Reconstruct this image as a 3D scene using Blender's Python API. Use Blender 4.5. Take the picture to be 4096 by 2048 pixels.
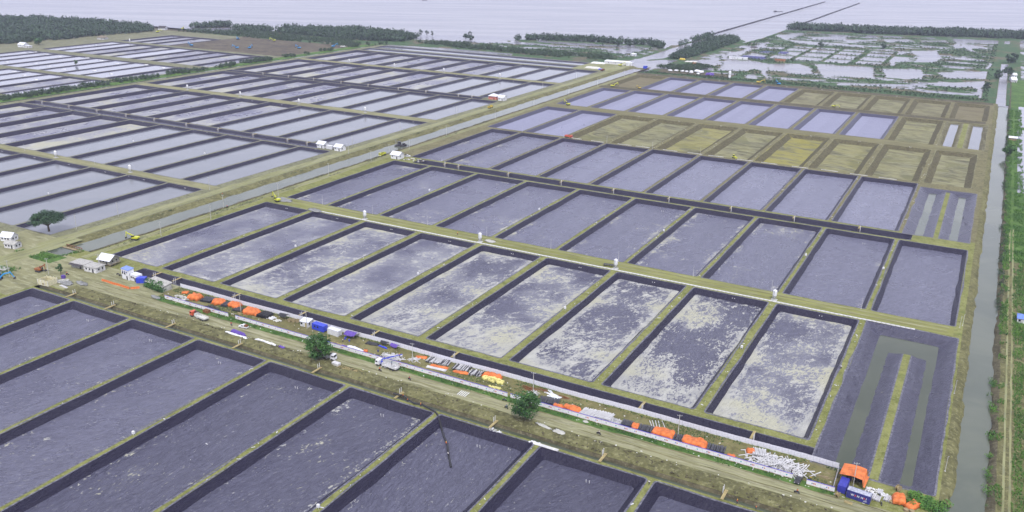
import bpy, bmesh, math, random
import numpy as np
from mathutils import Vector, Matrix
random.seed(7); np.random.seed(7)
R_ = math.radians
for o in list(bpy.data.objects): bpy.data.objects.remove(o)
SC = bpy.context.scene
COL = SC.collection
# ------------------------------------------------------------------ camera, sky, sun, exposure
# world axes: x runs along the site road, y along the long sides of the ponds, metres; z = 0 is the top of the dikes
cam_d = bpy.data.cameras.new('camera'); cam = bpy.data.objects.new('camera', cam_d); COL.objects.link(cam)
CAM = Vector((350.41, -271.37, 157.92))
yaw, pitch, roll = -0.4986, 0.3516, 0.0146
fw = Vector((math.sin(yaw)*math.cos(pitch), math.cos(yaw)*math.cos(pitch), -math.sin(pitch)))
r0 = Vector((math.cos(yaw), -math.sin(yaw), 0)); u0 = r0.cross(fw)
rr = r0*math.cos(roll)+u0*math.sin(roll); uu = -r0*math.sin(roll)+u0*math.cos(roll)
M4 = Matrix(((rr.x, uu.x, -fw.x, CAM.x), (rr.y, uu.y, -fw.y, CAM.y), (rr.z, uu.z, -fw.z, CAM.z), (0, 0, 0, 1)))
cam.matrix_world = M4
cam_d.sensor_width = 36; cam_d.lens = 36*3452.4/4096; cam_d.clip_start = 1; cam_d.clip_end = 60000
SC.camera = cam

SUN_EL, SUN_AZ = R_(52), R_(150)          # azimuth clockwise from +y
w = bpy.data.worlds.new('World'); SC.world = w; w.use_nodes = True
nt = w.node_tree; nt.nodes.clear()
out = nt.nodes.new('ShaderNodeOutputWorld'); bg = nt.nodes.new('ShaderNodeBackground')
sky = nt.nodes.new('ShaderNodeTexSky'); sky.sky_type = 'NISHITA'; sky.sun_disc = False
sky.sun_elevation = SUN_EL; sky.sun_rotation = SUN_AZ; sky.air_density = 1.0; sky.dust_density = 4.0; sky.ozone_density = 1.5
hs = nt.nodes.new('ShaderNodeHueSaturation'); hs.inputs['Saturation'].default_value = 0.3
mx = nt.nodes.new('ShaderNodeMix'); mx.data_type = 'RGBA'; mx.inputs[0].default_value = 0.72
mx.inputs[7].default_value = (7.2, 7.4, 8.9, 1)       # an even bright cloud cover over the clear sky
nt.links.new(sky.outputs[0], hs.inputs['Color']); nt.links.new(hs.outputs[0], mx.inputs[6])
nt.links.new(mx.outputs[2], bg.inputs[0]); bg.inputs[1].default_value = 0.092
nt.links.new(bg.outputs[0], out.inputs[0])
sl = bpy.data.lights.new('sun', 'SUN'); sun = bpy.data.objects.new('sun', sl); COL.objects.link(sun)
sl.energy = 1.5; sl.angle = R_(11); sl.color = (1.0, 0.96, 0.88)
sdir = Vector((math.sin(SUN_AZ)*math.cos(SUN_EL), math.cos(SUN_AZ)*math.cos(SUN_EL), math.sin(SUN_EL)))
sun.rotation_euler = (-sdir).to_track_quat('-Z', 'Y').to_euler(); sun.location = (300, -200, 400)
SC.view_settings.view_transform = 'Standard'; SC.view_settings.look = 'None'
SC.view_settings.exposure = 1.02; SC.view_settings.gamma = 1.0; SC.view_settings.use_curve_mapping = False
SC.render.engine = 'CYCLES'
cy = SC.cycles
cy.use_denoising = True; cy.max_bounces = 6; cy.diffuse_bounces = 2; cy.glossy_bounces = 2; cy.transmission_bounces = 2
cy.volume_bounces = 0; cy.transparent_max_bounces = 6; cy.caustics_reflective = False; cy.caustics_refractive = False
try: cy.volume_step_rate = 5
except Exception: pass
# ------------------------------------------------------------------ helpers
def prop(o, label=None, cat=None, group=None, kind=None):
    if label: o['label'] = label
    if cat: o['category'] = cat
    if group: o['group'] = group
    if kind: o['kind'] = kind
    return o
def thing(name, label, cat, loc=(0, 0, 0), rz=0.0, group=None):
    o = bpy.data.objects.new(name, None); COL.objects.link(o); o.empty_display_size = 0.5
    o.location = loc; o.rotation_euler = (0, 0, rz)
    return prop(o, label, cat, group)
def place(name, me, parent=None, loc=(0, 0, 0), rz=0.0, rot=None, scale=None):
    o = bpy.data.objects.new(name, me); COL.objects.link(o); o.location = loc
    o.rotation_euler = rot if rot else (0, 0, rz)
    if scale: o.scale = scale
    o.parent = parent
    return o
def copy_tree(o, parent=None):
    c = o.copy(); COL.objects.link(c); c.parent = parent
    for ch in list(o.children): copy_tree(ch, c)
    return c
def dup(root, loc, rz, label, group=None):
    c = copy_tree(root); c.location = loc; c.rotation_euler = (0, 0, rz); c['label'] = label
    if group: c['group'] = group
    return c
class MB:
    def __init__(s): s.v = []; s.f = []; s.m = []; s.k = 0
    def mi(s, k): s.k = k; return s
    def add(s, vs, fs):
        n = len(s.v); s.v += [tuple(p) for p in vs]; s.f += [tuple(i+n for i in f) for f in fs]; s.m += [s.k]*len(fs); return s
    def box(s, c, d, rz=0.0, tilt=None):
        x, y, z = d[0]/2, d[1]/2, d[2]/2
        vs = [Vector((a, b, e)) for a in (-x, x) for b in (-y, y) for e in (-z, z)]
        if tilt: vs = [tilt @ p for p in vs]
        cz, sz = math.cos(rz), math.sin(rz)
        vs = [(c[0]+p.x*cz-p.y*sz, c[1]+p.x*sz+p.y*cz, c[2]+p.z) for p in vs]
        return s.add(vs, [(0, 1, 3, 2), (4, 6, 7, 5), (0, 4, 5, 1), (2, 3, 7, 6), (0, 2, 6, 4), (1, 5, 7, 3)])
    def tube(s, a, b, r0, r1=None, n=8, cap=True):
        r1 = r0 if r1 is None else r1
        a, b = Vector(a), Vector(b); d = (b-a).normalized()
        u = d.orthogonal().normalized(); w_ = d.cross(u)
        vs = []
        for p, r in ((a, r0), (b, r1)):
            for i in range(n):
                t = 2*math.pi*i/n; vs.append(p+u*math.cos(t)*r+w_*math.sin(t)*r)
        fs = [(i, (i+1) % n, n+(i+1) % n, n+i) for i in range(n)]
        if cap: fs += [tuple(range(n))[::-1], tuple(range(n, 2*n))]
        return s.add(vs, fs)
    def path(s, pts, r, n=6):
        pts = [Vector(p) for p in pts]
        vs = []; fs = []
        for i, p in enumerate(pts):
            d = (pts[min(i+1, len(pts)-1)]-pts[max(i-1, 0)]).normalized()
            u = d.cross(Vector((0, 0, 1)))
            u = u.normalized() if u.length > 1e-3 else Vector((1, 0, 0))
            w_ = d.cross(u)
            rr_ = r[i] if isinstance(r, (list, tuple)) else r
            for k in range(n):
                t = 2*math.pi*k/n; vs.append(p+u*math.cos(t)*rr_+w_*math.sin(t)*rr_)
        for i in range(len(pts)-1):
            for k in range(n): fs.append((i*n+k, i*n+(k+1) % n, (i+1)*n+(k+1) % n, (i+1)*n+k))
        fs += [tuple(range(n))[::-1], tuple(range((len(pts)-1)*n, len(pts)*n))]
        return s.add(vs, fs)
    def lathe(s, prof, n=16, c=(0, 0, 0)):
        vs = []; fs = []
        for r, z in prof:
            for i in range(n):
                t = 2*math.pi*i/n; vs.append((c[0]+r*math.cos(t), c[1]+r*math.sin(t), c[2]+z))
        for j in range(len(prof)-1):
            for i in range(n): fs.append((j*n+i, j*n+(i+1) % n, (j+1)*n+(i+1) % n, (j+1)*n+i))
        fs += [tuple(range(n))[::-1], tuple(range((len(prof)-1)*n, len(prof)*n))]
        return s.add(vs, fs)
    def prism(s, poly, axis_a, axis_b, ext, off=(0, 0, 0)):
        """poly of (a, b) in the plane spanned by axis_a / axis_b (0,1,2), extruded along the third axis over ext=(lo, hi)"""
        ax = 3-axis_a-axis_b; n = len(poly); vs = []
        for e in ext:
            for a, b in poly:
                p = [0, 0, 0]; p[axis_a] = a+off[axis_a]; p[axis_b] = b+off[axis_b]; p[ax] = e+off[ax]; vs.append(tuple(p))
        fs = [(i, (i+1) % n, n+(i+1) % n, n+i) for i in range(n)]+[tuple(range(n))[::-1], tuple(range(n, 2*n))]
        return s.add(vs, fs)
    def mesh(s, name, mats, smooth=False):
        me = bpy.data.meshes.new(name); me.from_pydata(s.v, [], s.f)
        mats = mats if isinstance(mats, (list, tuple)) else [mats]
        for m in mats: me.materials.append(m)
        if len(mats) > 1: me.polygons.foreach_set('material_index', s.m)
        bm = bmesh.new(); bm.from_mesh(me); bmesh.ops.recalc_face_normals(bm, faces=bm.faces); bm.to_mesh(me); bm.free()
        if smooth: me.polygons.foreach_set('use_smooth', [True]*len(me.polygons))
        me.update(); return me
    def build(s, name, mats, parent=None, loc=(0, 0, 0), rz=0.0, smooth=False):
        return place(name, s.mesh(name, mats, smooth), parent, loc, rz)
def np_mesh(name, V, F, mats, smooth=False, midx=None):
    V = np.asarray(V, np.float32); F = np.asarray(F, np.int32); k = F.shape[1]
    me = bpy.data.meshes.new(name); me.vertices.add(len(V)); me.vertices.foreach_set('co', V.ravel())
    me.loops.add(F.size); me.loops.foreach_set('vertex_index', F.ravel())
    me.polygons.add(len(F)); me.polygons.foreach_set('loop_start', np.arange(0, F.size, k, dtype=np.int32))
    me.polygons.foreach_set('loop_total', np.full(len(F), k, np.int32))
    for m in (mats if isinstance(mats, (list, tuple)) else [mats]): me.materials.append(m)
    if midx is not None: me.polygons.foreach_set('material_index', np.asarray(midx, np.int32))
    if smooth: me.polygons.foreach_set('use_smooth', np.ones(len(F), bool))
    me.update(calc_edges=True); return me
# value noise in numpy for heightfields
_P = np.random.RandomState(3).rand(256, 256)
def vnoise(x, y):
    x = np.asarray(x, float); y = np.asarray(y, float)
    xi = np.floor(x).astype(int); yi = np.floor(y).astype(int); fx = x-xi; fy = y-yi
    fx = fx*fx*(3-2*fx); fy = fy*fy*(3-2*fy)
    g = lambda a, b: _P[a % 256, b % 256]
    return (g(xi, yi)*(1-fx)+g(xi+1, yi)*fx)*(1-fy)+(g(xi, yi+1)*(1-fx)+g(xi+1, yi+1)*fx)*fy
def fbm(x, y, o=4):
    s = 0; a = 0.5; t = 0
    for i in range(o): s = s+a*vnoise(x*2**i+i*17.3, y*2**i+i*9.1); t += a; a *= 0.5
    return s/t
def in_poly(x, y, poly):
    c = np.zeros(x.shape, bool); j = len(poly)-1
    for i in range(len(poly)):
        xi, yi = poly[i]; xj, yj = poly[j]
        c ^= ((yi > y) != (yj > y)) & (x < (xj-xi)*(y-yi)/((yj-yi) or 1e-9)+xi); j = i
    return c
def seg_dist(x, y, pts):
    d = np.full(x.shape, 1e9)
    for (ax, ay), (bx, by) in zip(pts[:-1], pts[1:]):
        dx, dy = bx-ax, by-ay; L2 = dx*dx+dy*dy or 1e-9
        t = np.clip(((x-ax)*dx+(y-ay)*dy)/L2, 0, 1); d = np.minimum(d, np.hypot(x-ax-t*dx, y-ay-t*dy))
    return d
# ------------------------------------------------------------------ materials
MATS = {}
class NT:
    def __init__(s, name):
        m = bpy.data.materials.new(name); m.use_nodes = True; s.m = m; s.t = m.node_tree; s.n = s.t.nodes
        s.b = s.n['Principled BSDF']; MATS[name] = m
    def node(s, t, **kw):
        n = s.n.new(t)
        for k, v in kw.items(): setattr(n, k, v)
        return n
    def link(s, a, b): s.t.links.new(a, b)
    def pos(s, scale=(1, 1, 1), rz=0.0, obj=False):
        mp = s.node('ShaderNodeMapping'); mp.inputs['Scale'].default_value = scale
        src = s.node('ShaderNodeTexCoord').outputs['Object'] if obj else s.node('ShaderNodeNewGeometry').outputs['Position']
        if hasattr(rz, 'links') or rz:
            vr = s.node('ShaderNodeVectorRotate', rotation_type='Z_AXIS'); s.link(src, vr.inputs['Vector']); src = vr.outputs[0]
            if hasattr(rz, 'links'): s.link(rz, vr.inputs['Angle'])
            else: vr.inputs['Angle'].default_value = rz
        s.link(src, mp.inputs[0])
        return mp.outputs[0]
    def noise(s, co, scale, detail=4, rough=0.55, dist=0.0):
        n = s.node('ShaderNodeTexNoise'); n.inputs['Scale'].default_value = scale; n.inputs['Detail'].default_value = detail
        n.inputs['Roughness'].default_value = rough; n.inputs['Distortion'].default_value = dist
        s.link(co, n.inputs['Vector']); return n.outputs['Fac']
    def ramp(s, fac, lo, hi, a=0.0, b=1.0):
        n = s.node('ShaderNodeMapRange'); n.interpolation_type = 'SMOOTHSTEP'
        for k, v in ((1, lo), (2, hi), (3, a), (4, b)):
            if hasattr(v, 'links'): s.link(v, n.inputs[k])
            else: n.inputs[k].default_value = v
        s.link(fac, n.inputs[0]); return n.outputs[0]
    def mix(s, fac, a, b):
        n = s.node('ShaderNodeMix'); n.data_type = 'RGBA'
        for k, v in ((0, fac), (6, a), (7, b)):
            if hasattr(v, 'links'): s.link(v, n.inputs[k])
            elif k == 0: n.inputs[0].default_value = v
            else: n.inputs[k].default_value = (*v[:3], 1)
        return n.outputs[2]
    def math(s, op, a, b=0.0, c=0.0):
        n = s.node('ShaderNodeMath', operation=op)
        for k, v in enumerate((a, b, c)):
            if hasattr(v, 'links'): s.link(v, n.inputs[k])
            else: n.inputs[k].default_value = v
        return n.outputs[0]
    def bump(s, h, strength=0.3, dist=0.1):
        n = s.node('ShaderNodeBump'); n.inputs['Strength'].default_value = strength; n.inputs['Distance'].default_value = dist
        s.link(h, n.inputs['Height']); s.link(n.outputs[0], s.b.inputs['Normal'])
    def fin(s, col=None, rough=0.8, spec=0.3, metal=0.0):
        if col is not None:
            if hasattr(col, 'links'): s.link(col, s.b.inputs['Base Color'])
            else: s.b.inputs['Base Color'].default_value = (*col[:3], 1)
        if hasattr(rough, 'links'): s.link(rough, s.b.inputs['Roughness'])
        else: s.b.inputs['Roughness'].default_value = rough
        s.b.inputs['Specular IOR Level'].default_value = spec; s.b.inputs['Metallic'].default_value = metal
        return s.m
def plain(name, col, rough=0.6, spec=0.35, var=0.18, scale=1.2, metal=0.0):
    """painted / moulded surface with faint uneven fading and grime"""
    t = NT(name); p = t.pos(obj=True); n = t.noise(p, scale, 5, 0.6)
    d = tuple(c*(1-var*1.6) for c in col); l = tuple(min(1, c*(1+var*0.5)) for c in col)
    return t.fin(t.mix(t.ramp(n, 0.3, 0.7), d, l), rough, spec, metal)
def earth(name, a, b, c=None, s1=0.08, s2=0.9, stretch=(1, 1, 1), bump=0.5, cov=0.5, rough=0.95, green=0.0):
    t = NT(name); p = t.pos(stretch)
    n1 = t.noise(p, s1, 6, 0.62); n2 = t.noise(p, s2, 5, 0.7)
    col = t.mix(t.ramp(n1, 0.35, 0.65), a, b)
    if c: col = t.mix(t.ramp(n2, cov, cov+0.14), col, c)
    dk = t.mix(t.math('MULTIPLY', t.ramp(t.noise(p, 0.30, 6, 0.72), 0.45, 0.66), 0.6), col, tuple(x*0.45 for x in a))
    if green: dk = t.mix(t.math('MULTIPLY', t.ramp(t.noise(t.pos(), 0.11, 6, 0.7), 0.54, 0.66), green), dk, (0.075, 0.105, 0.022))
    t.bump(n2, bump, 0.35)
    return t.fin(dk, rough, 0.15)
def make_liner(name, extra, lo=0.90, hi=0.985):
    t = NT(name); P = t.pos(); oi = t.node('ShaderNodeObjectInfo')
    sep = t.node('ShaderNodeSeparateColor'); t.link(oi.outputs['Color'], sep.inputs[0])
    mud, dust_sheen, wet = sep.outputs[0], sep.outputs[1], sep.outputs[2]
    geo = t.node('ShaderNodeNewGeometry'); sx = t.node('ShaderNodeSeparateXYZ'); t.link(geo.outputs['Normal'], sx.inputs[0])
    flat = t.ramp(sx.outputs[2], lo, hi)
    ang = t.math('ADD', R_(-62), t.math('MULTIPLY', t.math('SUBTRACT', oi.outputs['Random'], 0.5), 1.3))
    ps = t.pos((0.75, 1.2, 1), ang)
    big = t.noise(P, 0.028, 3, 0.5); med = t.noise(ps, 0.15, 5, 0.6, 0.7); fine = t.noise(ps, 0.70, 5, 0.62, 1.0)
    pw = t.pos((0.42, 1.3, 1), ang); wr = t.noise(pw, 0.62, 6, 0.66, 1.5)          # folds run across the sheet
    pt = t.pos((2.4, 0.45, 1)); wr2 = t.noise(pt, 0.5, 4, 0.6, 0.8)
    field = t.math('ADD', t.math('MULTIPLY', big, 0.28), t.math('ADD', t.math('MULTIPLY', med, 0.25), t.math('MULTIPLY', fine, 0.47)))
    oc = t.node('ShaderNodeSeparateXYZ'); t.link(t.node('ShaderNodeTexCoord').outputs['Object'], oc.inputs[0])
    drift = t.math('ADD', t.ramp(oc.outputs[1], -8.0, -52.0, 0.0, 0.20), t.ramp(t.math('ABSOLUTE', oc.outputs[0]), 9.0, 17.0, -0.04, 0.10))   # silt settles towards the drain end and the toes
    m2 = t.math('ADD', t.math('ADD', mud, extra), t.math('MULTIPLY', drift, t.math('MINIMUM', t.math('MULTIPLY', mud, 3.0), 1.0)))
    th = t.math('SUBTRACT', 0.640, t.math('MULTIPLY', m2, 0.25))
    mask = t.ramp(t.math('SUBTRACT', field, th), -0.004, 0.026)
    fleck = t.math('MULTIPLY', t.ramp(t.noise(t.pos((0.55, 1.1, 1), ang), 1.15, 3, 0.5, 0.6), 0.665, 0.71, 0, 0.6), t.ramp(m2, 0.0, 0.06))
    mask = t.math('MULTIPLY', t.math('MAXIMUM', mask, fleck), flat)
    # broad settled silt in the heavily muddied ponds
    silt = t.math('MULTIPLY', t.ramp(t.math('ADD', t.math('ADD', t.math('MULTIPLY', big, 0.7), t.math('MULTIPLY', med, 0.15)), t.math('ADD', t.math('MULTIPLY', m2, 0.30), t.math('MULTIPLY', wet, 0.30))), 0.58, 0.76), flat)
    sxp = t.node('ShaderNodeSeparateXYZ'); t.link(geo.outputs['Position'], sxp.inputs[0])
    band = t.node('ShaderNodeTexWhiteNoise', noise_dimensions='1D'); t.link(t.math('FLOOR', t.math('MULTIPLY', sxp.outputs[0], 0.15)), band.inputs['W'])
    film_sheen = t.math('MULTIPLY', t.math('MULTIPLY', dust_sheen, flat), t.math('ADD', t.ramp(wr, 0.34, 0.66, 0.55, 1.12), t.math('MULTIPLY', band.outputs[0], 0.12)))  # light and dark of the folds is put into the colour here
    base = t.mix(film_sheen, (0.0115, 0.0098, 0.0275), (0.160, 0.163, 0.238))  # dust film on the floor; its paleness also paints in sky reflection
    base = t.mix(t.math('MULTIPLY', silt, 0.62), base, t.mix(t.ramp(fine, 0.4, 0.6), (0.225, 0.23, 0.265), (0.31, 0.313, 0.325)))
    mudc = t.mix(t.ramp(med, 0.4, 0.7), (0.29, 0.292, 0.285), (0.40, 0.40, 0.37))
    mudc = t.mix(t.ramp(big, 0.5, 0.68), mudc, (0.36, 0.355, 0.265))
    col = t.mix(t.math('MULTIPLY', mask, 0.9), base, mudc)
    h = t.math('ADD', t.math('MULTIPLY', wr, 1.0), t.math('MULTIPLY', wr2, t.ramp(flat, 0, 1, 1.0, 0.35)))
    t.bump(h, 1.0, 0.6)
    ro = t.math('ADD', t.math('MULTIPLY', t.math('MAXIMUM', mask, t.math('MULTIPLY', silt, 0.3)), 0.36), t.ramp(flat, 0, 1, 0.42, 0.34))
    ro = t.math('SUBTRACT', ro, t.math('MULTIPLY', t.ramp(t.noise(t.pos(), 0.06, 3, 0.5, 0.8), 0.54, 0.60), t.math('MULTIPLY', flat, 0.16)))
    m_ = t.fin(col, ro, 0.44); t.link(t.ramp(flat, 0, 1, 0.26, 0.46), t.b.inputs['Specular IOR Level']); return m_
liner = make_liner('liner', 0.0); liner_edge = make_liner('liner_edge', 0.13); liner_res = make_liner('reservoir_liner', 0.0, 0.80, 0.93)
def make_lip():
    t = NT('liner_lip'); P = t.pos(); n = t.noise(P, 0.8, 5, 0.7)
    return t.fin(t.mix(t.ramp(n, 0.35, 0.65), (0.04, 0.04, 0.065), (0.155, 0.155, 0.185)), 0.6, 0.3)
lip_m = make_lip()
def make_fresh():
    t = NT('fresh_liner'); P = t.pos(); geo = t.node('ShaderNodeNewGeometry')
    sx = t.node('ShaderNodeSeparateXYZ'); t.link(geo.outputs['Normal'], sx.inputs[0]); flat = t.ramp(sx.outputs[2], 0.90, 0.985)
    wr = t.noise(t.pos((0.4, 1.8, 1), R_(4)), 0.55, 5, 0.65, 0.8)
    sxp = t.node('ShaderNodeSeparateXYZ'); t.link(geo.outputs['Position'], sxp.inputs[0])
    band = t.node('ShaderNodeTexWhiteNoise', noise_dimensions='1D'); t.link(t.math('FLOOR', t.math('MULTIPLY', sxp.outputs[0], 0.15)), band.inputs['W'])
    f = t.math('MULTIPLY', flat, t.math('ADD', t.ramp(wr, 0.3, 0.7, 0.62, 0.95), t.math('MULTIPLY', band.outputs[0], 0.14)))  # slopes darker than floor: their weaker sky reflection is put into the colour
    t.bump(wr, 0.6, 0.4)
    return t.fin(t.mix(f, (0.03, 0.029, 0.06), (0.20, 0.205, 0.30)), 0.5, 0.45)
fresh = make_fresh()
def make_water(name, col, rough=0.06, bstr=0.12, s=0.6, stretch=(1, 1, 1), var=None, spec=0.5):
    t = NT(name); p = t.pos(stretch); n = t.noise(p, s, 4, 0.6)
    t.bump(n, bstr, 0.12)
    c = col
    if var: c = t.mix(t.ramp(t.noise(t.pos(), 0.02, 4, 0.6, 1.0), 0.35, 0.65), col, var)
    t.b.inputs['IOR'].default_value = 1.33
    return t.fin(c, rough, spec)
def make_sea():
    t = NT('sea_water'); p = t.pos((0.12, 1, 1), R_(-28.5)); n = t.noise(p, 0.11, 5, 0.6, 0.4); n2 = t.noise(p, 0.022, 4, 0.55, 0.5)
    t.bump(t.math('ADD', n, t.math('MULTIPLY', n2, 2.0)), 0.35, 0.25); t.b.inputs['IOR'].default_value = 1.33
    c = t.mix(t.ramp(n, 0.36, 0.66), (0.150, 0.150, 0.178), (0.185, 0.183, 0.205)); c = t.mix(t.ramp(n2, 0.40, 0.62, 0, 0.7), c, (0.16, 0.165, 0.21))
    return t.fin(c, t.ramp(n2, 0.35, 0.65, 0.20, 0.26), 0.5)
sea_w = make_sea()
canal_w = make_water('canal_water', (0.075, 0.088, 0.07), 0.10, 0.10, 0.5, (1, 1, 1), (0.10, 0.112, 0.086))
green_w = make_water('pond_water_green', (0.045, 0.055, 0.036), 0.08, 0.06, 0.8, (1, 1, 1), (0.06, 0.07, 0.046))
pond_w = make_water('pond_water', (0.115, 0.124, 0.148), 0.09, 0.08, 0.7, (1, 1, 1), (0.135, 0.142, 0.165))
marsh_w = make_water('marsh_water', (0.20, 0.203, 0.25), 0.10, 0.06, 0.5)
dike_e = earth('dike_earth', (0.1429, 0.153, 0.04439), (0.192, 0.2021, 0.0686), (0.2271, 0.2337, 0.113), 0.06, 1.1, bump=0.8, green=0.55)
west_e = earth('west_dike_earth', (0.1244, 0.1279, 0.07634), (0.1732, 0.1762, 0.1071), (0.2131, 0.2133, 0.1397), 0.05, 0.8)
north_e = earth('north_dike_earth', (0.1158, 0.109, 0.05518), (0.1587, 0.1476, 0.07524), (0.1973, 0.1845, 0.1045), 0.05, 0.8)
lip_w = plain('grey_liner_lip', (0.16, 0.155, 0.17), 0.7, 0.3)
bank_e = earth('bank_earth', (0.08807, 0.08579, 0.03875), (0.1417, 0.1372, 0.06111), (0.1914, 0.1879, 0.09684), 0.09, 0.7, bump=0.9)
mudbank_e = earth('mud_bank', (0.0624, 0.05616, 0.0351), (0.0975, 0.08736, 0.05304), (0.1326, 0.1209, 0.078), 0.1, 0.8, bump=1.0)
road_e = earth('dirt_road', (0.1882, 0.1858, 0.09882), (0.2363, 0.2344, 0.1359), (0.2723, 0.2721, 0.173), 0.05, 0.5, (0.25, 1, 1), bump=0.25)
silo_road_e = earth('silo_road_earth', (0.1585, 0.1669, 0.04901), (0.2049, 0.2128, 0.07188), (0.2396, 0.2503, 0.1103), 0.05, 0.6, (0.22, 1, 1), bump=0.25)
canal_road_e = earth('canal_road_earth', (0.1802, 0.187, 0.08353), (0.23, 0.2338, 0.1228), (0.2607, 0.2665, 0.177), 0.05, 0.6, (1, 0.2, 1), bump=0.25)
yard_e = earth('yard_earth', (0.1238, 0.1155, 0.0491), (0.1774, 0.1633, 0.07524), (0.07013, 0.1031, 0.02772), 0.07, 0.5, cov=0.55)
def make_bare():
    t = NT('bare_basin'); P = t.pos(); oi = t.node('ShaderNodeObjectInfo'); sep = t.node('ShaderNodeSeparateColor'); t.link(oi.outputs['Color'], sep.inputs[0])
    geo = t.node('ShaderNodeNewGeometry'); sx = t.node('ShaderNodeSeparateXYZ'); t.link(geo.outputs['Normal'], sx.inputs[0])
    flat = t.ramp(sx.outputs[2], 0.9, 0.985)
    n1 = t.noise(t.pos((0.7, 1.4, 1), R_(20)), 0.045, 7, 0.68, 1.0); n2 = t.noise(P, 0.5, 5, 0.7); n3 = t.noise(t.pos((0.3, 2.2, 1), R_(8)), 0.22, 5, 0.65)
    fl = t.mix(t.ramp(n1, 0.36, 0.60), (0.075, 0.073, 0.045), (0.18, 0.178, 0.105))
    fl = t.mix(t.math('MULTIPLY', t.ramp(n3, 0.44, 0.60), 0.55), fl, (0.27, 0.27, 0.175))
    fl = t.mix(t.ramp(t.noise(P, 0.035, 5, 0.6, 1.2), 0.52, 0.60, 0, 0.75), fl, (0.115, 0.118, 0.062))
    fl = t.mix(t.math('MULTIPLY', sep.outputs[0], t.ramp(n1, 0.40, 0.56)), fl, (0.23, 0.21, 0.04))
    fl = t.mix(t.math('MULTIPLY', sep.outputs[1], 0.85), fl, (0.135, 0.115, 0.07))
    sl_ = t.mix(t.ramp(n2, 0.35, 0.65), (0.062, 0.056, 0.032), (0.108, 0.099, 0.055))  # bank slopes darker: shade on the ridges put into the earth colour
    t.bump(t.math('ADD', n2, n3), 0.8, 0.5)
    return t.fin(t.mix(flat, sl_, fl), 0.95, 0.12)
bare = make_bare()
def make_marsh():
    t = NT('marsh_ground'); P = t.pos(); sx = t.node('ShaderNodeSeparateXYZ'); t.link(P, sx.inputs[0])
    n = t.noise(P, 0.022, 6, 0.65); n2 = t.noise(P, 0.25, 5, 0.7)
    g = t.mix(t.ramp(n2, 0.35, 0.65), (0.035, 0.072, 0.034), (0.066, 0.115, 0.05))
    b = t.mix(t.ramp(n2, 0.4, 0.7), (0.085, 0.080, 0.055), (0.15, 0.135, 0.08))
    c = t.mix(t.ramp(n, 0.52, 0.60), g, b)
    c = t.mix(t.ramp(sx.outputs[2], -1.22, -1.0), (0.13, 0.12, 0.10), c)
    t.bump(n2, 1.0, 0.8)
    return t.fin(c, 0.9, 0.1)
marsh_g = make_marsh()
veg_g = earth('verge_grass', (0.045, 0.10, 0.022), (0.085, 0.155, 0.035), (0.15, 0.17, 0.06), 0.06, 0.5, bump=1.0, cov=0.56)
def make_leaf(name, a, b, c=None):
    t = NT(name); n = t.noise(t.pos(), 0.12, 3, 0.6); n2 = t.noise(t.pos(), 1.3, 3, 0.6)
    col = t.mix(t.ramp(n, 0.35, 0.65), a, b)
    if c: col = t.mix(t.ramp(n2, 0.52, 0.68), col, c)
    t.b.inputs['Transmission Weight'].default_value = 0.0
    return t.fin(col, 0.65, 0.25)
leaf_mang = make_leaf('mangrove_leaves', (0.026, 0.052, 0.032), (0.042, 0.078, 0.042), (0.060, 0.092, 0.048))
leaf_tree = make_leaf('tree_leaves', (0.020, 0.062, 0.016), (0.042, 0.115, 0.024), (0.075, 0.155, 0.03))
leaf_rain = make_leaf('rain_tree_leaves', (0.024, 0.060, 0.030), (0.036, 0.078, 0.034), (0.05, 0.09, 0.038))
leaf_grass = make_leaf('bank_leaves', (0.035, 0.105, 0.018), (0.080, 0.190, 0.028), (0.13, 0.21, 0.04))
leaf_shrub = make_leaf('marsh_shrub_leaves', (0.026, 0.052, 0.026), (0.040, 0.074, 0.032), (0.056, 0.084, 0.038))
bark = plain('bark', (0.10, 0.08, 0.06), 0.9, 0.1)
white = plain('white_paint', (0.64, 0.65, 0.69), 0.5, 0.4, 0.1)
offw = plain('weathered_white', (0.58, 0.58, 0.60), 0.7, 0.3, 0.2)
pvc = plain('white_pipe_plastic', (0.54, 0.54, 0.56), 0.4, 0.45, 0.22, 0.4)
concrete = plain('concrete', (0.42, 0.42, 0.40), 0.85, 0.2, 0.2, 0.7)
greym = plain('grey_steel', (0.30, 0.31, 0.33), 0.5, 0.5, 0.2)
darkm = plain('dark_steel', (0.035, 0.035, 0.042), 0.55, 0.4, 0.2)
black = plain('black_plastic', (0.018, 0.018, 0.022), 0.45, 0.45, 0.3)
blackpipe = plain('black_pipe_plastic', (0.055, 0.055, 0.068), 0.5, 0.45, 0.3)
orange = plain('orange_tarpaulin', (0.60, 0.16, 0.042), 0.6, 0.3, 0.24, 0.7)
bluep = plain('blue_paint', (0.025, 0.05, 0.48), 0.45, 0.45, 0.12)
navy = plain('navy_paint', (0.030, 0.034, 0.19), 0.5, 0.4, 0.2)
purple = plain('purple_tarpaulin', (0.10, 0.055, 0.30), 0.6, 0.3, 0.15)
yellow_e = plain('excavator_yellow', (0.48, 0.50, 0.03), 0.45, 0.45, 0.1)
yellow_o = plain('machine_ochre', (0.50, 0.38, 0.04), 0.5, 0.45, 0.12)
blue_e = plain('excavator_blue', (0.03, 0.25, 0.55), 0.45, 0.45, 0.12)
brown_e = plain('excavator_rust', (0.24, 0.09, 0.03), 0.7, 0.3, 0.25)
red_t = plain('truck_red', (0.55, 0.10, 0.045), 0.45, 0.45, 0.12)
rust = plain('rusty_steel', (0.20, 0.085, 0.035), 0.8, 0.25, 0.3)
wood = plain('yellow_timber', (0.33, 0.27, 0.13), 0.8, 0.2, 0.2)
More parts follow.
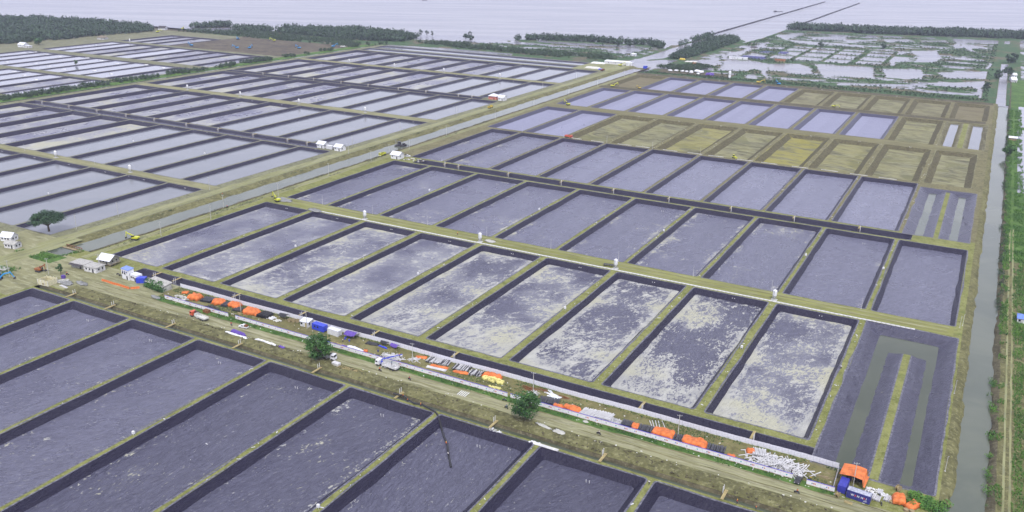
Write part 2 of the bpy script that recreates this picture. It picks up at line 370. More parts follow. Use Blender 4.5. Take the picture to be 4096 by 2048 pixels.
wood_d = plain('grey_timber', (0.26, 0.21, 0.13), 0.85, 0.2, 0.25)
cream = plain('cream_render', (0.56, 0.53, 0.36), 0.85, 0.2, 0.15)
pink = plain('pink_render', (0.55, 0.20, 0.16), 0.8, 0.2, 0.12)
glass = plain('dark_glass', (0.02, 0.022, 0.03), 0.12, 0.6, 0.1)
rubber = plain('tyre_rubber', (0.02, 0.02, 0.022), 0.85, 0.2, 0.1)
roof_w = plain('pale_roof_sheet', (0.62, 0.64, 0.70), 0.45, 0.45, 0.12)
roof_d = plain('dark_roof_sheet', (0.06, 0.055, 0.06), 0.7, 0.25, 0.2)
roof_g = plain('grey_roof_slab', (0.36, 0.355, 0.34), 0.85, 0.2, 0.2)
teal = plain('teal_marking', (0.05, 0.33, 0.40), 0.6, 0.3, 0.05)
redm = plain('red_marking', (0.50, 0.06, 0.05), 0.6, 0.3, 0.05)
skin_m = plain('skin', (0.28, 0.16, 0.10), 0.6, 0.3, 0.06)
hi_or = plain('orange_shirt', (0.75, 0.16, 0.03), 0.8, 0.2, 0.1)
hi_re = plain('red_shirt', (0.50, 0.05, 0.04), 0.8, 0.2, 0.1)
sh_bl = plain('blue_shirt', (0.10, 0.20, 0.45), 0.8, 0.2, 0.1)
sh_wh = plain('white_shirt', (0.65, 0.65, 0.66), 0.8, 0.2, 0.1)
trous = plain('dark_trousers', (0.03, 0.03, 0.05), 0.85, 0.2, 0.1)
hel_y = plain('yellow_helmet', (0.70, 0.50, 0.02), 0.4, 0.45, 0.05)
sackm = plain('pale_sacks', (0.55, 0.55, 0.52), 0.8, 0.2, 0.15)
foam_y = plain('yellow_blocks', (0.62, 0.58, 0.22), 0.8, 0.2, 0.15)
gravel = earth('grey_gravel', (0.20, 0.205, 0.205), (0.28, 0.285, 0.285), None, 0.3, 3.0, bump=0.8)
chalk = earth('white_lime', (0.36, 0.36, 0.33), (0.52, 0.52, 0.49), None, 0.3, 2.0, bump=0.5)
# ================================================================== the setting: ground sheets, roads, canals, sea
WATER_Z = -1.3
HOLES = []                                     # rectangles cut out of the dike-top ground
def rect_complement(outer, holes):
    X0, X1, Y0, Y1 = outer
    hs_ = [(max(a, X0), min(b, X1), max(c, Y0), min(d, Y1)) for a, b, c, d in holes if a < X1 and b > X0 and c < Y1 and d > Y0]
    ys = sorted({Y0, Y1} | {h[2] for h in hs_} | {h[3] for h in hs_})
    res = []
    for y0, y1 in zip(ys[:-1], ys[1:]):
        if y1-y0 < 1e-4: continue
        ym = (y0+y1)/2; cuts = sorted((h[0], h[1]) for h in hs_ if h[2] < ym < h[3]); x = X0
        for a, b in cuts:
            if a > x+1e-4: res.append((x, a, y0, y1))
            x = max(x, b)
        if x < X1-1e-4: res.append((x, X1, y0, y1))
    return res
def ring(x0, x1, y0, y1, r, step):
    """rounded rectangle outline, the same count for the same outer step"""
    nx, ny, nc = step; pts = []
    for cx_, cy_, a0, n, dx, dy, L in ((x1-r, y1-r, 0, nx, -1, 0, x1-x0-2*r), (x0+r, y1-r, 90, ny, 0, -1, y1-y0-2*r),
                                       (x0+r, y0+r, 180, nx, 1, 0, x1-x0-2*r), (x1-r, y0+r, 270, ny, 0, 1, y1-y0-2*r)):
        for k in range(nc+1):
            a = R_(a0+90*k/nc); pts.append((cx_+r*math.cos(a), cy_+r*math.sin(a)))
        ex, ey = pts[-1]
        for k in range(1, n): pts.append((ex+dx*L*k/n, ey+dy*L*k/n))
    return np.array(pts)
RNG = np.random.RandomState(11)
def pond(cell, label, group, depth=2.3, run=3.1, inset=1.45, mats=None, color=(0.2, 0.5, 0, 1), water=None, wmat=None, lined=True, jit=0.16, lip=0.6, kind_name=None, rx=None, hole=True):
    rx = run if rx is None else rx
    x0, x1, y0, y1 = cell; x0 += inset; x1 -= inset
    if hole: HOLES.append((x0, x1, y0, y1))
    cx_, cy_ = (x0+x1)/2, (y0+y1)/2; hx, hy = (x1-x0)/2, (y1-y0)/2
    st = (max(4, int(hx/1.3)), max(4, int(hy/1.6)), 3)
    far_ = cy_ > 400 or cx_ < -250
    if far_: st = (max(3, int(hx/3)), max(4, int(hy/3.5)), 2)
    V = []; F = []; MI = []
    prof = []
    if lined: prof += [(lip, 0.035, 1.2, jit*1.5, 0), (0.0, 0.03, 1.0, 0.02, 0), ]
    else: prof += [(0.3, 0.02, 1.6, 0.25, 0), (-0.4, -0.12, 1.6, 0.25, 0)]
    prof += [(-run*0.33, -depth*0.30, 1.2, jit*0.7, 1), (-run*0.68, -depth*0.68, 1.2, jit*0.8, 1), (-run, -depth, 1.4, jit*1.3, 1), (-run-2.4, -depth-0.03, 1.6, jit*3, 2)]
    rings = []; ph = RNG.rand()*50
    for off, z, r, j, mi_ in prof:
        ox = off if off > -0.5 else off*rx/run if off >= -run else -rx+(off+run)
        p = ring(-hx-ox, hx+ox, -hy-off, hy+off, r, st)
        n = len(p); nz = RNG.rand(n)-0.5
        sm = (nz+np.roll(nz, 1)*0.7+np.roll(nz, -1)*0.7)*j*1.3
        nrm = p/np.maximum(np.abs(p).max(axis=1, keepdims=True), 1e-6)
        arc = np.concatenate([[0], np.cumsum(np.hypot(*np.diff(p, axis=0).T))]); sm = sm+(fbm(arc*0.06+ph, np.full(n, ph), 3)-0.5)*1.1*np.minimum(1, np.minimum(arc, arc[-1]-arc)/8)
        p = p+np.clip(nrm, -1, 1)*sm[:, None]
        zz = z+(RNG.rand(n)-0.5)*(0.06 if z < -0.1 and off > -run+0.01 else 0.0)*(2 if not lined else 1)
        rings.append(np.column_stack([p, np.broadcast_to(zz, (n,))]))
    n = len(rings[0]); V = np.vstack(rings)
    F = []; MI = []
    for k in range(len(rings)-1):
        mi_ = {0: 2}.get(k, 0) if lined else 0
        if k == len(rings)-2: mi_ = 1 if lined else 0
        for i in range(n):
            F.append((k*n+i, k*n+(i+1) % n, (k+1)*n+(i+1) % n, (k+1)*n+i)); MI.append(mi_)
    F.append(tuple(range((len(rings)-1)*n, len(rings)*n))); MI.append(0)
    me = bpy.data.meshes.new('pond'); me.from_pydata(V.tolist(), [], F)
    mats = mats or ([liner, liner_edge, lip_m] if lined else [bare])
    for m in mats: me.materials.append(m)
    me.polygons.foreach_set('material_index', [min(i, len(mats)-1) for i in MI]); me.update()
    if me.polygons[len(F)-1].normal.z < 0: me.flip_normals()
    o = place(kind_name or 'pond', me, None, (cx_, cy_, 0)); o.color = color
    prop(o, label, 'pond', group)
    if water is not None:
        f = water/depth*-1; ww = run*f; wx_ = rx*f
        p = ring(-hx+wx_-0.25, hx-wx_+0.25, -hy+ww-0.25, hy-ww+0.25, 1.3, (6, 10, 2))
        wm = bpy.data.meshes.new('water'); wm.from_pydata([(a, b, water) for a, b in p], [], [tuple(range(len(p)))])
        wm.materials.append(wmat or pond_w); wm.update()
        if wm.polygons[0].normal.z < 0: wm.flip_normals()
        place('water', wm, o)
    return o
def sheet(name, rects, z, m, kind='structure', parent=None, sub=None):
    V = []; F = []
    for a, b, c, d in rects:
        n = len(V); V += [(a, c, z), (b, c, z), (b, d, z), (a, d, z)]; F.append((n, n+1, n+2, n+3))
    me = bpy.data.meshes.new(name); me.from_pydata(V, [], F); me.materials.append(m); me.update()
    o = place(name, me, parent)
    if not parent: prop(o, kind=kind)
    return o
def strip(name, axis, s0, s1, step, prof, m, jit=0.4, kind='structure', ends=None, zj=0.08, seed=0, midx=None, smooth=True):
    """long bank / kerb: prof = [(offset, z, jitter scale)] across, swept along axis ('x' or 'y') from s0 to s1"""
    rs = np.random.RandomState(seed+5); n = max(2, int(abs(s1-s0)/step)+1); S = np.linspace(s0, s1, n); k = len(prof)
    V = np.zeros((n, k, 3))
    for i, (off, z, js) in enumerate(prof):
        nz = (fbm(S/9.0+seed*3.3+i*7.7, np.full(n, i*1.3+seed), 4)-0.5)*2
        o_ = off+nz*jit*js*2; zz = z+(rs.rand(n)-0.5)*2*zj*js
        if axis == 'y': V[:, i] = np.column_stack([o_, S, zz])
        else: V[:, i] = np.column_stack([S, o_, zz])
    idx = np.arange(n*k).reshape(n, k)
    F = np.stack([idx[:-1, :-1], idx[:-1, 1:], idx[1:, 1:], idx[1:, :-1]], -1).reshape(-1, 4)
    if axis == 'x': F = F[:, ::-1]
    if (prof[0][0] > prof[-1][0]): F = F[:, ::-1]
    ms = m if isinstance(m, (list, tuple)) else [m]
    mi_ = np.tile(np.asarray(midx), n-1) if midx else None
    o = place(name, np_mesh(name, V.reshape(-1, 3), F, ms, smooth, mi_))
    prop(o, kind=kind); return o
ORD = ['first', 'second', 'third', 'fourth', 'fifth', 'sixth', 'seventh', 'eighth', 'ninth', 'tenth', 'eleventh', 'twelfth', 'thirteenth']
rnd = random.Random(5)
# ---- ponds east of the main canal, row by row (x cells of 40 m)
EX = [-40+40*k for k in range(10)]             # -40 .. 320
def east_row(y0, y1, first_x, cols, where, fn, n0=0):
    for i in range(cols):
        xa = EX[i+n0]; xb = xa+40
        if i == 0: xa = first_x
        fn(i, (xa, xb, y0, y1), '%s pond from the canal in the row %s' % (ORD[i], where), 'ponds '+where)
def f0(i, c, l, g): pond(c, 'dark '+l, g, color=((0.16, 0.12, 0.06, 0.10, 0.08, 0.20, 0.10, 0.05, 0.10)[i], (0.60, 0.56, 0.55, 0.52, 0.36, 0.36, 0.38, 0.28, 0.32)[i], 0, 1), rx=2.6, depth=2.2)
east_row(-163, -49.0, -30, 9, 'south of the site road', f0)
def f1(i, c, l, g): pond(c, 'muddy '+l, g, color=((0.26, 0.36, 0.46, 0.40, 0.46, 0.46, 0.52, 0.50, 0.44)[i], (0.6, 0.58, 0.5, 0.5, 0.42, 0.42, 0.38, 0.36, 0.40)[i], (0.55, 0.5, 0.35, 0.5, 0.35, 0.3, 0.15, 0.12, 0.3)[i], 1), inset=2.15, depth=2.1, run=3.2, rx=1.9)
east_row(0.5, 113.5, -38.5, 9, 'between fence and silo road', f1)
def f2(i, c, l, g): pond((c[0], min(c[1], 357.5), c[2], c[3]), 'lined '+l, g, color=((0.20, 0.16, 0.22, 0.16, 0.12, 0.16, 0.22, 0.16, 0.05, 0.0)[i], (0.58, 0.62, 0.62, 0.64, 0.66, 0.60, 0.56, 0.60, 0.62, 0.60)[i], 0.15, 1), depth=2.1, run=3.0, rx=2.1)
east_row(128.5, 244.0, -34, 10, 'just beyond the silo road', f2)
def f3(i, c, l, g): pond(c, 'clean '+l, g, depth=2.2, run=3.0, rx=2.2, color=((0.22, 0.15, 0.06, 0.02, 0, 0, 0, 0, 0)[i], (0.66, 0.68, 0.78, 0.82, 0.84, 0.84, 0.84, 0.82, 0.84)[i], 0, 1))
east_row(261.0, 384.0, -30, 9, 'beyond the second lined channel', f3)
def f4(i, c, l, g):
    if i < 2: pond(c, 'fresh '+l, g, color=(0, 0.9, 0, 1), mats=[fresh, fresh, lip_m], depth=2.4)
    else: pond((c[0], min(c[1], 354), c[2], c[3]), 'bare '+l, g, lined=False, color=((0, 0, .15, .1, .45, .15, .75, .3, .15, 0.1)[i], 0.05, 0, 1), run=5.0, inset=1.5, depth=2.7)
east_row(390.0, 509.0, -38, 10, 'beyond the white pipe line', f4)
def f5(i, c, l, g):
    if i < 8: pond(c, 'fresh '+l, g, color=(0, 0.9, 0, 1), mats=[fresh, fresh, lip_m], depth=2.4, run=3.4, inset=2.0)
    else: pond(c, 'bare '+l, g, lined=False, color=(0.15, 0.05, 0, 1), run=5.0, inset=1.5, depth=2.7)
east_row(529.0, 650.0, -38, 9, 'beyond the second farm road', f5)
def f6(i, c, l, g):
    if 1 <= i <= 4: pond(c, 'fresh '+l, g, color=(0, 0.9, 0, 1), mats=[fresh, fresh, lip_m], depth=2.4, run=3.4, inset=2.0)
    else: pond((c[0], min(c[1], 357), c[2], c[3]), 'bare '+l, g, lined=False, color=(0.05, (0.9, 0, 0, 0, 0, 0.3, 0.1, 0.15, 0.35, 0.8)[i], 0, 1), run=5.0, inset=1.5, depth=2.7)
east_row(669.0, 771.0, -42, 10, 'under the marsh bank', f6)
# reservoirs with a central tongue along the boundary canal
def reservoir(x0, x1, y0, y1, depth, run, wz, isl, label, lined, wm):
    o = pond((x0, x1, y0, y1), label, None, depth=depth, run=run, inset=0.3, color=(0.0, 0.24, 0, 1), water=wz, wmat=wm, lined=lined, jit=0.28, kind_name='reservoir', mats=[liner_res, liner_res, lip_m] if lined else None)
    ic, ya, yb, hw = isl; cx_, cy_ = (x0+x1)/2, (y0+y1)/2
    n = 40; S = np.linspace(ya, yb, n); rows = []
    for i, s in enumerate(S):
        k = 1.0
        j = lambda a: (RNG.rand()-0.5)*a
        rows.append([(ic-cx_-(hw+run*0.95)*k+j(.7), s-cy_, -depth), (ic-cx_-(hw+run*.45)*k+j(.4), s-cy_, -depth*0.5+j(.12)), (ic-cx_-(hw+0.5)*k+j(.3), s-cy_, 0.0-0.01),
                     (ic-cx_-hw*0.9*k, s-cy_, 0.05), (ic-cx_+hw*0.9*k, s-cy_, 0.05), (ic-cx_+(hw+0.5)*k+j(.3), s-cy_, 0.0), (ic-cx_+(hw+run*.45)*k+j(.4), s-cy_, -depth*0.5+j(.12)), (ic-cx_+(hw+run*0.95)*k+j(.7), s-cy_, -depth)])
    e = [((p[0]-(ic-cx_))*0.97+(ic-cx_), yb-cy_+(run*0.75 if p[2] < -depth*0.7 else run*0.35 if p[2] < -1 else 0.3), p[2]) for p in rows[-1]]
    rows.append([((p[0]-(ic-cx_))*0.62+(ic-cx_), p[1]+(run*0.25 if p[2] < -depth*.7 else 0.4), -depth) for p in e]); rows[-1:] = [e, rows[-1]]
    V = np.array(rows).reshape(-1, 3); k = 8; idx = np.arange(len(V)).reshape(-1, k)
    F = np.stack([idx[:-1, :-1], idx[:-1, 1:], idx[1:, 1:], idx[1:, :-1]], -1).reshape(-1, 4)
    mi_ = np.tile(np.array([0, 0, 1, 2, 1, 0, 0]), len(rows)-1)
    io = place('tongue', np_mesh('tongue', V, F, [liner_res, lip_m, dike_e] if lined else [bare, bare, dike_e], False, mi_), o)
    io.color = (0.0, 0.24, 0, 1); return o
reservoir(321.3, 358.2, -13.5, 115.0, 3.4, 7.6, -2.85, (340.6, -13.5, 87.0, 1.5), 'lined reservoir with murky green water around a long earth-topped tongue', True, green_w)
reservoir(321.3, 356.5, 258.5, 376.0, 2.6, 6.6, -2.3, (339.0, 258.5, 369.0, 1.4), 'lined reservoir split into two water strips beyond the second channel', True, canal_w)
reservoir(320.3, 357.0, 528.0, 651.0, 2.4, 6.5, -1.6, (338.0, 528.0, 646.0, 2.2), 'bare earth reservoir with two narrow strips of water', False, pond_w)
# ---- ponds west of the main canal
WX = [-85-40*k for k in range(11)]             # -85 .. -485
def west_row(y0, y1, cols, where, wet, mudf, far_=False):
    for i in range(cols):
        xb, xa = WX[i], WX[i+1]
        if i == 0: xb = -91.5
        wet_i = wet(i)
        lab = '%s pond west of the canal in the row %s' % (ORD[i], where)
        lab = ('water-filled ' if wet_i else 'muddy lined ')+lab
        pond((xa, xb, y0, y1), lab, 'ponds west of the canal '+where, color=(mudf(i), 0.85, 0.45, 1), water=(-1.75 if wet_i else None), depth=2.7, run=3.9, inset=1.05, lip=0.3, mats=[liner, liner_edge, lip_w])
west_row(4.0, 113.0, 6, 'nearest the village', lambda i: True, lambda i: 0.2)
west_row(124.0, 242.0, 10, 'beyond the first silo track', lambda i: i < 5, lambda i: 0.40+0.1*rnd.random())
west_row(260.0, 377.0, 10, 'behind the twin pump houses', lambda i: i < 4, lambda i: 0.36+0.16*rnd.random())
west_row(391.0, 506.0, 10, 'beyond the second silo track', lambda i: i < 4, lambda i: 0.36+0.16*rnd.random())
west_row(522.0, 641.0, 10, 'behind the pink house', lambda i: i < 3, lambda i: 0.36+0.16*rnd.random())
west_row(654.0, 768.0, 10, 'nearest the mangrove channel', lambda i: i < 3, lambda i: 0.36+0.16*rnd.random())
# ---- the older ponds beyond the narrow western canal
OX = [-521, -554, -597, -634, -674, -713, -750, -791, -826, -860, -897]
def old_row(y0, y1, a, b, where, dry=(), cols=None):
    for i in range(a, b):
        d = i in dry
        pond((OX[i+1], OX[i], y0, y1), '%s %s old pond from the narrow canal in the row %s' % ('drained' if d else 'filled', ORD[i], where), 'old ponds '+where,
             color=(0.4, 0.8, 0.5, 1), water=None if d else -0.9, wmat=marsh_w, inset=1.0, run=2.6, depth=1.8, lip=0.3, mats=[liner, liner_edge, lip_w])
old_row(262, 375, 0, 5, 'under the first track', (1,))
old_row(388, 498, 0, 9, 'between the tracks', (0,))
old_row(519, 636, 0, 9, 'beside the white farmhouse', (0, 1, 2, 3, 5, 6))
old_row(650, 752, 5, 9, 'under the mangrove wood', (5, 6, 7, 8))
# channels
def channel(name, x0, x1, y0, y1, depth, run, m, label, wz=None, wmt=None, col=(0.0, 0.05, 0, 1)):
    HOLES.append((x0, x1, y0, y1)); n = int((x1-x0)/2.5); S = np.linspace(x0, x1, n); yc = (y0+y1)/2
    prof = [(y0-0.35, 0.04), (y0, 0.03), (y0+run*0.5, -depth*0.5), (y0+run, -depth), (y1-run, -depth), (y1-run*0.5, -depth*0.5), (y1, 0.03), (y1+0.35, 0.04)]
    V = np.zeros((n, 8, 3))
    for i, (a, z) in enumerate(prof): V[:, i] = np.column_stack([S-x0, a-yc+(RNG.rand(n)-.5)*0.22, np.full(n, z)])
    V[0, :, 2] = np.maximum(V[0, :, 2], -0.02); V[-1, :, 2] = np.maximum(V[-1, :, 2], -0.02)
    idx = np.arange(n*8).reshape(n, 8); F = np.stack([idx[:-1, :-1], idx[1:, :-1], idx[1:, 1:], idx[:-1, 1:]], -1).reshape(-1, 4)
    mi_ = np.tile([1, 0, 0, 0, 0, 0, 1], n-1)
    o = place(name, np_mesh(name, V.reshape(-1, 3), F, [m, lip_m], False, mi_), None, (x0, yc, 0)); o.color = col
    prop(o, label, 'channel')
    if wz is not None:
        f = -wz/depth; s = sheet('water', [(0.5, x1-x0-0.5, y0-yc+run*f-0.1, y1-yc-run*f+0.1)], wz, wmt, parent=o)
    return o
channel('lined_channel', -6, 322, -11.6, -4.4, 2.2, 3.0, liner, 'black lined channel along the white corrugated fence')
channel('lined_channel', -18, 327, 246.6, 257.6, 2.4, 3.6, liner, 'black lined channel with plank bridges beyond the second pond row')
channel('lined_channel', -484, -108, 244.4, 257.6, 2.2, 3.4, liner, 'black lined channel behind the twin pump houses west of the canal', col=(0.05, 0.3, 0, 1))
channel('lined_channel', -484, -115, 508.4, 519.6, 2.2, 3.2, liner, 'black lined channel leading to the pink house west of the canal', col=(0.05, 0.3, 0, 1))
channel('long_basin', -484, -100, 776, 800, 2.2, 4.0, liner, 'long lined basin with water under the mangrove belt', -1.3, pond_w, col=(0.1, 0.5, 0, 1))
channel('long_basin', -484, -112, 808, 838, 2.2, 4.0, liner, 'outermost long lined basin beside the mangrove belt', -1.3, pond_w, col=(0.1, 0.5, 0, 1))
HOLES.append((-30, 345, -47.3, -43.6))         # roadside ditch
# ---- ground at dike level
east = rect_complement((-49.0, 359.6, -260, 788), HOLES)
west = rect_complement((-495.0, -75.5, -160, 842), HOLES)
old = rect_complement((-1100.0, -517, 120, 800), HOLES)
mid = [(-75.5, -49.0, -260, -3.0), (-75.5, -49, -3, -2.6)]
near = [r for r in east if r[3] <= 262]; north = [r for r in east if r[3] > 262]
g = sheet('ground', near+mid, 0.0, dike_e)
sheet('west_ground', west+old, 0.0, west_e); sheet('north_ground', north, 0.0, north_e)
sheet('terrain', [(-26000, 26000, -26000, 26000)], -4.2, mudbank_e)
# ---- sea, main canal, side canals
V = []; F = []
sea_rects = [(-25000, 25000, 1600, 25000), (-25000, 25000, 846, 1600), (-75.4, -48.9, 780, 846), (358.0, 1500, 780, 846), (-48.9, 358.0, 789, 846), (-25000, -1100, -3000, 846)]
sheet('sea', sea_rects, WATER_Z, sea_w)
sheet('canal_water', [(-72, -50, -2.6, 780)], WATER_Z, canal_w)
sheet('boundary_canal_water', [(359.7, 376.5, -260, 780)], -1.5, canal_w)
HC = strip('canal_bank', 'y', -3, 842, 3.0, [(-75.6, 0.0, 0), (-74.2, 0.05, .5), (-71.8, -0.7, 1.0), (-68.4, -1.2, 1.0), (-67.0, -2.0, .8)], bank_e, 0.7, seed=1)
strip('canal_bank', 'y', -3, 842, 3.0, [(-51.6, -2.0, .8), (-52.6, -1.25, 1.0), (-51.4, -0.2, 1.2), (-49.6, 0.35, 1.0), (-48.6, 0.0, 0.3)], mudbank_e, 0.6, seed=2, zj=0.2)
strip('boundary_bank', 'y', -15, 788, 2.5, [(359.4, 0.03, 0.1), (360.4, 0.05, .4), (361.8, -0.4, 1.0), (362.9, -1.3, 1.2), (363.9, -2.2, .8)], bank_e, 0.45, seed=3, zj=0.15)
strip('boundary_bank', 'y', 235, 1000, 3.0, [(371.4, -2.2, .8), (372.2, -1.4, 1.0), (373.2, -0.5, 1.0), (374.4, 0.0, .4), (380.5, 0.05, 0.4), (384, -0.2, .6), (392, -0.3, .2), (900, -0.35, 0)], [mudbank_e, veg_g], 0.5, seed=4, midx=[0, 0, 0, 1, 1, 1, 1])
strip('boundary_bank', 'y', -260, 236, 2.5, [(371.4, -2.2, .8), (372.2, -1.4, 1.0), (373.2, -0.5, 1.0), (374.4, 0.0, .4), (380.5, 0.05, 0.4), (384, -0.2, .6), (392, -0.3, .2), (900, -0.35, 0)], [mudbank_e, bank_e], 0.6, seed=24, midx=[0, 0, 0, 1, 1, 0, 1], zj=0.12)
strip('ditch_bank', 'x', -30, 345, 2.0, [(-43.4, 0.02, 0.1), (-44.2, -0.7, .8), (-44.8, -1.6, .6), (-46.3, -1.6, .6), (-46.7, -0.7, 0.7), (-47.4, 0.04, 0.1)], mudbank_e, 0.3, seed=6)
sheet('ditch_water', [(-29, 345, -46.7, -44.2)], -1.05, green_w)
# ---- roads
def wavy_sheet(name, axis, s0, s1, a, b, z, m, jit=0.35, step=4, seed=0):
    return strip(name, axis, s0, s1, step, [(a, z, 1), ((a*2+b)/3, z+0.012, 0.2), ((a+b*2)/3, z+0.012, 0.2), (b, z, 1)], m, jit, seed=seed, zj=0.002)
wavy_sheet('site_road', 'x', -60, 352, -36.3, -28.6, 0.03, road_e, 0.5, seed=8)
wavy_sheet('road_verge', 'x', 30, 331, -28.9, -25.2, 0.06, veg_g, 0.5, 2.0, seed=9)
strip('road_embankment', 'x', -14, 345, 2.0, [(-43.5, 0.03, 0.3), (-42.0, 0.35, 1.0), (-40.0, 0.55, 1.0), (-37.8, 0.30, 0.8), (-36.0, 0.035, 0.3)], bank_e, 0.5, seed=10, zj=0.16)
wavy_sheet('storage_yard', 'x', 29, 332, -24.9, -13.2, 0.03, yard_e, 0.2, seed=12)
wavy_sheet('silo_road', 'x', -44, 356, 116.8, 127.4, 0.03, silo_road_e, 0.25, seed=13)
wavy_sheet('canal_road', 'y', -10, 790, -84.6, -76.6, 0.03, canal_road_e, 0.4, seed=14)
wavy_sheet('canal_path', 'y', -10, 780, -47.4, -42.6, 0.03, canal_road_e, 0.4, seed=15)
west_t = earth('west_track_earth', (0.17, 0.167, 0.085), (0.225, 0.22, 0.12), (0.26, 0.25, 0.155), 0.05, 0.6, (0.22, 1, 1), bump=0.25)
wavy_sheet('silo_track', 'x', -484, -86, 114.6, 122.6, 0.03, west_t, 0.25, seed=16)
wavy_sheet('silo_track', 'x', -484, -86, 378.8, 389.4, 0.03, west_t, 0.25, seed=17)
wavy_sheet('silo_track', 'x', -484, -86, 643.0, 652.4, 0.03, west_t, 0.25, seed=18)
wavy_sheet('farm_road', 'x', -44, 354, 511.5, 526.5, 0.03, earth('farm_road_earth', (0.125, 0.118, 0.06), (0.17, 0.16, 0.082), (0.21, 0.20, 0.115), 0.05, 0.6, (0.25, 1, 1)), 0.3, seed=19)
wavy_sheet('farm_road', 'x', -44, 354, 652.8, 666.5, 0.03, mudbank_e, 0.3, seed=20)
wavy_sheet('marsh_bank', 'x', -44, 358, 773.5, 788, 0.04, mudbank_e, 0.3, seed=21)
wavy_sheet('boundary_path', 'y', -60, 300, 376.2, 376.9, 0.075, canal_road_e, 0.1, 3, seed=22)
wavy_sheet('boundary_path', 'y', -60, 300, 377.9, 378.6, 0.075, canal_road_e, 0.1, 3, seed=23)

rut_e = earth('packed_ruts', (0.20, 0.195, 0.118), (0.255, 0.246, 0.155), (0.29, 0.28, 0.19), 0.08, 0.8, (0.15, 1, 1), bump=0.2)
rut_d = earth('damp_ruts', (0.12, 0.112, 0.055), (0.165, 0.155, 0.08), (0.20, 0.19, 0.11), 0.08, 0.8, (0.15, 1, 1), bump=0.2)
for k, (y, wd, m_) in enumerate(((-30.4, 0.5, rut_e), (-32.2, 0.6, rut_e), (-33.4, 0.3, rut_d), (-34.8, 0.6, rut_e), (-29.4, 0.35, rut_d))): wavy_sheet('wheel_rut', 'x', -10, 350, y, y+wd, 0.052, m_, 0.4, 3, seed=60+k)
for k, (y, wd, m_) in enumerate(((119.2, 0.5, rut_d), (121.0, 0.5, rut_e), (123.6, 0.45, rut_d), (125.2, 0.5, rut_e))): wavy_sheet('wheel_rut', 'x', -40, 354, y, y+wd, 0.052, m_, 0.35, 4, seed=70+k)
for k, (x, wd, m_) in enumerate(((-82.4, 0.6, rut_e), (-80.0, 0.6, rut_e), (-45.9, 0.45, rut_d), (-44.3, 0.45, rut_d))): wavy_sheet('wheel_rut', 'y', 6, 770, x, x+wd, 0.052, m_, 0.3, 5, seed=80+k)
# ================================================================== marsh, coast and vegetation
MARSH = [[(73, 983), (112, 1011), (136, 967), (147, 919), (91, 907)], [(131, 1011), (198, 1033), (222, 928), (203, 910), (163, 898), (150, 943)], [(199, 1031), (204, 1035), (216, 968), (212, 965)], [(217, 1023), (264, 1049), (276, 955), (259, 933), (234, 936)], [(285, 1024), (350, 1085), (351, 1005), (344, 990), (302, 972)], [(304, 934), (349, 979), (342, 914), (347, 815), (344, 813), (337, 893), (327, 921)], [(337, 1234), (352, 1177), (354, 1117), (344, 1098), (343, 1171)], [(229, 1278), (267, 1305), (280, 1194), (277, 1138), (251, 1120), (249, 1201)], [(182, 1252), (216, 1261), (232, 1225), (189, 1187)], [(166, 1249), (175, 1247), (182, 1183), (174, 1177)], [(214, 1168), (239, 1165), (240, 1125), (225, 1141), (228, 1066), (223, 1062)], [(38, 1397), (104, 1456), (116, 1373), (68, 1357)], [(-11, 1382), (19, 1471), (34, 1436), (23, 1325)], [(132, 1445), (140, 1515), (162, 1467)], [(162, 1509), (196, 1503), (196, 1472), (165, 1469)], [(171, 1443), (210, 1471), (225, 1433), (179, 1390)], [(220, 1520), (252, 1523), (245, 1497)], [(228, 1465), (267, 1483), (274, 1459), (236, 1431)], [(276, 1530), (391, 1554), (391, 1497), (289, 1442)], [(284, 1438), (293, 1454), (297, 1359), (289, 1353)], [(300, 1431), (311, 1421), (317, 1340), (342, 1280), (309, 1334)], [(20, 1332), (127, 1324), (132, 1292), (55, 1272)], [(128, 1401), (160, 1435), (166, 1400), (134, 1386)], [(132, 1292), (190, 1299), (188, 1315), (135, 1321)], [(96, 884), (117, 809), (120, 810), (99, 881)], [(187, 856), (282, 901), (284, 875), (191, 831)], [(119, 848), (172, 874), (170, 858), (123, 836)], [(-23, 969), (1, 992), (16, 920), (12, 911)], [(-7, 880), (18, 897), (30, 866), (3, 864)], [(74, 858), (82, 869), (100, 816), (84, 815)], [(-2, 1024), (-1, 1114), (-2, 1179), (4, 1273), (19, 1211), (13, 1140), (11, 1047)], [(12, 986), (43, 1002), (73, 983), (87, 922), (67, 885), (31, 872)], [(51, 994), (75, 973), (112, 815), (90, 880)], [(21, 1033), (59, 1040), (51, 1076), (22, 1099)]]
COAST = [[(-326, 1051), (-146, 1075), (-142, 1054), (-235, 1028), (-317, 1030)], [(-354, 1012), (-331, 1011), (-276, 1016), (-272, 993), (-337, 980)], [(-274, 1009), (-223, 1020), (-221, 997), (-266, 997)], [(-216, 1016), (-173, 1023), (-172, 1000), (-210, 996)], [(-168, 1027), (-129, 1038), (-133, 968), (-157, 965)], [(-263, 966), (-222, 980), (-220, 966), (-254, 957)], [(-302, 963), (-270, 970), (-267, 956), (-296, 951)], [(-568, 830), (-519, 831), (-510, 798), (-539, 809)], [(-417, 984), (-354, 1012), (-340, 986), (-397, 963)], [(-495, 858), (-380, 875), (-277, 873), (-266, 852), (-378, 845), (-479, 836)], [(-510, 963), (-508, 994), (-491, 958)], [(-473, 962), (-418, 966), (-440, 940)], [(-619, 828), (-577, 832), (-584, 815)]]
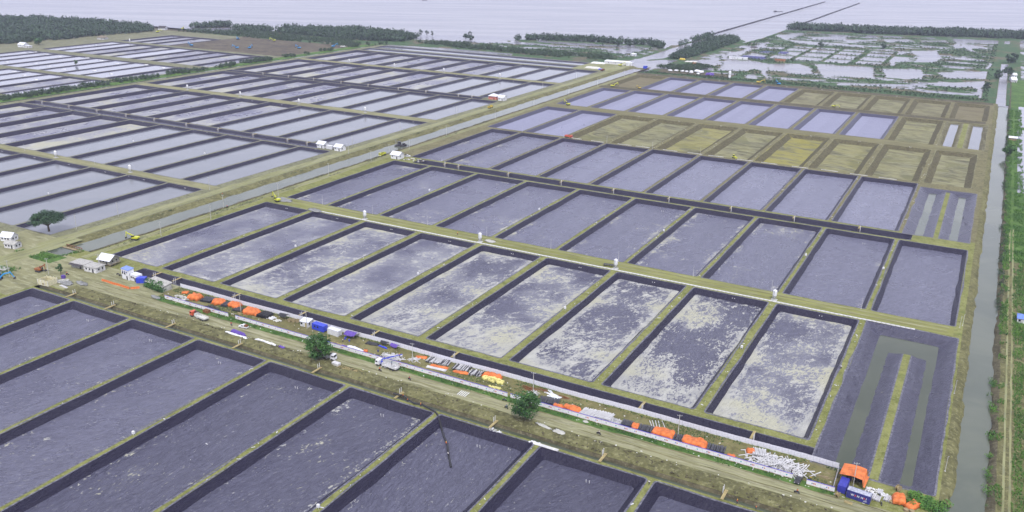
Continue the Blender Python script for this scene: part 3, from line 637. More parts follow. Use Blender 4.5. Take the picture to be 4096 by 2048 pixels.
def heightfield(name, x0, x1, y0, y1, step, fn, m):
    xs = np.arange(x0, x1+step, step); ys = np.arange(y0, y1+step, step); X, Y = np.meshgrid(xs, ys); Z = fn(X, Y)
    n, k = X.shape; idx = np.arange(n*k).reshape(n, k)
    keep = np.maximum.reduce([Z[:-1, :-1], Z[1:, :-1], Z[:-1, 1:], Z[1:, 1:]]) > -1.9
    F = np.stack([idx[:-1, :-1], idx[:-1, 1:], idx[1:, 1:], idx[1:, :-1]], -1)[keep]
    used = np.unique(F); rem = np.full(n*k, -1); rem[used] = np.arange(len(used))
    V = np.column_stack([X.ravel(), Y.ravel(), Z.ravel()])[used]
    o = place(name, np_mesh(name, V, rem[F], m, True)); prop(o, kind='structure'); return o
def warp(X, Y, a, s): return X+(fbm(X/s, Y/s, 4)-0.5)*a, Y+(fbm(X/s+31, Y/s+17, 4)-0.5)*a*1.6
GRID_X = [(56, 88), (93, 130), (136, 169), (176, 211)]; GRID_Y = [(1046, 1092), (1098, 1150), (1158, 1200), (1210, 1238)]
def marsh_z(X, Y):
    wx, wy = warp(X, Y, 6, 24)
    water = np.zeros(X.shape, bool)
    for p in MARSH: water |= in_poly(wx, wy, p)
    grid = (X > 52) & (X < 216) & (Y > 1040) & (Y < 1246)
    gw = np.zeros(X.shape, bool)
    for a, b in GRID_X:
        for c, d in GRID_Y: gw |= (X > a) & (X < b) & (Y > c) & (Y < d)
    water = np.where(grid, gw, water)
    streak = fbm(X/44, Y/12+5, 5)                      # drowned hollows in the reeds
    north = np.clip((Y-830)/100, 0, 1)
    hollow = (streak > 0.535) & ~grid & (north > 0.05) & (X < 345)
    land = fbm(X/11, Y/11, 3)*0.5-1.0
    z = np.where(water | hollow, -1.75, land)
    for pts, wd in (([(14, 1230), (123, 1247), (294, 1336), (318, 1300), (354, 1168), (350, 1092)], 5), ([(68, 1004), (215, 1059), (272, 1050), (344, 1087)], 6), ([(-44, 790), (122, 792), (229, 806), (345, 812)], 11), ([(-18, 1500), (-13, 1345), (-40, 950), (-49, 850)], 7), ([(-20, 1498), (19, 1494), (400, 1568)], 14), ([(-44, 800), (60, 812), (75, 880), (73, 905)], 8)):
        d = seg_dist(X, Y, pts); z = np.maximum(z, -0.35-np.clip((d-wd*0.5)/3, 0, 1)*1.4)
    south = Y < 822+8*fbm(X/14, Y/14, 3)
    z = np.where(south, np.maximum(z, -0.75), z)
    e = (X > 352) | ((X > 346) & (Y < 1080)); z = np.where(e & (Y > 830) & ~((X > 361) & (X < 370)), np.maximum(z, -0.5), z)
    z = np.where((X > 361) & (X < 370) & (Y < 1180), -2.0, z)
    z = np.where((X > 384) & (Y > 930), -1.75+0.9*(fbm(X/20, Y/20, 4) > 0.5), z)
    mouth = (X < -45) & (Y > 800); z = np.where(mouth | (Y > 1655), -2.2, z)
    z = np.where(X+14 < -31*np.clip((1345-Y)/400, 0, 1)-2, -2.2, z)
    return z
heightfield('marsh', -52, 560, 788, 1665, 3.0, marsh_z, marsh_g)
LAND = [(-1080, 770), (-930, 778), (-905, 812), (-860, 812), (-790, 842), (-775, 925), (-660, 1005), (-520, 975), (-505, 935), (-380, 972), (-360, 1040), (-285, 1088), (-200, 1092), (-150, 1112), (-112, 1075), (-104, 1060), (-100, 905), (-110, 846), (-500, 842), (-520, 800), (-1080, 800)]
def coast_z(X, Y):
    wx, wy = warp(X, Y, 12, 30); z = np.full(X.shape, -2.2)
    land = in_poly(wx, wy, LAND); z = np.where(land, fbm(X/12, Y/12, 3)*0.5-0.9, z)
    wx, wy = warp(X, Y, 6, 20)
    for p in COAST: z = np.where(in_poly(wx, wy, p), -1.75, z)
    hol = (fbm(X/24, Y/11+9, 5) > 0.57) & (Y > 905) & (X > -480); z = np.where(hol, -1.75, z)
    for pts, wd in (([(-112, 1116), (-104, 1060), (-103, 955), (-112, 905), (-136, 889)], 5), ([(-99, 1302), (-104, 1190), (-105, 1059)], 5), ([(-80, 920), (-68, 944)], 4), ([(-930, 868), (-903, 905), (-898, 915)], 16), ([(-842, 866), (-820, 874)], 10)):
        d = seg_dist(X, Y, pts); z = np.maximum(z, -0.5-np.clip((d-wd*0.5)/3, 0, 1)*1.6)
    t = in_poly(*warp(X, Y, 6, 20), [(-67, 935), (-30, 950), (-24, 1150), (-28, 1252), (-58, 1300), (-86, 1262), (-78, 1110)])
    z = np.where(t, -0.7, z)
    z = np.where((X > -75) & (X < -49) & (Y < 905), -2.2, z)
    return np.where((Y < 843) & (X > -520), -2.2, z)
heightfield('coast', -1080, -14, 770, 1320, 3.5, coast_z, marsh_g)
sheet('brown_flats', [(-744, -521, 649, 800)], 0.02, earth('flats_earth', (0.06, 0.05, 0.042), (0.11, 0.095, 0.065), (0.16, 0.145, 0.085), 0.03, 0.15, (0.7, 1.6, 1), bump=0.8))
sheet('west_canal_water', [(-517, -494.5, 120, 846)], WATER_Z, canal_w)
strip('west_canal_bank', 'y', 120, 845, 3, [(-518, 0, 0), (-514, 0.1, .5), (-509, -0.5, 1), (-506, -2, .8)], veg_g, 0.7, seed=31)
strip('west_canal_bank', 'y', 120, 845, 3, [(-499, -2, .8), (-497.5, -0.6, 1), (-495, 0.02, .3), (-493.5, 0.03, 0)], bank_e, 0.5, seed=32)
# ---- leaf templates
def clump(nq, rs, size, flat=0.75, inner=0.25, droop=0.25):
    d = rs.randn(nq, 3); d /= np.linalg.norm(d, axis=1, keepdims=True)
    bump_ = 1+0.22*np.sin(d[:, 0]*5+rs.rand()*6)*np.cos(d[:, 1]*4+rs.rand()*6)+0.15*np.sin(d[:, 2]*7+rs.rand()*6)
    rad = np.where(rs.rand(nq) < inner, 0.4+0.5*rs.rand(nq), 0.82+0.2*rs.rand(nq))*bump_
    c = d*rad[:, None]; c[:, 2] *= flat
    nrm = d*0.9+rs.randn(nq, 3)*0.55+np.array([0, 0, 0.35]); nrm /= np.linalg.norm(nrm, axis=1, keepdims=True)
    u = np.cross(nrm, rs.randn(nq, 3)); u /= np.linalg.norm(u, axis=1, keepdims=True); v_ = np.cross(nrm, u)
    s = size*(0.6+0.8*rs.rand(nq))[:, None]
    q = np.stack([c-u*s, c-v_*s*0.6, c+u*s, c+v_*s*0.6], 1)
    return q.reshape(-1, 3)
RS = np.random.RandomState(21)
T_FAR = [clump(44, RS, 0.34, 1.0) for _ in range(6)]
T_LOW = [clump(16, RS, 0.5, 0.6) for _ in range(5)]
T_BUSH = [clump(60, RS, 0.17, 0.75) for _ in range(5)]
T_TUFT = []
for _ in range(5):
    q = []
    for k in range(7):
        a = RS.rand()*6.28; l = 0.5+0.5*RS.rand(); w_ = 0.10; dx, dy = math.cos(a), math.sin(a)
        b = RS.randn(2)*0.25; q += [(b[0]-dy*w_, b[1]+dx*w_, 0), (b[0]+dy*w_, b[1]-dx*w_, 0), (b[0]+dx*l*.6+dy*w_*.5, b[1]+dy*l*.6-dx*w_*.5, l), (b[0]+dx*l*.6-dy*w_*.5, b[1]+dy*l*.6+dx*w_*.5, l)]
    T_TUFT.append(np.array(q))
def scatter_mesh(name, P, S, templates, m, zs=None, seed=1):
    rs = np.random.RandomState(seed); out_ = []
    which = rs.randint(len(templates), size=len(P)); ang = rs.rand(len(P))*6.283
    for k, T in enumerate(templates):
        ii = np.where(which == k)[0]
        if not len(ii): continue
        ca, sa = np.cos(ang[ii])[:, None], np.sin(ang[ii])[:, None]; s = S[ii][:, None]; z_ = (zs[ii] if zs is not None else S[ii])[:, None]
        x = (T[None, :, 0]*ca-T[None, :, 1]*sa)*s+P[ii, 0:1]; y = (T[None, :, 0]*sa+T[None, :, 1]*ca)*s+P[ii, 1:2]; z = T[None, :, 2]*z_+P[ii, 2:3]
        out_.append(np.stack([x, y, z], -1).reshape(-1, 3))
    V = np.vstack(out_); F = np.arange(len(V)).reshape(-1, 4)
    return np_mesh(name, V, F, m)
def fill(poly, spacing, seed, fn=None):
    rs = np.random.RandomState(seed); p = np.array(poly); x0, y0 = p.min(0); x1, y1 = p.max(0)
    gx, gy = np.meshgrid(np.arange(x0, x1, spacing), np.arange(y0, y1, spacing)); q = np.column_stack([gx.ravel(), gy.ravel()])+(rs.rand(gx.size, 2)-.5)*spacing*1.3
    wx, wy = warp(q[:, 0], q[:, 1], spacing*3, spacing*6); k = in_poly(wx, wy, poly)
    if fn is not None: k &= fn(q[:, 0], q[:, 1])
    return q[k]
def grove(name, label, poly, spacing, h, seed, m=None, fn=None, ground=-0.8, templates=None):
    q = fill(poly, spacing, seed, fn)
    if not len(q): return
    rs = np.random.RandomState(seed+1); hh = h*(0.65+0.5*rs.rand(len(q)))*(0.75+0.5*fbm(q[:, 0]/40, q[:, 1]/40, 3))
    P = np.column_stack([q, ground+hh*0.52]); S = hh*0.42
    o = place(name, scatter_mesh(name, P, S, templates or T_FAR, m or leaf_mang, hh*0.5, seed)); prop(o, label, kind='stuff'); return o
grove('mangrove_wood', 'broad mangrove wood on the shore beyond the old ponds', [(-2100, 300), (-970, 505), (-943, 545), (-943, 660), (-928, 772), (-985, 815), (-1045, 806), (-1175, 812), (-1290, 785), (-1370, 752), (-2100, 900)], 7.0, 11, 41, fn=lambda x, y: x > -1750+0*y)
grove('mangrove_islet', 'small mangrove islet standing in the sea', [(-940, 862), (-925, 858), (-890, 905), (-900, 925), (-920, 905)], 4.5, 11, 42)
grove('mangrove_wood', 'mangrove block beyond the flooded inlet', [(-850, 870), (-790, 850), (-765, 880), (-790, 925), (-845, 905)], 5.5, 10, 43)
grove('mangrove_wood', 'long mangrove block on the shore behind the brown flats', [(-752, 885), (-600, 868), (-500, 895), (-508, 965), (-660, 1000), (-770, 930)], 5.5, 11, 44)
grove('shrub_belt', 'low shrub belt between the brown flats and the mangroves', [(-900, 806), (-740, 806), (-590, 800), (-530, 806), (-490, 868), (-600, 858), (-760, 868), (-880, 822)], 5.0, 5.5, 45, leaf_shrub, fn=lambda x, y: fbm(x/30, y/20, 3) > 0.42)
grove('shrub_belt', 'low mangrove belt along the outermost lined basin', [(-480, 905), (-380, 884), (-270, 876), (-190, 866), (-132, 884), (-118, 900), (-150, 918), (-260, 905), (-370, 925), (-440, 925)], 4.5, 6.0, 46, leaf_shrub, fn=lambda x, y: fbm(x/26, y/26, 3) > 0.36)
grove('shoreline_mangroves', 'mangroves along the open shore beside the ponds with green dikes', [(-365, 1028), (-340, 1040), (-280, 1078), (-200, 1076), (-150, 1092), (-118, 1062), (-112, 1085), (-150, 1120), (-200, 1105), (-285, 1100), (-362, 1050)], 5.0, 10, 47, fn=lambda x, y: fbm(x/14, y/14, 2) > 0.34)
grove('mangrove_tongue', 'mangroves on the tongue of land beside the canal mouth', [(-62, 945), (-38, 960), (-34, 1150), (-36, 1240), (-58, 1285), (-80, 1250), (-72, 1110)], 4.2, 7.5, 48, leaf_mang)
grove('mangrove_wood', 'long mangrove belt behind the marsh', [(-22, 1522), (20, 1515), (105, 1530), (217, 1550), (400, 1600), (560, 1640), (560, 1700), (390, 1665), (200, 1610), (90, 1585), (0, 1575)], 5.5, 12, 49)
grove('spit_trees', 'row of trees on the narrow spit at the canal mouth', [(-104, 1120), (-98, 1120), (-95, 1290), (-101, 1290)], 4.5, 10, 50, fn=lambda x, y: (y > 1180) | (fbm(x/10, y/10, 2) > 0.5))
grove('canal_scrub', 'green scrub along the narrow western canal', [(-521, 235), (-508, 235), (-508, 620), (-521, 620)], 3.2, 4.5, 51, leaf_shrub, fn=lambda x, y: fbm(x/20, y/20, 3) > 0.40, ground=-0.2)
grove('canal_scrub', 'scrub patches at the head of the narrow western canal', [(-521, 640), (-508, 640), (-508, 835), (-521, 835)], 3.2, 4.5, 52, leaf_shrub, fn=lambda x, y: fbm(x/20, y/20, 3) > 0.52, ground=-0.2)
grove('marsh_scrub', 'green scrub along the marsh side of the last bank', [(-44, 792), (350, 796), (352, 820), (120, 815), (-40, 806)], 3.4, 2.6, 53, leaf_shrub, ground=-0.6, templates=T_LOW)
grove('marsh_scrub', 'dense bushes between the tents and the canal mouth', [(-44, 850), (-20, 840), (10, 850), (20, 895), (-5, 905), (-30, 870)], 3.2, 4.5, 54, leaf_shrub)
def on_land(x, y): return marsh_z(x, y) > -1.0
grove('marsh_reeds', 'reed and scrub patches all over the flooded marsh', [(-20, 830), (350, 830), (352, 1480), (-10, 1480)], 4.6, 2.4, 55, leaf_shrub, fn=lambda x, y: on_land(x, y) & (fbm(x/22, y/22, 3) > 0.40), ground=-0.9, templates=T_LOW)
def on_coast(x, y): return coast_z(x, y) > -1.0
grove('coast_reeds', 'green growth on the dikes between the shore ponds', [(-480, 905), (-110, 905), (-110, 1060), (-480, 960)], 5.0, 2.2, 56, leaf_shrub, fn=lambda x, y: on_coast(x, y), ground=-0.8, templates=T_LOW)
# ---- boundary strip beside the right-hand canal
def tufts(name, label, poly, spacing, s, seed, m, fn=None, z=0.0, templates=None, zsc=1.0):
    q = fill(poly, spacing, seed, fn); rs = np.random.RandomState(seed); S = s*(0.5+rs.rand(len(q)))
    o = place(name, scatter_mesh(name, np.column_stack([q, np.full(len(q), z)]), S, templates or T_TUFT, m, S*zsc, seed)); return prop(o, label, kind='stuff')
tufts('bank_grass', 'lush green grass on the bank across the boundary canal', [(373.2, 130), (384, 130), (384, 760), (373.2, 760)], 0.9, 0.9, 61, leaf_grass, fn=lambda x, y: (np.abs(x-377.4) > 0.9) & (fbm(x/5, y/9, 3) > 0.38))
tufts('bank_grass', 'patchy grass along the twin wheel path across the canal', [(374, -60), (386, -60), (386, 150), (374, 150)], 0.6, 0.6, 62, leaf_grass, fn=lambda x, y: (np.abs(x-377.4) > 1.3) & (fbm(x/3, y/7, 3) > (0.55-0.24*(np.abs(x-380.4) < 1.2)-0.10*(x > 381.5))))
tufts('bank_bushes', 'dark bushes at the water edge of the grassy bank', [(372.6, 160), (374.6, 160), (374.6, 760), (372.6, 760)], 1.6, 1.3, 63, leaf_shrub, z=-0.3, templates=T_BUSH, fn=lambda x, y: fbm(x/6, y/12, 3) > 0.42)
tufts('bank_bushes', 'leafy bushes overhanging the boundary canal', [(371.8, -40), (374, -40), (374, 110), (371.8, 110)], 1.2, 1.1, 64, leaf_grass, z=-0.5, templates=T_BUSH, fn=lambda x, y: fbm(x/6, y/9, 3) > 0.60)
tufts('verge_grass_blades', 'rough green grass along the foot of the white hoarding', [(30, -28.6), (331, -28.6), (331, -25.4), (30, -25.4)], 0.55, 0.42, 65, leaf_tree, fn=lambda x, y: fbm(x/4, y/2, 3) > 0.40, z=0.05)
tufts('yard_grass_blades', 'green grass patches inside the storage yard', [(30, -25), (331, -25), (331, -12.6), (30, -12.6)], 0.6, 0.38, 66, leaf_tree, z=0.05, fn=lambda x, y: (fbm(x/9, y/4, 3) > (0.60-0.20*(y > -14.6)-0.14*(x < 84))))
tufts('dike_weeds', 'small weeds on the banks of the main canal', [(-74.5, -3), (-42, -3), (-42, 420), (-74.5, 420)], 1.3, 0.45, 67, leaf_shrub, z=0.1, templates=T_BUSH, fn=lambda x, y: ((x < -71) | (x > -51)) & (fbm(x/5, y/16, 3) > 0.60))
sheet('paddy_water', [(380.4, 800, 395, 640), (381.5, 800, 655, 780)], 0.12, marsh_w)
# ================================================================== builders for the things
PI = math.pi
def rod(a, b, r, n=6): return MB().tube(a, b, r, None, n)
# ---- feed silo: tank (hopper, barrel, cone lid), four legs, pad
def make_silo():
    t = thing('feed_silo', 'x', 'silo', group='feed silos along the tracks')
    MB().box((0, 0, 0.10), (2.8, 2.6, 0.2)).build('pad', concrete, t)
    MB().lathe([(0.16, 0.95), (0.98, 2.45), (1.0, 2.5), (1.0, 4.75), (0.99, 4.8), (0.35, 5.35), (0.33, 5.36)], 16).build('tank', white, t, smooth=False)
    MB().lathe([(0.36, 5.34), (0.36, 5.5), (0.2, 5.6), (0.02, 5.62)], 12).build('lid', offw, t)
    for i in range(4):
        a = PI/4+i*PI/2; x, y = math.cos(a)*1.03, math.sin(a)*1.03
        rod((x, y, 0.2), (x, y, 3.2), 0.06).build('leg', greym, t)
    MB().lathe([(0.14, 0.45), (0.14, 1.0)], 8).build('outlet', greym, t)
    m = MB()
    for s in (-0.18, 0.18): m.tube((s, -1.1, 0.3), (s, -1.1, 5.2), 0.025, None, 5)
    for k in range(14): m.tube((-0.18, -1.1, 0.5+k*0.34), (0.18, -1.1, 0.5+k*0.34), 0.018, None, 4)
    m.build('ladder', greym, t)
    for z in (1.3, 2.2): 
        b = MB()
        for i in range(4):
            a = PI/4+i*PI/2; c = a+PI/2; b.tube((math.cos(a)*1.03, math.sin(a)*1.03, z-0.4), (math.cos(c)*1.03, math.sin(c)*1.03, z+0.4), 0.022, None, 5)
        b.build('brace', greym, t)
    return t
# ---- plank jetty over a channel
def make_jetty(L=4.8, wide=0.85, posts=2, drop=2.0):
    t = thing('plank_jetty', 'x', 'footbridge')
    for k in range(3): MB().box((-wide/3+k*wide/3, -L/2, 0.42+0.012*k), (wide/3-0.03, L, 0.06)).build('plank', wood, t)
    for s in (-1, 1):
        MB().box((s*wide*0.42, -L/2, 0.33), (0.08, L*0.98, 0.12)).build('beam', wood, t)
        MB().tube((s*wide*0.42, -L+0.3, -drop), (s*wide*0.42, -L+0.3, 0.34), 0.06, None, 6).build('leg', wood_d, t)
    for k in range(posts): MB().tube((wide*0.9, -L+0.1+k*1.0, -drop), (wide*0.9, -L+0.1+k*1.0, 2.0), 0.13, None, 8).build('standpipe', pvc, t)
    return t
# ---- two white stub pipes on a pond bank or floor
def make_stub(h=1.0, lean=0.0):
    t = thing('pipe_pair', 'x', 'pipes')
    for s in (-0.55, 0.55):
        MB().path([(s, 0, -0.4), (s, -0.05-lean*0.5, h*0.5), (s, -0.1-lean, h*(1 if lean == 0 else 0.55))], 0.14, 8).build('pipe', pvc, t)
    return t
# ---- feeder box on a dike
def make_feeder():
    t = thing('feeder', 'x', 'feeder')
    MB().box((0, 0, 1.0), (0.85, 0.75, 0.9)).build('hopper', white, t)
    MB().lathe([(0.5, 1.45), (0.12, 1.72), (0.1, 1.73)], 8).build('lid', offw, t)
    for sx_ in (-0.36, 0.36):
        for sy in (-0.3, 0.3): MB().tube((sx_, sy, 0), (sx_, sy, 0.6), 0.05, None, 5).build('leg', offw, t)
    MB().tube((0.3, 0.2, 1.4), (0.3, 0.2, 3.3), 0.035, None, 5).build('mast', greym, t)
    MB().box((0.3, 0.2, 3.3), (0.55, 0.16, 0.12)).build('lamp', darkm, t)
    return t
# ---- poles
def make_utility():
    t = thing('utility_pole', 'x', 'utility pole')
    MB().tube((0, 0, -0.4), (0, 0, 8.6), 0.16, 0.10, 8).build('post', concrete, t)
    MB().box((0, 0, 8.2), (1.7, 0.1, 0.12)).build('crossarm', greym, t)
    for x in (-0.75, 0, 0.75): MB().lathe([(0.05, 8.26), (0.08, 8.36), (0.05, 8.5)], 6, (x, 0, 0)).build('insulator', offw, t)
    return t
def make_white_pole():
    t = thing('slim_white_pole', 'x', 'pole')
    MB().tube((0, 0, -0.3), (0, 0, 5.6), 0.09, 0.06, 6).build('shaft', pvc, t); MB().box((0, 0, 0.04), (0.5, 0.5, 0.1)).build('base', concrete, t)
    MB().box((0.18, 0, 5.5), (0.45, 0.16, 0.1)).build('lamp', greym, t)
    return t
# ---- vehicles
def wheel(t, x, y, r=0.45, w_=0.28):
    o = MB().lathe([(r*0.55, -w_/2), (r, -w_/2+0.03), (r, w_/2-0.03), (r*0.55, w_/2)], 14).build('wheel', rubber, t, (x, y, r)); o.rotation_euler = (PI/2, 0, 0)
    MB().lathe([(r*0.12, -w_/2-0.01), (r*0.54, -w_/2+0.03), (r*0.54, w_/2-0.03), (r*0.12, w_/2+0.01)], 10).build('rim', greym, o)
def truck_cab(t, x, m, L=1.9, W=2.3, H=1.9, z=0.75):
    c = MB().prism([(x-L/2, z), (x+L/2, z), (x+L/2, z+0.75), (x+L/2-0.22, z+H-0.1), (x+L/2-0.35, z+H), (x-L/2, z+H)], 0, 2, (-W/2, W/2)).build('cab', m, t)
    MB().prism([(x+L/2+0.012, z+0.8), (x+L/2-0.20, z+H-0.18), (x+L/2-0.24, z+H-0.18), (x+L/2-0.03, z+0.8)], 0, 2, (-W*0.44, W*0.44)).build('windscreen', glass, c)
    for s in (-1, 1):
        MB().box((x+0.15, s*(W/2+0.005), z+H*0.68), (L*0.52, 0.03, H*0.33)).build('side_window', glass, c)
        MB().box((x+L/2+0.02, s*W*0.38, z+0.3), (0.06, 0.3, 0.2)).build('headlight', white, c)
        MB().box((x+L/2-0.05, s*(W/2+0.16), z+H*0.75), (0.08, 0.14, 0.4)).build('mirror', darkm, c)
    MB().box((x+L/2+0.05, 0, z-0.12), (0.14, W, 0.28)).build('bumper', offw, t)
def crane_truck(label, loc, rz, cabm, bedm, boomm, boom_to, load=None):
    t = thing('crane_truck', label, 'truck', loc, rz)
    MB().box((-1.2, 0, 0.75), (9.2, 0.9, 0.3)).build('chassis', darkm, t)
    truck_cab(t, 3.9, cabm)
    MB().box((-2.1, 0, 1.08), (7.0, 2.4, 0.16)).build('bed', bedm, t)
    for s in (-1, 1): MB().box((-2.1, s*1.2, 1.45), (7.0, 0.07, 0.6)).build('side_board', bedm, t)
    MB().box((1.42, 0, 1.7), (0.07, 2.4, 1.1)).build('headboard', bedm, t); MB().box((-5.62, 0, 1.4), (0.07, 2.4, 0.5)).build('tailboard', bedm, t)
    MB().box((2.2, 0, 1.4), (0.7, 0.7, 1.5)).build('crane_base', boomm, t)
    bm_ = MB().tube((2.2, 0, 2.1), (2.2, 0, 3.0), 0.2, None, 8).build('crane_column', boomm, t)
    d = (Vector(boom_to)-Vector((2.2, 0, 3.0))); m = MB(); L = d.length
    a = math.atan2(d.y, d.x); e = math.asin(d.z/L)
    b = MB().box((L*0.3, 0, 0), (L*0.6, 0.3, 0.36)).box((L*0.72, 0, 0), (L*0.56, 0.22, 0.26)).build('boom', boomm, t, (2.2, 0, 3.0)); b.rotation_euler = (0, -e, a)
    MB().tube(Vector(boom_to), Vector(boom_to)-Vector((0, 0, 0.9)), 0.03, None, 5).build('hook', darkm, t)
    for x in (3.7, -2.6, -3.9):
        for s in (-1, 1): wheel(t, x, s*1.02, 0.5, 0.32)
    for s in (-1, 1): MB().box((-0.2, s*1.0, 0.62), (1.2, 0.25, 0.4)).build('tank', greym, t)
    return t
def dump_truck(label, loc, rz, m, bedm):
    t = thing('dump_truck', label, 'truck', loc, rz)
    MB().box((-0.6, 0, 0.75), (6.4, 0.9, 0.3)).build('chassis', darkm, t); truck_cab(t, 2.2, m, 1.7, 2.2, 1.8)
    b = MB()
    b.prism([(-3.9, 1.1), (1.2, 1.0), (1.5, 2.3), (-4.0, 2.2)], 0, 2, (-1.15, -1.07)); b.prism([(-3.9, 1.1), (1.2, 1.0), (1.5, 2.3), (-4.0, 2.2)], 0, 2, (1.07, 1.15))
    b.box((-1.35, 0, 1.08), (5.1, 2.2, 0.1)).box((1.3, 0, 1.7), (0.08, 2.2, 1.2)).box((-3.95, 0, 1.6), (0.08, 2.2, 1.0)); b.build('tipper_body', bedm, t)
    MB().prism([(-3.7, 1.15), (1.1, 1.15), (0.6, 1.75), (-1.2, 2.05), (-3.2, 1.7)], 0, 2, (-1.0, 1.0)).build('load', mudbank_e, t)
    for x in (2.0, -1.9, -3.0):
        for s in (-1, 1): wheel(t, x, s*1.0, 0.48, 0.32)
    return t
def pickup(label, loc, rz, m, load=None):
    t = thing('pickup', label, 'pickup', loc, rz)
    MB().prism([(-2.2, 0.45), (2.2, 0.45), (2.25, 0.85), (1.95, 1.0), (1.05, 1.08), (0.55, 1.62), (-0.45, 1.65), (-0.55, 1.0), (-2.2, 1.0)], 0, 2, (-0.84, 0.84)).build('body', m, t)
    MB().prism([(1.04, 1.12), (0.58, 1.60), (0.54, 1.60), (1.0, 1.12)], 0, 2, (-0.72, 0.72)).build('windscreen', glass, t)
    for s in (-1, 1): MB().prism([(-0.4, 1.12), (0.9, 1.12), (0.5, 1.55), (-0.35, 1.57)], 0, 2, (s*0.85-0.01, s*0.85+0.01)).build('side_window', glass, t)
    MB().box((-1.38, 0, 1.02), (1.5, 1.5, 0.08)).build('cargo_bed', darkm, t)
    if load: MB().box((-1.4, 0, 1.3), (1.3, 1.3, 0.5)).box((-1.2, 0.1, 1.65), (0.8, 0.9, 0.3), 0.3).build('load', load, t)
    for x in (1.4, -1.35):
        for s in (-1, 1): wheel(t, x, s*0.74, 0.34, 0.22)
    for s in (-1, 1): MB().box((2.22, s*0.6, 0.78), (0.06, 0.3, 0.16)).build('headlight', white, t)
    return t
def make_motorbike():
    t = thing('motorbike', 'x', 'motorbike')
    for x in (-0.62, 0.62):
        o = MB().lathe([(0.2, -0.05), (0.29, -0.04), (0.29, 0.04), (0.2, 0.05)], 14).build('wheel', rubber, t, (x, 0, 0.29)); o.rotation_euler = (PI/2, 0, 0)
        MB().lathe([(0.03, -0.04), (0.2, -0.03), (0.2, 0.03), (0.03, 0.04)], 8).build('hub', greym, o)
    MB().prism([(-0.35, 0.35), (0.2, 0.35), (0.5, 0.75), (0.35, 0.9), (0.1, 0.62), (-0.6, 0.72), (-0.7, 0.62)], 0, 2, (-0.14, 0.14)).build('body', darkm, t)
    MB().box((-0.25, 0, 0.76), (0.75, 0.26, 0.1)).build('seat', black, t)
    MB().tube((0.62, 0, 0.3), (0.42, 0, 0.98), 0.035, None, 6).build('fork', greym, t)
    MB().tube((0.38, -0.34, 1.02), (0.38, 0.34, 1.02), 0.025, None, 6).build('handlebar', darkm, t)
    MB().lathe([(0.02, -0.05), (0.1, 0.0), (0.1, 0.05)], 8, (0.5, 0, 0.86)).build('headlight', white, t)
    MB().tube((-0.1, 0.15, 0.3), (-0.75, 0.17, 0.36), 0.05, None, 6).build('exhaust', greym, t)
    return t
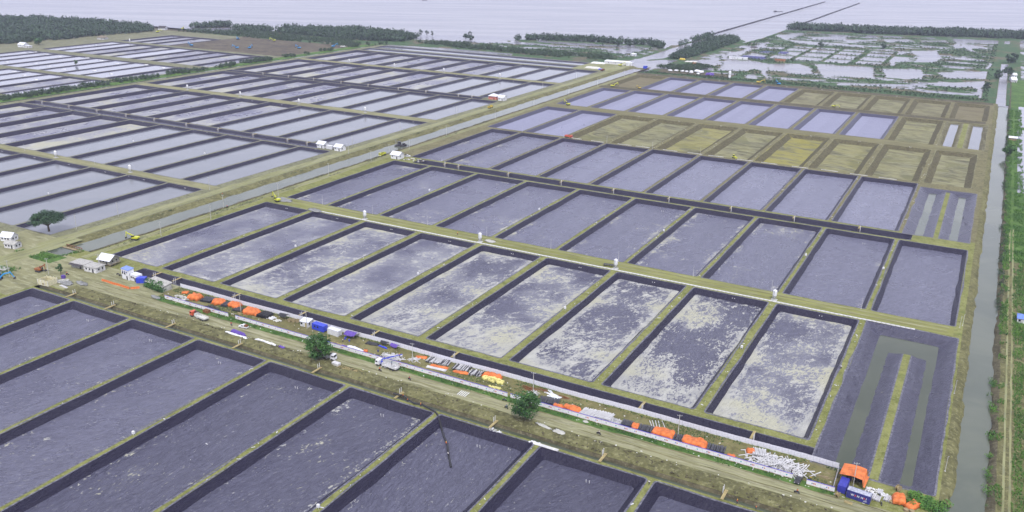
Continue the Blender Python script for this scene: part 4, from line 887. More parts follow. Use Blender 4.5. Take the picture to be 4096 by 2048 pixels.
def excavator(label, loc, rz, m, boom=(55, -75), swing=0.0, scale=1.0, stickL=2.7):
    t = thing('excavator', label, 'excavator', loc, rz); t.scale = (scale,)*3
    for s in (-1, 1):
        tr = MB().prism([(-1.75, 0.25), (-1.5, 0.02), (1.5, 0.02), (1.75, 0.25), (1.75, 0.62), (1.5, 0.85), (-1.5, 0.85), (-1.75, 0.62)], 0, 2, (s*1.05-0.28, s*1.05+0.28)).build('track', darkm, t)
        for x in (-1.1, -0.55, 0, 0.55, 1.1):
            w_ = MB().lathe([(0.05, -0.3), (0.2, -0.3), (0.2, 0.3), (0.05, 0.3)], 8).build('roller', rubber, tr, (x, s*1.05, 0.28)); w_.rotation_euler = (PI/2, 0, 0)
    MB().box((0, 0, 0.6), (1.6, 1.7, 0.4)).build('undercarriage', darkm, t)
    h = MB().prism([(-2.1, 1.05), (1.5, 1.05), (1.5, 1.5), (0.4, 1.95), (-1.9, 2.0), (-2.25, 1.7)], 0, 2, (-1.25, 1.25)).build('house', m, t); h.rotation_euler = (0, 0, swing)
    c = MB().prism([(0.1, 1.5), (1.55, 1.5), (1.5, 2.2), (1.15, 2.85), (0.1, 2.85)], 0, 2, (0.3, 1.22)).build('cab', glass, t); c.rotation_euler = (0, 0, swing)
    MB().box((0.62, 0.76, 2.88), (1.1, 0.96, 0.07)).build('cab_roof', m, c)
    MB().box((-1.9, 0, 1.45), (0.55, 2.4, 0.75)).build('counterweight', m, h)
    a1 = R_(boom[0]); a2 = R_(boom[1]); B0 = Vector((1.35, -0.1, 1.55)); k = Vector((1.7*math.cos(a1), 0, 1.7*math.sin(a1)))
    B1 = B0+k; a1b = a1-R_(32); B2 = B1+Vector((3.0*math.cos(a1b), 0, 3.0*math.sin(a1b))); B3 = B2+Vector((stickL*math.cos(a2), 0, stickL*math.sin(a2)))
    def beam(name, a, b, w0, w1, wd, par):
        d = (b-a).normalized(); n = Vector((-d.z, 0, d.x)); y = Vector((0, wd/2, 0)); vs = []
        for p, w_ in ((a, w0), (b, w1)): vs += [p+n*w_/2-y, p+n*w_/2+y, p-n*w_/2+y, p-n*w_/2-y]
        o = MB().add(vs, [(0, 1, 2, 3), (4, 7, 6, 5), (0, 4, 5, 1), (1, 5, 6, 2), (2, 6, 7, 3), (3, 7, 4, 0)]).build(name, m, par); return o
    arm = thing('arm', None, None); arm.parent = t; arm.rotation_euler = (0, 0, swing); 
    for k_ in ('label', 'category'):
        if k_ in arm: del arm[k_]
    beam('boom', B0, B1, 0.5, 0.62, 0.42, arm); beam('boom', B1, B2, 0.62, 0.36, 0.40, arm); beam('stick', B2-(B3-B2).normalized()*0.6, B3, 0.45, 0.26, 0.32, arm)
    MB().tube(B0+Vector((0.35, 0.0, 0.15)), B1+(B2-B1)*0.15-Vector((0, 0, 0.3)), 0.09, None, 6).build('ram', greym, arm)
    MB().tube(B1+Vector((0.2, 0, 0.45)), B2-(B3-B2).normalized()*0.5, 0.08, None, 6).build('ram', greym, arm)
    bk = MB().prism([(0, 0.1), (0.35, 0.0), (0.55, -0.5), (0.2, -0.95), (-0.45, -0.75), (-0.25, -0.3)], 0, 2, (-0.5, 0.5)).build('bucket', darkm, arm, B3)
    return t
# ---- buildings
def house(name, label, loc, rz, w_, d, h, wallm, roofm, roof='gable', rise=1.6, over=0.5, door=True, wins=2, base=0.0, cat='house', wf=None):
    t = thing(name, label, cat, loc, rz)
    if base > 0.3:
        for sx_ in (-1, 1):
            for sy in (-1, 0, 1): MB().box((sx_*(w_/2-0.2), sy*(d/2-0.2), base/2), (0.25, 0.25, base)).build('stilt', wood_d, t)
        MB().box((0, 0, base-0.06), (w_+0.6, d+0.6, 0.14)).build('floor_deck', wood_d, t)
    wl = MB()
    for s in (-1, 1): wl.box((0, s*(d/2-0.08), base+h/2), (w_, 0.16, h)); wl.box((s*(w_/2-0.08), 0, base+h/2), (0.16, d-0.33, h))
    if roof == 'gable':
        for s in (-1, 1): wl.prism([(-d/2+0.01, base+h), (d/2-0.01, base+h), (0, base+h+rise-0.12)], 1, 2, (s*(w_/2-0.08)-0.07, s*(w_/2-0.08)+0.07))
    wall = wl.build('walls', wallm, t)
    if roof == 'gable':
        for s in (-1, 1):
            e = d/2+over; z0 = base+h-over*rise/(d/2)
            MB().add([(-w_/2-over, s*e, z0), (w_/2+over, s*e, z0), (w_/2+over, 0, base+h+rise), (-w_/2-over, 0, base+h+rise),
                      (-w_/2-over, s*e, z0+0.09), (w_/2+over, s*e, z0+0.09), (w_/2+over, 0, base+h+rise+0.1), (-w_/2-over, 0, base+h+rise+0.1)],
                     [(0, 1, 2, 3), (4, 7, 6, 5), (0, 4, 5, 1), (1, 5, 6, 2), (3, 2, 6, 7), (0, 3, 7, 4)]).build('roof_slope', roofm, t)
        MB().box((0, 0, base+h+rise+0.09), (w_+2*over, 0.3, 0.1)).build('ridge_cap', roofm, t)
    elif roof == 'hip':
        a, b = w_/2+over, d/2+over; r = max(0.2, a-b)
        MB().add([(-a, -b, base+h), (a, -b, base+h), (a, b, base+h), (-a, b, base+h), (-r, 0, base+h+rise), (r, 0, base+h+rise)], [(0, 1, 5, 4), (1, 2, 5), (2, 3, 4, 5), (3, 0, 4), (3, 2, 1, 0)]).build('roof', roofm, t)
    elif roof == 'flat':
        MB().box((0, 0, base+h+0.09), (w_+2*over, d+2*over, 0.16)).build('roof_slab', roofm, t)
    elif roof == 'lean':
        MB().prism([(-d/2-over, base+h-0.1), (d/2+over, base+h+rise), (d/2+over, base+h+rise+0.1), (-d/2-over, base+h)], 1, 2, (-w_/2-over, w_/2+over)).build('roof_sheet', roofm, t)
    if door:
        dd = MB().box((w_*0.22, -d/2-0.02, base+1.0), (0.95, 0.08, 2.0)).build('door', wf or darkm, t); MB().box((w_*0.22+0.36, -d/2-0.08, base+1.0), (0.06, 0.06, 0.16)).build('handle', greym, dd)
    for k in range(wins):
        x = -w_*0.32+k*w_*0.28
        wn = MB().box((x, -d/2-0.015, base+h*0.58), (0.95, 0.06, 0.95)).build('window', glass, t); MB().box((x, -d/2-0.05, base+h*0.58-0.52), (1.15, 0.12, 0.07)).build('sill', offw, wn)
        sd = MB().box((w_/2+0.015, -d*0.2+k*d*0.4, base+h*0.58), (0.06, 0.9, 0.9)).build('window', glass, t); MB().box((w_/2+0.05, -d*0.2+k*d*0.4, base+h*0.58-0.5), (0.12, 1.1, 0.07)).build('sill', offw, sd)
    return t
def container(label, loc, rz, m, L=6.06, W=2.44, H=2.6, wins=0, roofm=None, doorm=None):
    t = thing('container', label, 'container', loc, rz)
    n = int(L/0.28); pr = []
    for k in range(n+1):
        x = -L/2+0.12+(L-0.24)*k/n; pr.append((x, 0.0 if k % 2 else 0.06))
    for s in (-1, 1):
        poly = [(x, s*(W/2-0.07+y)) for x, y in pr]+[(x, s*(W/2-0.13)) for x, y in reversed(pr)]
        MB().prism(poly, 0, 1, (0.2, H-0.12)).build('side_panel', m, t)
    MB().box((-L/2+0.06, 0, H/2+0.05), (0.06, W-0.24, H-0.3)).build('end_panel', m, t)
    MB().box((0, 0, H-0.04), (L-0.1, W-0.1, 0.07)).build('roof', roofm or m, t); MB().box((0, 0, 0.14), (L-0.1, W-0.1, 0.12)).build('floor', darkm, t)
    f = MB()
    for sx_ in (-1, 1):
        for sy in (-1, 1): f.box((sx_*(L/2-0.07), sy*(W/2-0.07), H/2), (0.15, 0.15, H))
    for sy in (-1, 1):
        for z in (0.1, H-0.05): f.box((0, sy*(W/2-0.05), z), (L-0.3, 0.11, 0.14))
    f.build('frame', m, t)
    for s in (-1, 1):
        d = MB().box((L/2-0.05, s*W*0.235, H/2+0.05), (0.07, W*0.44, H-0.34)).build('door', doorm or m, t); MB().tube((L/2+0.02, s*W*0.12, 0.25), (L/2+0.02, s*W*0.12, H-0.2), 0.025, None, 5).build('lock_rod', greym, d)
    for k in range(wins):
        x = -L*0.25+k*L*0.25; wn = MB().box((x, -W/2-0.005, H*0.6), (0.75, 0.05, 0.8)).build('window', glass, t); MB().box((x, -W/2-0.03, H*0.6-0.45), (0.9, 0.08, 0.06)).build('sill', m, wn)
    return t
# ---- heaps, piles, tarps
def tarp(label, loc, rz, L, W, H, m, seed, name='tarpaulin', cat='tarpaulin', group=None, ragged=0.45, folds=0.42):
    nx, ny = max(8, int(L/0.45)), max(6, int(W/0.45)); X, Y = np.meshgrid(np.linspace(-1, 1, nx), np.linspace(-1, 1, ny))
    edge = np.minimum(1-np.abs(X), (1-np.abs(Y))); prof = np.clip(edge/0.30, 0, 1); prof = prof*prof*(3-2*prof)
    hx = X*L/2*(1+ragged*0.18*(fbm(Y*2+seed, X+seed, 3)-0.5)*2); hy = Y*W/2*(1+ragged*(fbm(X*2.2+seed*3, Y+seed, 3)-0.5)*2)
    Z = 0.06+H*prof*(0.70+0.6*(fbm(X*L*0.28+seed, Y*W*0.28, 3)-0.2)*0.9)+folds*(fbm(X*L*0.75+seed*2, Y*W*0.55, 4)-0.5)*(0.3+prof)
    Z = np.maximum(Z, 0.05+0.05*fbm(X*6, Y*6+seed, 2)); idx = np.arange(nx*ny).reshape(ny, nx)
    F = np.stack([idx[:-1, :-1], idx[:-1, 1:], idx[1:, 1:], idx[1:, :-1]], -1).reshape(-1, 4)
    me = np_mesh(name, np.column_stack([hx.ravel(), hy.ravel(), Z.ravel()]), F, m, True)
    o = place(name, me, None, loc, rz); prop(o, label, cat, group); sm = o.modifiers.new('thickness', 'SOLIDIFY'); sm.thickness = 0.03; return o
PIPE_ME = {}
def pipe_mesh(L, r, m):
    k = (round(L, 1), round(r, 2), m.name)
    if k not in PIPE_ME:
        mb = MB(); n = 7; mb.tube((-L/2, 0, 0), (L/2, 0, 0), r, None, n, False)
        PIPE_ME[k] = mb.tube((-L/2, 0, 0), (L/2, 0, 0), r*0.86, None, n, False).mesh('pipe', m, False)
    return PIPE_ME[k]
def pipe_pile(label, loc, rz, along, n, L, r, m, layers=2, jit=0.06, m2=None, seed=0, group='pipe stacks in the storage yard', skew=0.0):
    """pipes lie across the yard; the pile runs `along` metres in x"""
    rs = random.Random(seed); t = thing('pipe_stack', label, 'pipes', loc, rz, group); k = 0
    for ly in range(layers):
        cnt = max(1, int(n*(1-0.14*ly)))
        for i in range(cnt):
            x = -along/2+along*(i+0.5)/cnt+rs.uniform(-1, 1)*along/cnt*0.25+0.06*ly
            mm = m2 if (m2 and rs.random() < 0.45) else m
            o = place('pipe', pipe_mesh(L, r, mm), t, (x, rs.uniform(-0.5, 0.5)*jit*6, r+ly*r*1.75+rs.uniform(0, jit)*0.6), rot=(0, rs.uniform(-1, 1)*jit*0.3, PI/2+skew+rs.uniform(-1, 1)*jit*1.6))
            k += 1
    return t
def pipe_scatter(label, loc, spread, n, L, r, m, seed, hmax=1.0, group='loose heaps of white pipe'):
    rs = random.Random(seed); t = thing('pipe_heap', label, 'pipes', loc, 0, group)
    for i in range(n):
        a = rs.gauss(PI*0.5, 0.75); u, v = rs.gauss(0, 0.42), rs.gauss(0, 0.40); u = max(-1, min(1, u)); v = max(-1, min(1, v))
        z = r+hmax*(1-abs(u))*(1-abs(v))*rs.random()
        place('pipe', pipe_mesh(L*rs.choice((0.75, 1, 1)), r, m), t, (u*spread[0]/2, v*spread[1]/2, z), rot=(0, rs.uniform(-0.07, 0.07), a))
    return t
def drum(label, loc, rz, r=0.9, w_=0.9, flat=False, group='cable drums'):
    t = thing('cable_drum', label, 'cable drum', loc, rz, group); c = thing('axle', None, None); bpy.data.objects.remove(c)
    rot = (0, 0, 0) if flat else (PI/2, 0, 0); z = w_/2 if flat else r
    for s in (-1, 1):
        o = MB().lathe([(0.08, -0.04), (r, -0.04), (r, 0.04), (0.08, 0.04)], 18).build('flange', wood_d, t, (0, 0 if flat else s*w_/2, z+(s*w_/2 if flat else 0))); o.rotation_euler = rot
        b = MB().box((0, 0, 0.05), (r*1.8, 0.12, 0.03)).box((0, 0.3*r, 0.05), (r*1.6, 0.1, 0.03)).build('batten', wood, o)
    k = MB().lathe([(r*0.55, -w_/2+0.05), (r*0.6, 0), (r*0.55, w_/2-0.05)], 14).build('core', wood, t, (0, 0, z)); k.rotation_euler = rot
    return t
def blob_mesh(rs, sx_, sy, sz, m, name='sack', n1=6, n2=9, rag=0.13):
    mb = MB(); vs = []; fs = []
    for i in range(n1+1):
        th = PI*i/n1
        for j in range(n2):
            ph = 2*PI*j/n2; k = 1+rs.uniform(-rag, rag); vs.append((sx_*math.sin(th)**0.7*math.cos(ph)*k if 0 < i < n1 else 0, sy*math.sin(th)**0.7*math.sin(ph)*k if 0 < i < n1 else 0, sz*(1+math.cos(th))*k*0.5 if i < n1 else 0))
    for i in range(n1):
        for j in range(n2): fs.append((i*n2+j, i*n2+(j+1) % n2, (i+1)*n2+(j+1) % n2, (i+1)*n2+j))
    return mb.add(vs, fs).mesh(name, m, True)
def heap_of(name, part, label, cat, loc, spread, n, size, mats, seed, h=0.6, box=False, group=None, rz=0.0):
    rs = random.Random(seed); t = thing(name, label, cat, loc, rz, group)
    mes = []
    for m in mats:
        for q in range(2):
            mes.append(MB().box((0, 0, size[2]/2), size).mesh(part, m) if box else blob_mesh(rs, size[0]/2, size[1]/2, size[2], m, part))
    for i in range(n):
        u, v = rs.uniform(-1, 1), rs.uniform(-1, 1); z = h*(1-abs(u)*0.8)*(1-abs(v)*0.8)*rs.random()
        place(part, rs.choice(mes), t, (u*spread[0]/2, v*spread[1]/2, z), rz=rs.uniform(0, 3.1) if not box else rs.uniform(-0.5, 0.5))
    return t
def canopy(label, loc, rz, L, W, H, m, seed, name='tarp_shelter', pm=None):
    t = thing(name, label, 'shelter', loc, rz)
    for sx_ in (-1, 1):
        for sy in (-1, 1): MB().tube((sx_*L*0.46, sy*W*0.46, 0), (sx_*L*0.46, sy*W*0.46, H), 0.05, None, 6).build('post', pm or wood_d, t)
    nx, ny = 12, 10; X, Y = np.meshgrid(np.linspace(-1, 1, nx), np.linspace(-1, 1, ny))
    Z = H+0.7*(1-np.abs(Y)**1.3)-0.35*(1-X**2)*(np.abs(Y) > 0.6)+0.25*(fbm(X*2+seed, Y*2, 3)-0.5)
    idx = np.arange(nx*ny).reshape(ny, nx); F = np.stack([idx[:-1, :-1], idx[:-1, 1:], idx[1:, 1:], idx[1:, :-1]], -1).reshape(-1, 4)
    o = place('sheet', np_mesh('sheet', np.column_stack([(X*L/2).ravel(), (Y*W/2).ravel(), Z.ravel()]), F, m, True), t); sm = o.modifiers.new('thickness', 'SOLIDIFY'); sm.thickness = 0.03
    return t
# ---- trees
def leafy(parent, name, blobs, nq, size, m, seed):
    rs = np.random.RandomState(seed); out_ = []
    for (cx_, cy_, cz_, rx, rz_) in blobs:
        q = clump(nq, rs, size/rx, 1.0, 0.3); q = q*np.array([rx, rx, rz_])+np.array([cx_, cy_, cz_]); out_.append(q)
    V = np.vstack(out_); return place(name, np_mesh(name, V, np.arange(len(V)).reshape(-1, 4), m), parent)
def tree(label, loc, H, R, seed, m, spread=False, nb=26, nq=70, leaf=0.34, trunk_r=0.28, low=0.22, name='tree', cat='tree', group=None):
    rs = random.Random(seed); t = thing(name, label, cat, loc, 0, group); blobs = []
    for k in range(nb):
        a = rs.uniform(0, 2*PI); 
        if spread:
            d = R*math.sqrt(rs.random())*0.86; z = H*(0.38+0.50*(1-(d/R)**2)*rs.uniform(0.4, 1)+0.07*rs.random()); r = R*rs.uniform(0.17, 0.26); blobs.append((math.cos(a)*d, math.sin(a)*d, z, r, r*0.5))
        else:
            u = rs.uniform(-1, 1); d = R*math.sqrt(max(0, 1-u*u))*rs.uniform(0.45, 0.82); z = H*(low+(1-low)*0.5)+u*H*(1-low)*0.40; r = R*rs.uniform(0.26, 0.40); blobs.append((math.cos(a)*d, math.sin(a)*d, z, r, r*0.8))
    trunk = MB(); lean = (rs.uniform(-.3, .3), rs.uniform(-.3, .3)); top = (lean[0], lean[1], H*(0.45 if spread else 0.55))
    trunk.path([(0, 0, -0.2), (lean[0]*0.3, lean[1]*0.3, H*0.18), top], [trunk_r*1.25, trunk_r, trunk_r*0.6], 8); trunk.build('trunk', bark, t)
    for k in range(min(9, nb)):
        b = blobs[k]; s = (lean[0]*0.4, lean[1]*0.4, H*(0.24 if spread else 0.3)); mid = tuple((s[i]*0.5+b[i]*0.5)+(0.3 if i == 2 else 0) for i in range(3))
        MB().path([s, mid, b[:3]], [trunk_r*0.5, trunk_r*0.3, trunk_r*0.1], 5).build('limb', bark, t)
    leafy(t, 'crown', blobs, nq, leaf, m, seed); return t
# ---- people
def skin_mesh(name, verts, edges, radii, m, levels=1):
    me = bpy.data.meshes.new(name); me.from_pydata(verts, edges, []); o = bpy.data.objects.new(name, me); COL.objects.link(o)
    md = o.modifiers.new('skin', 'SKIN'); md.use_smooth_shade = True
    for i, r in enumerate(radii): me.skin_vertices[0].data[i].radius = (r, r)
    sb = o.modifiers.new('sub', 'SUBSURF'); sb.levels = levels; sb.render_levels = levels
    bpy.context.view_layer.update(); dg = bpy.context.evaluated_depsgraph_get(); res = bpy.data.meshes.new_from_object(o.evaluated_get(dg)); res.name = name
    res.materials.clear(); res.materials.append(m); bpy.data.objects.remove(o); return res
def pose_joints(pose):
    J = dict(pel=(0, 0, .95), spi=(0, 0, 1.15), che=(.02, 0, 1.36), nec=(.03, 0, 1.50), hea=(.05, 0, 1.60), top=(.05, 0, 1.72))
    for s, k in ((-1, 'r'), (1, 'l')):
        J['sho'+k] = (.01, s*.19, 1.42); J['hip'+k] = (0, s*.10, .90)
        if pose == 'ride':
            J['elb'+k] = (.2, s*.26, 1.2); J['wri'+k] = (.40, s*.26, 1.10); J['kne'+k] = (.38, s*.16, .78); J['ank'+k] = (.16, s*.16, .40); J['toe'+k] = (.36, s*.16, .34)
        elif pose == 'carry':
            J['elb'+k] = (.12, s*.27, 1.22); J['wri'+k] = (.30, s*.12, 1.30); J['kne'+k] = (.06+.10*s, s*.11, .50); J['ank'+k] = (-.02+.22*s, s*.11, .09); J['toe'+k] = (.18+.22*s, s*.12, .03)
        else:
            f = 1 if pose == 'walk' else 0
            J['elb'+k] = (-.03-.10*s*f, s*.25, 1.16); J['wri'+k] = (.06-.20*s*f, s*.26, .93); J['kne'+k] = (.03+.14*s*f, s*.10, .50); J['ank'+k] = (-.02+.26*s*f, s*.10, .09); J['toe'+k] = (.16+.26*s*f, s*.11, .03)
    return J
PEOPLE = {}
def person_parts(pose):
    if pose in PEOPLE: return PEOPLE[pose]
    J = pose_joints(pose); names = []; V = []; E_ = []; RR = []
    def ad(n, r, par=None, p=None):
        V.append(p or J[n]); RR.append(r); names.append(n); i = len(V)-1
        if par is not None: E_.append((par, i))
        return i
    pel = ad('pel', .13); spi = ad('spi', .13, pel); che = ad('che', .15, spi); nec = ad('nec', .06, che); hea = ad('hea', .10, nec); ad('top', .085, hea)
    ad('nose', .02, hea, (J['hea'][0]+.12, 0, J['hea'][2]))
    for k in 'rl':
        sh = ad('sho'+k, .07, che); el = ad('elb'+k, .05, sh); wr = ad('wri'+k, .035, el)
        a, b = Vector(J['elb'+k]), Vector(J['wri'+k]); d = (b-a).normalized(); sd = d.orthogonal().normalized(); pm = ad('palm', .036, wr, tuple(b+d*.07))
        for q in range(4): 
            kn = ad('f', .010, pm, tuple(b+d*.13+sd*(q-1.5)*.022)); ad('f', .009, kn, tuple(b+d*(.19-.012*abs(q-1.5))+sd*(q-1.5)*.024+Vector((.012, 0, 0))))
        ad('th', .011, pm, tuple(b+d*.09-sd*.065))
        hp = ad('hip'+k, .095, pel); kn = ad('kne'+k, .062, hp); an = ad('ank'+k, .042, kn); ad('toe'+k, .04, an)
    body = skin_mesh('body', V, E_, RR, skin_m)
    def sub(nm, ch, grow):
        vs = []; es = []; rs_ = []; ix = {}
        for a, b, ra, rb in ch:
            for n_, r in ((a, ra), (b, rb)):
                if n_ not in ix: ix[n_] = len(vs); vs.append(J[n_]); rs_.append(r+grow)
            es.append((ix[a], ix[b]))
        return skin_mesh(nm, vs, es, rs_, sh_wh)
    sh = sub('shirt', [('pel', 'spi', .135, .135), ('spi', 'che', .135, .15), ('che', 'shor', .15, .075), ('che', 'shol', .15, .075), ('shor', 'elbr', .075, .055), ('shol', 'elbl', .075, .055)], .022)
    tr = sub('trousers', [('pel', 'hipr', .13, .10), ('pel', 'hipl', .13, .10), ('hipr', 'kner', .10, .068), ('hipl', 'knel', .10, .068), ('kner', 'ankr', .068, .05), ('knel', 'ankl', .068, .05)], .02)
    hm = MB().lathe([(.135, .0), (.132, .05), (.10, .11), (.04, .14), (.005, .145)], 12, (J['top'][0], 0, J['top'][2]-.08)).mesh('helmet', hel_y, True)
    PEOPLE[pose] = (body, sh, tr, hm); return PEOPLE[pose]
CLOTH = {}
def person(label, loc, rz, pose='stand', shirt=None, legs=None, hat=None, scale=1.0):
    b, sh, tr, hm = person_parts(pose); t = place('person', b, None, loc, rz); t.scale = (scale,)*3; prop(t, label, 'person')
    for nm, me, m in (('shirt', sh, shirt or hi_or), ('trousers', tr, legs or trous), ('helmet' if hat else 'hair', hm, hat or black)):
        k = (me.name, m.name)
        if k not in CLOTH: c = me.copy(); c.materials.clear(); c.materials.append(m); CLOTH[k] = c
        place(nm, CLOTH[k], t)
    return t
# ================================================================== things along the tracks and dikes
def nth(k): return ORD[k]
silo0 = make_silo(); used = {}
def put(proto, key, loc, rz, label, group=None):
    if key not in used:
        used[key] = 1; proto.location = loc; proto.rotation_euler = (0, 0, rz); proto['label'] = label
        if group: proto['group'] = group
        return proto
    return dup(proto, loc, rz, label, group)
for k, x in enumerate((38.3, 118.3, 199.2, 279.6)):
    put(silo0, 'silo', (x, 117.6, 0.03), 0, ('white feed silo, first from the canal on the earth road between pond rows', 'white feed silo in the middle of the earth road, second from the canal',
        'white feed silo with a flatbed trailer parked beside it', 'white feed silo nearest the reservoir tongue on the earth road')[k])
for x, y, l in ((-169, 118, 'white feed silo nearest the canal on the first western track'), (-251, 118, 'white feed silo farther out on the first western track'),
                (-169, 384, 'first white feed silo from the canal on the second western track'), (-252, 384, 'second white feed silo from the canal on the second western track'),
                (-332, 384, 'third white feed silo from the canal on the second western track'), (-410, 384, 'outermost white feed silo on the second western track'),
                (-171, 649, 'first white feed silo from the canal on the third western track'), (-252, 649, 'second white feed silo from the canal on the third western track'),
                (-328, 649, 'third white feed silo from the canal on the third western track'), (-402, 649, 'outermost white feed silo on the third western track'), (-828, 644, 'lone white feed silo among the old ponds below the mangrove wood')):
    put(silo0, 'silo', (x, y, 0.03), 0, l)
jb = make_jetty(5.6, 0.95)
for k, x in enumerate((7, 21, 60.5, 101, 141, 181, 261, 301)):
    put(jb, 'jet', (x, -4.2, 0), 0, '%s plank jetty with white standpipes over the fence channel, counted from the village' % nth(k), 'plank jetties over the fence channel')
for k, x in enumerate((-5, 22, 61, 100, 142, 181, 221, 262, 302)):
    dup(jb, (x, -48.2, 0), PI, '%s plank jetty with white pipes over the roadside ditch, counted from the village' % nth(k), 'plank jetties over the roadside ditch')
for k, x in enumerate((6, 18, 60, 102, 141, 180, 221, 260, 298)):
    dup(jb, (x, 258.2, 0), 0, '%s plank jetty in the black channel beyond the second pond row' % nth(k), 'plank jetties over the second channel')
for k, x in enumerate((-127, -148, -186, -227, -266, -307, -345, -386, -427, -468)):
    dup(jb, (x, 258.2, 0), 0, '%s plank jetty behind the twin pump houses' % nth(k), 'plank jetties west of the canal')
for k, x in enumerate((-130, -147, -189, -226, -268, -307, -348, -387, -428)):
    dup(jb, (x, 520.2, 0), 0, '%s plank jetty in the channel by the pink house' % nth(k), 'plank jetties by the pink house')
st = make_stub(1.0); sl_p = make_stub(0.5, 0.9); fd = make_feeder()
for k in range(9):
    x = EX[k]+22
    if k > 0: put(st, 'st', (x, -57, -2.3), 0, 'pair of white standpipes in the %s pond south of the road' % nth(k), 'standpipes in ponds south of the road')
    put(sl_p, 'sl', (x, 112.3, -1.0), 0, 'pair of white inlet pipes on the far bank of the %s muddy pond' % nth(k), 'inlet pipes on the muddy ponds')
    dup(st, (x+2, 232, -2.3), 0, 'pair of white standpipes in the %s pond beyond the silo road' % nth(k), 'standpipes beyond the silo road')
    if k > 1: dup(st, (x, 508.4, -0.6), 0, 'pair of white pipes in the bank of the %s bare pond' % nth(k), 'pipes in the bare ponds')
    dup(st, (x+1, 776, 0), 0, 'pair of white pipes on the marsh bank, %s from the canal' % nth(k), 'pipes on the marsh bank')
for k in range(6):
    dup(sl_p, (-107-40*k, 112.0, -1.0), 0, 'pair of white inlet pipes pouring into the %s western pond' % nth(k), 'inlet pipes west of the canal')
    dup(st, (-107-40*k, 241.5, -1.0), 0, 'pair of white pipes on the far bank of the %s western pond row two' % nth(k), 'pipes west of the canal')
    dup(sl_p, (-107-40*k, 376.0, -1.0), 0, 'pair of inlet pipes on the %s pond by the second silo track' % nth(k), 'inlet pipes by the second silo track')
    dup(sl_p, (-107-40*k, 640.0, -1.0), 0, 'pair of inlet pipes on the %s pond by the third silo track' % nth(k), 'inlet pipes by the third silo track')
for x, y, l in ((38, 58, 'first'), (118, 58, 'second'), (199.5, 57, 'third'), (280, 58, 'fourth')): put(fd, 'fd', (x, y, 0), 0, '%s white feeder box from the canal on a dike between muddy ponds' % l, 'feeder boxes')
for x, l in ((37, 'first'), (119, 'second'), (200, 'third'), (280, 'fourth'), (319, 'fifth')): dup(fd, (x+.4, 187.5, 0), 0, '%s white feeder box from the canal on a dike beyond the silo road' % l, 'feeder boxes')
for x, l in ((119.8, 'white feeder box on a dike south of the road with a lamp mast'), (199.8, 'white feeder box at the lower edge on a southern dike')): dup(fd, (x, -111.5, 0), 0, l, 'feeder boxes')
for x, y, l in ((-168.5, 53, 'white feeder box on the dike between flooded western ponds'), (-250, 183, 'white feeder box beyond the first western track, farther from the canal'), (-169.5, 183, 'white feeder box beyond the first western track, nearer the canal')): dup(fd, (x+3.5, y, 0), 0, l, 'feeder boxes')
wp = make_white_pole()
for k, x in enumerate((-3, 36, 76, 116.5, 157, 196.5, 237, 276, 317, 358)): put(wp, 'wp', (x, 128.0, 0), 0, '%s slim white lamp pole from the canal along the silo road' % nth(k), 'slim poles along the silo road')
for k, x in enumerate((0, 40, 80, 120, 160)): dup(wp, (x, 387.5, 0), 0, '%s slim white pole from the canal along the white pipe line' % nth(k), 'slim poles along the pipe line')
for k, (x, y) in enumerate(((360, 3), (359.5, 61), (359, 131))): dup(wp, (x, y, 0), 0, ('slim pole on the canal bank beside the reservoir corner', 'slim pole leaning on the bank half way along the reservoir', 'slim pole where the silo road meets the boundary bank')[k], 'slim poles on the boundary bank')
up = make_utility()
UP = [(-38.5, 34), (-38.5, 70), (-49, 90), (-40, 128), (-46, 185), (-45, 232), (-46, 256), (-44, 280), (-48, 340), (-46, 420), (-47, 500), (-46, 580), (-47, 660), (-46, 740), (-35, 0)]
for k, (x, y) in enumerate(UP[:14]): put(up, 'up', (x, y, 0), 0.2, 'concrete utility pole on the pond-side bank of the canal, number %s from the village' % (nth(k) if k < 13 else 'fourteenth'), 'utility poles along the canal')
for k, (x, y) in enumerate(((-89, 18), (-89.5, 46), (-88, 115), (-74.5, 242), (-90, 266), (-89, 330), (-88, 420), (-88, 510), (-88, 600), (-88, 690))): dup(up, (x, y, 0), 0.1, '%s utility pole along the canal road on the western bank' % nth(k), 'utility poles along the canal road')
for k, x in enumerate((-208, -290)): dup(wp, (x, 119, 0), 0, ('slim pole between the silos on the first western track', 'slim pole near the far end of the first western track')[k], 'slim poles on western tracks')
for k, (x, y) in enumerate(((-55, -48), (-51.5, -45.5), (-38, -34), (-19, -19), (-22, -17.5))): dup(up, (x, y, 0), 0.4*k, ('tall pole beside the blue excavator', 'tall pole between the excavators', 'tall pole behind the brown excavator', 'utility pole in front of the concrete sheds', 'utility pole against the concrete sheds')[k], 'poles in the village')
for k, (x, y, l) in enumerate(((76, -19.5, 'timber utility pole among the orange heaps'), (113, -18, 'utility pole beside the blue cabin container'), (170, -21, 'utility pole standing in the yard by the white pipe stacks'), (222.5, -18.5, 'utility pole beside the rusty frames'), (279, -20.5, 'utility pole with three insulators behind the orange heap'), (335.5, -20.5, 'utility pole in front of the orange tarp roof'))): dup(up, (x, y, 0), 0.3, l, 'utility poles in the yard')
# kerb line of concrete blocks beside the silo road
kt = thing('concrete_kerb', 'pale line of concrete blocks edging the silo road', 'kerb', (0, 115.6, 0))
km = MB().box((0, 0, 0.16), (1.9, 0.75, 0.32)).mesh('block', offw); rs_ = random.Random(3)
for k in range(168): place('block', km, kt, (6+k*2.0, rs_.uniform(-0.07, 0.07), 0), rz=rs_.uniform(-0.03, 0.03))
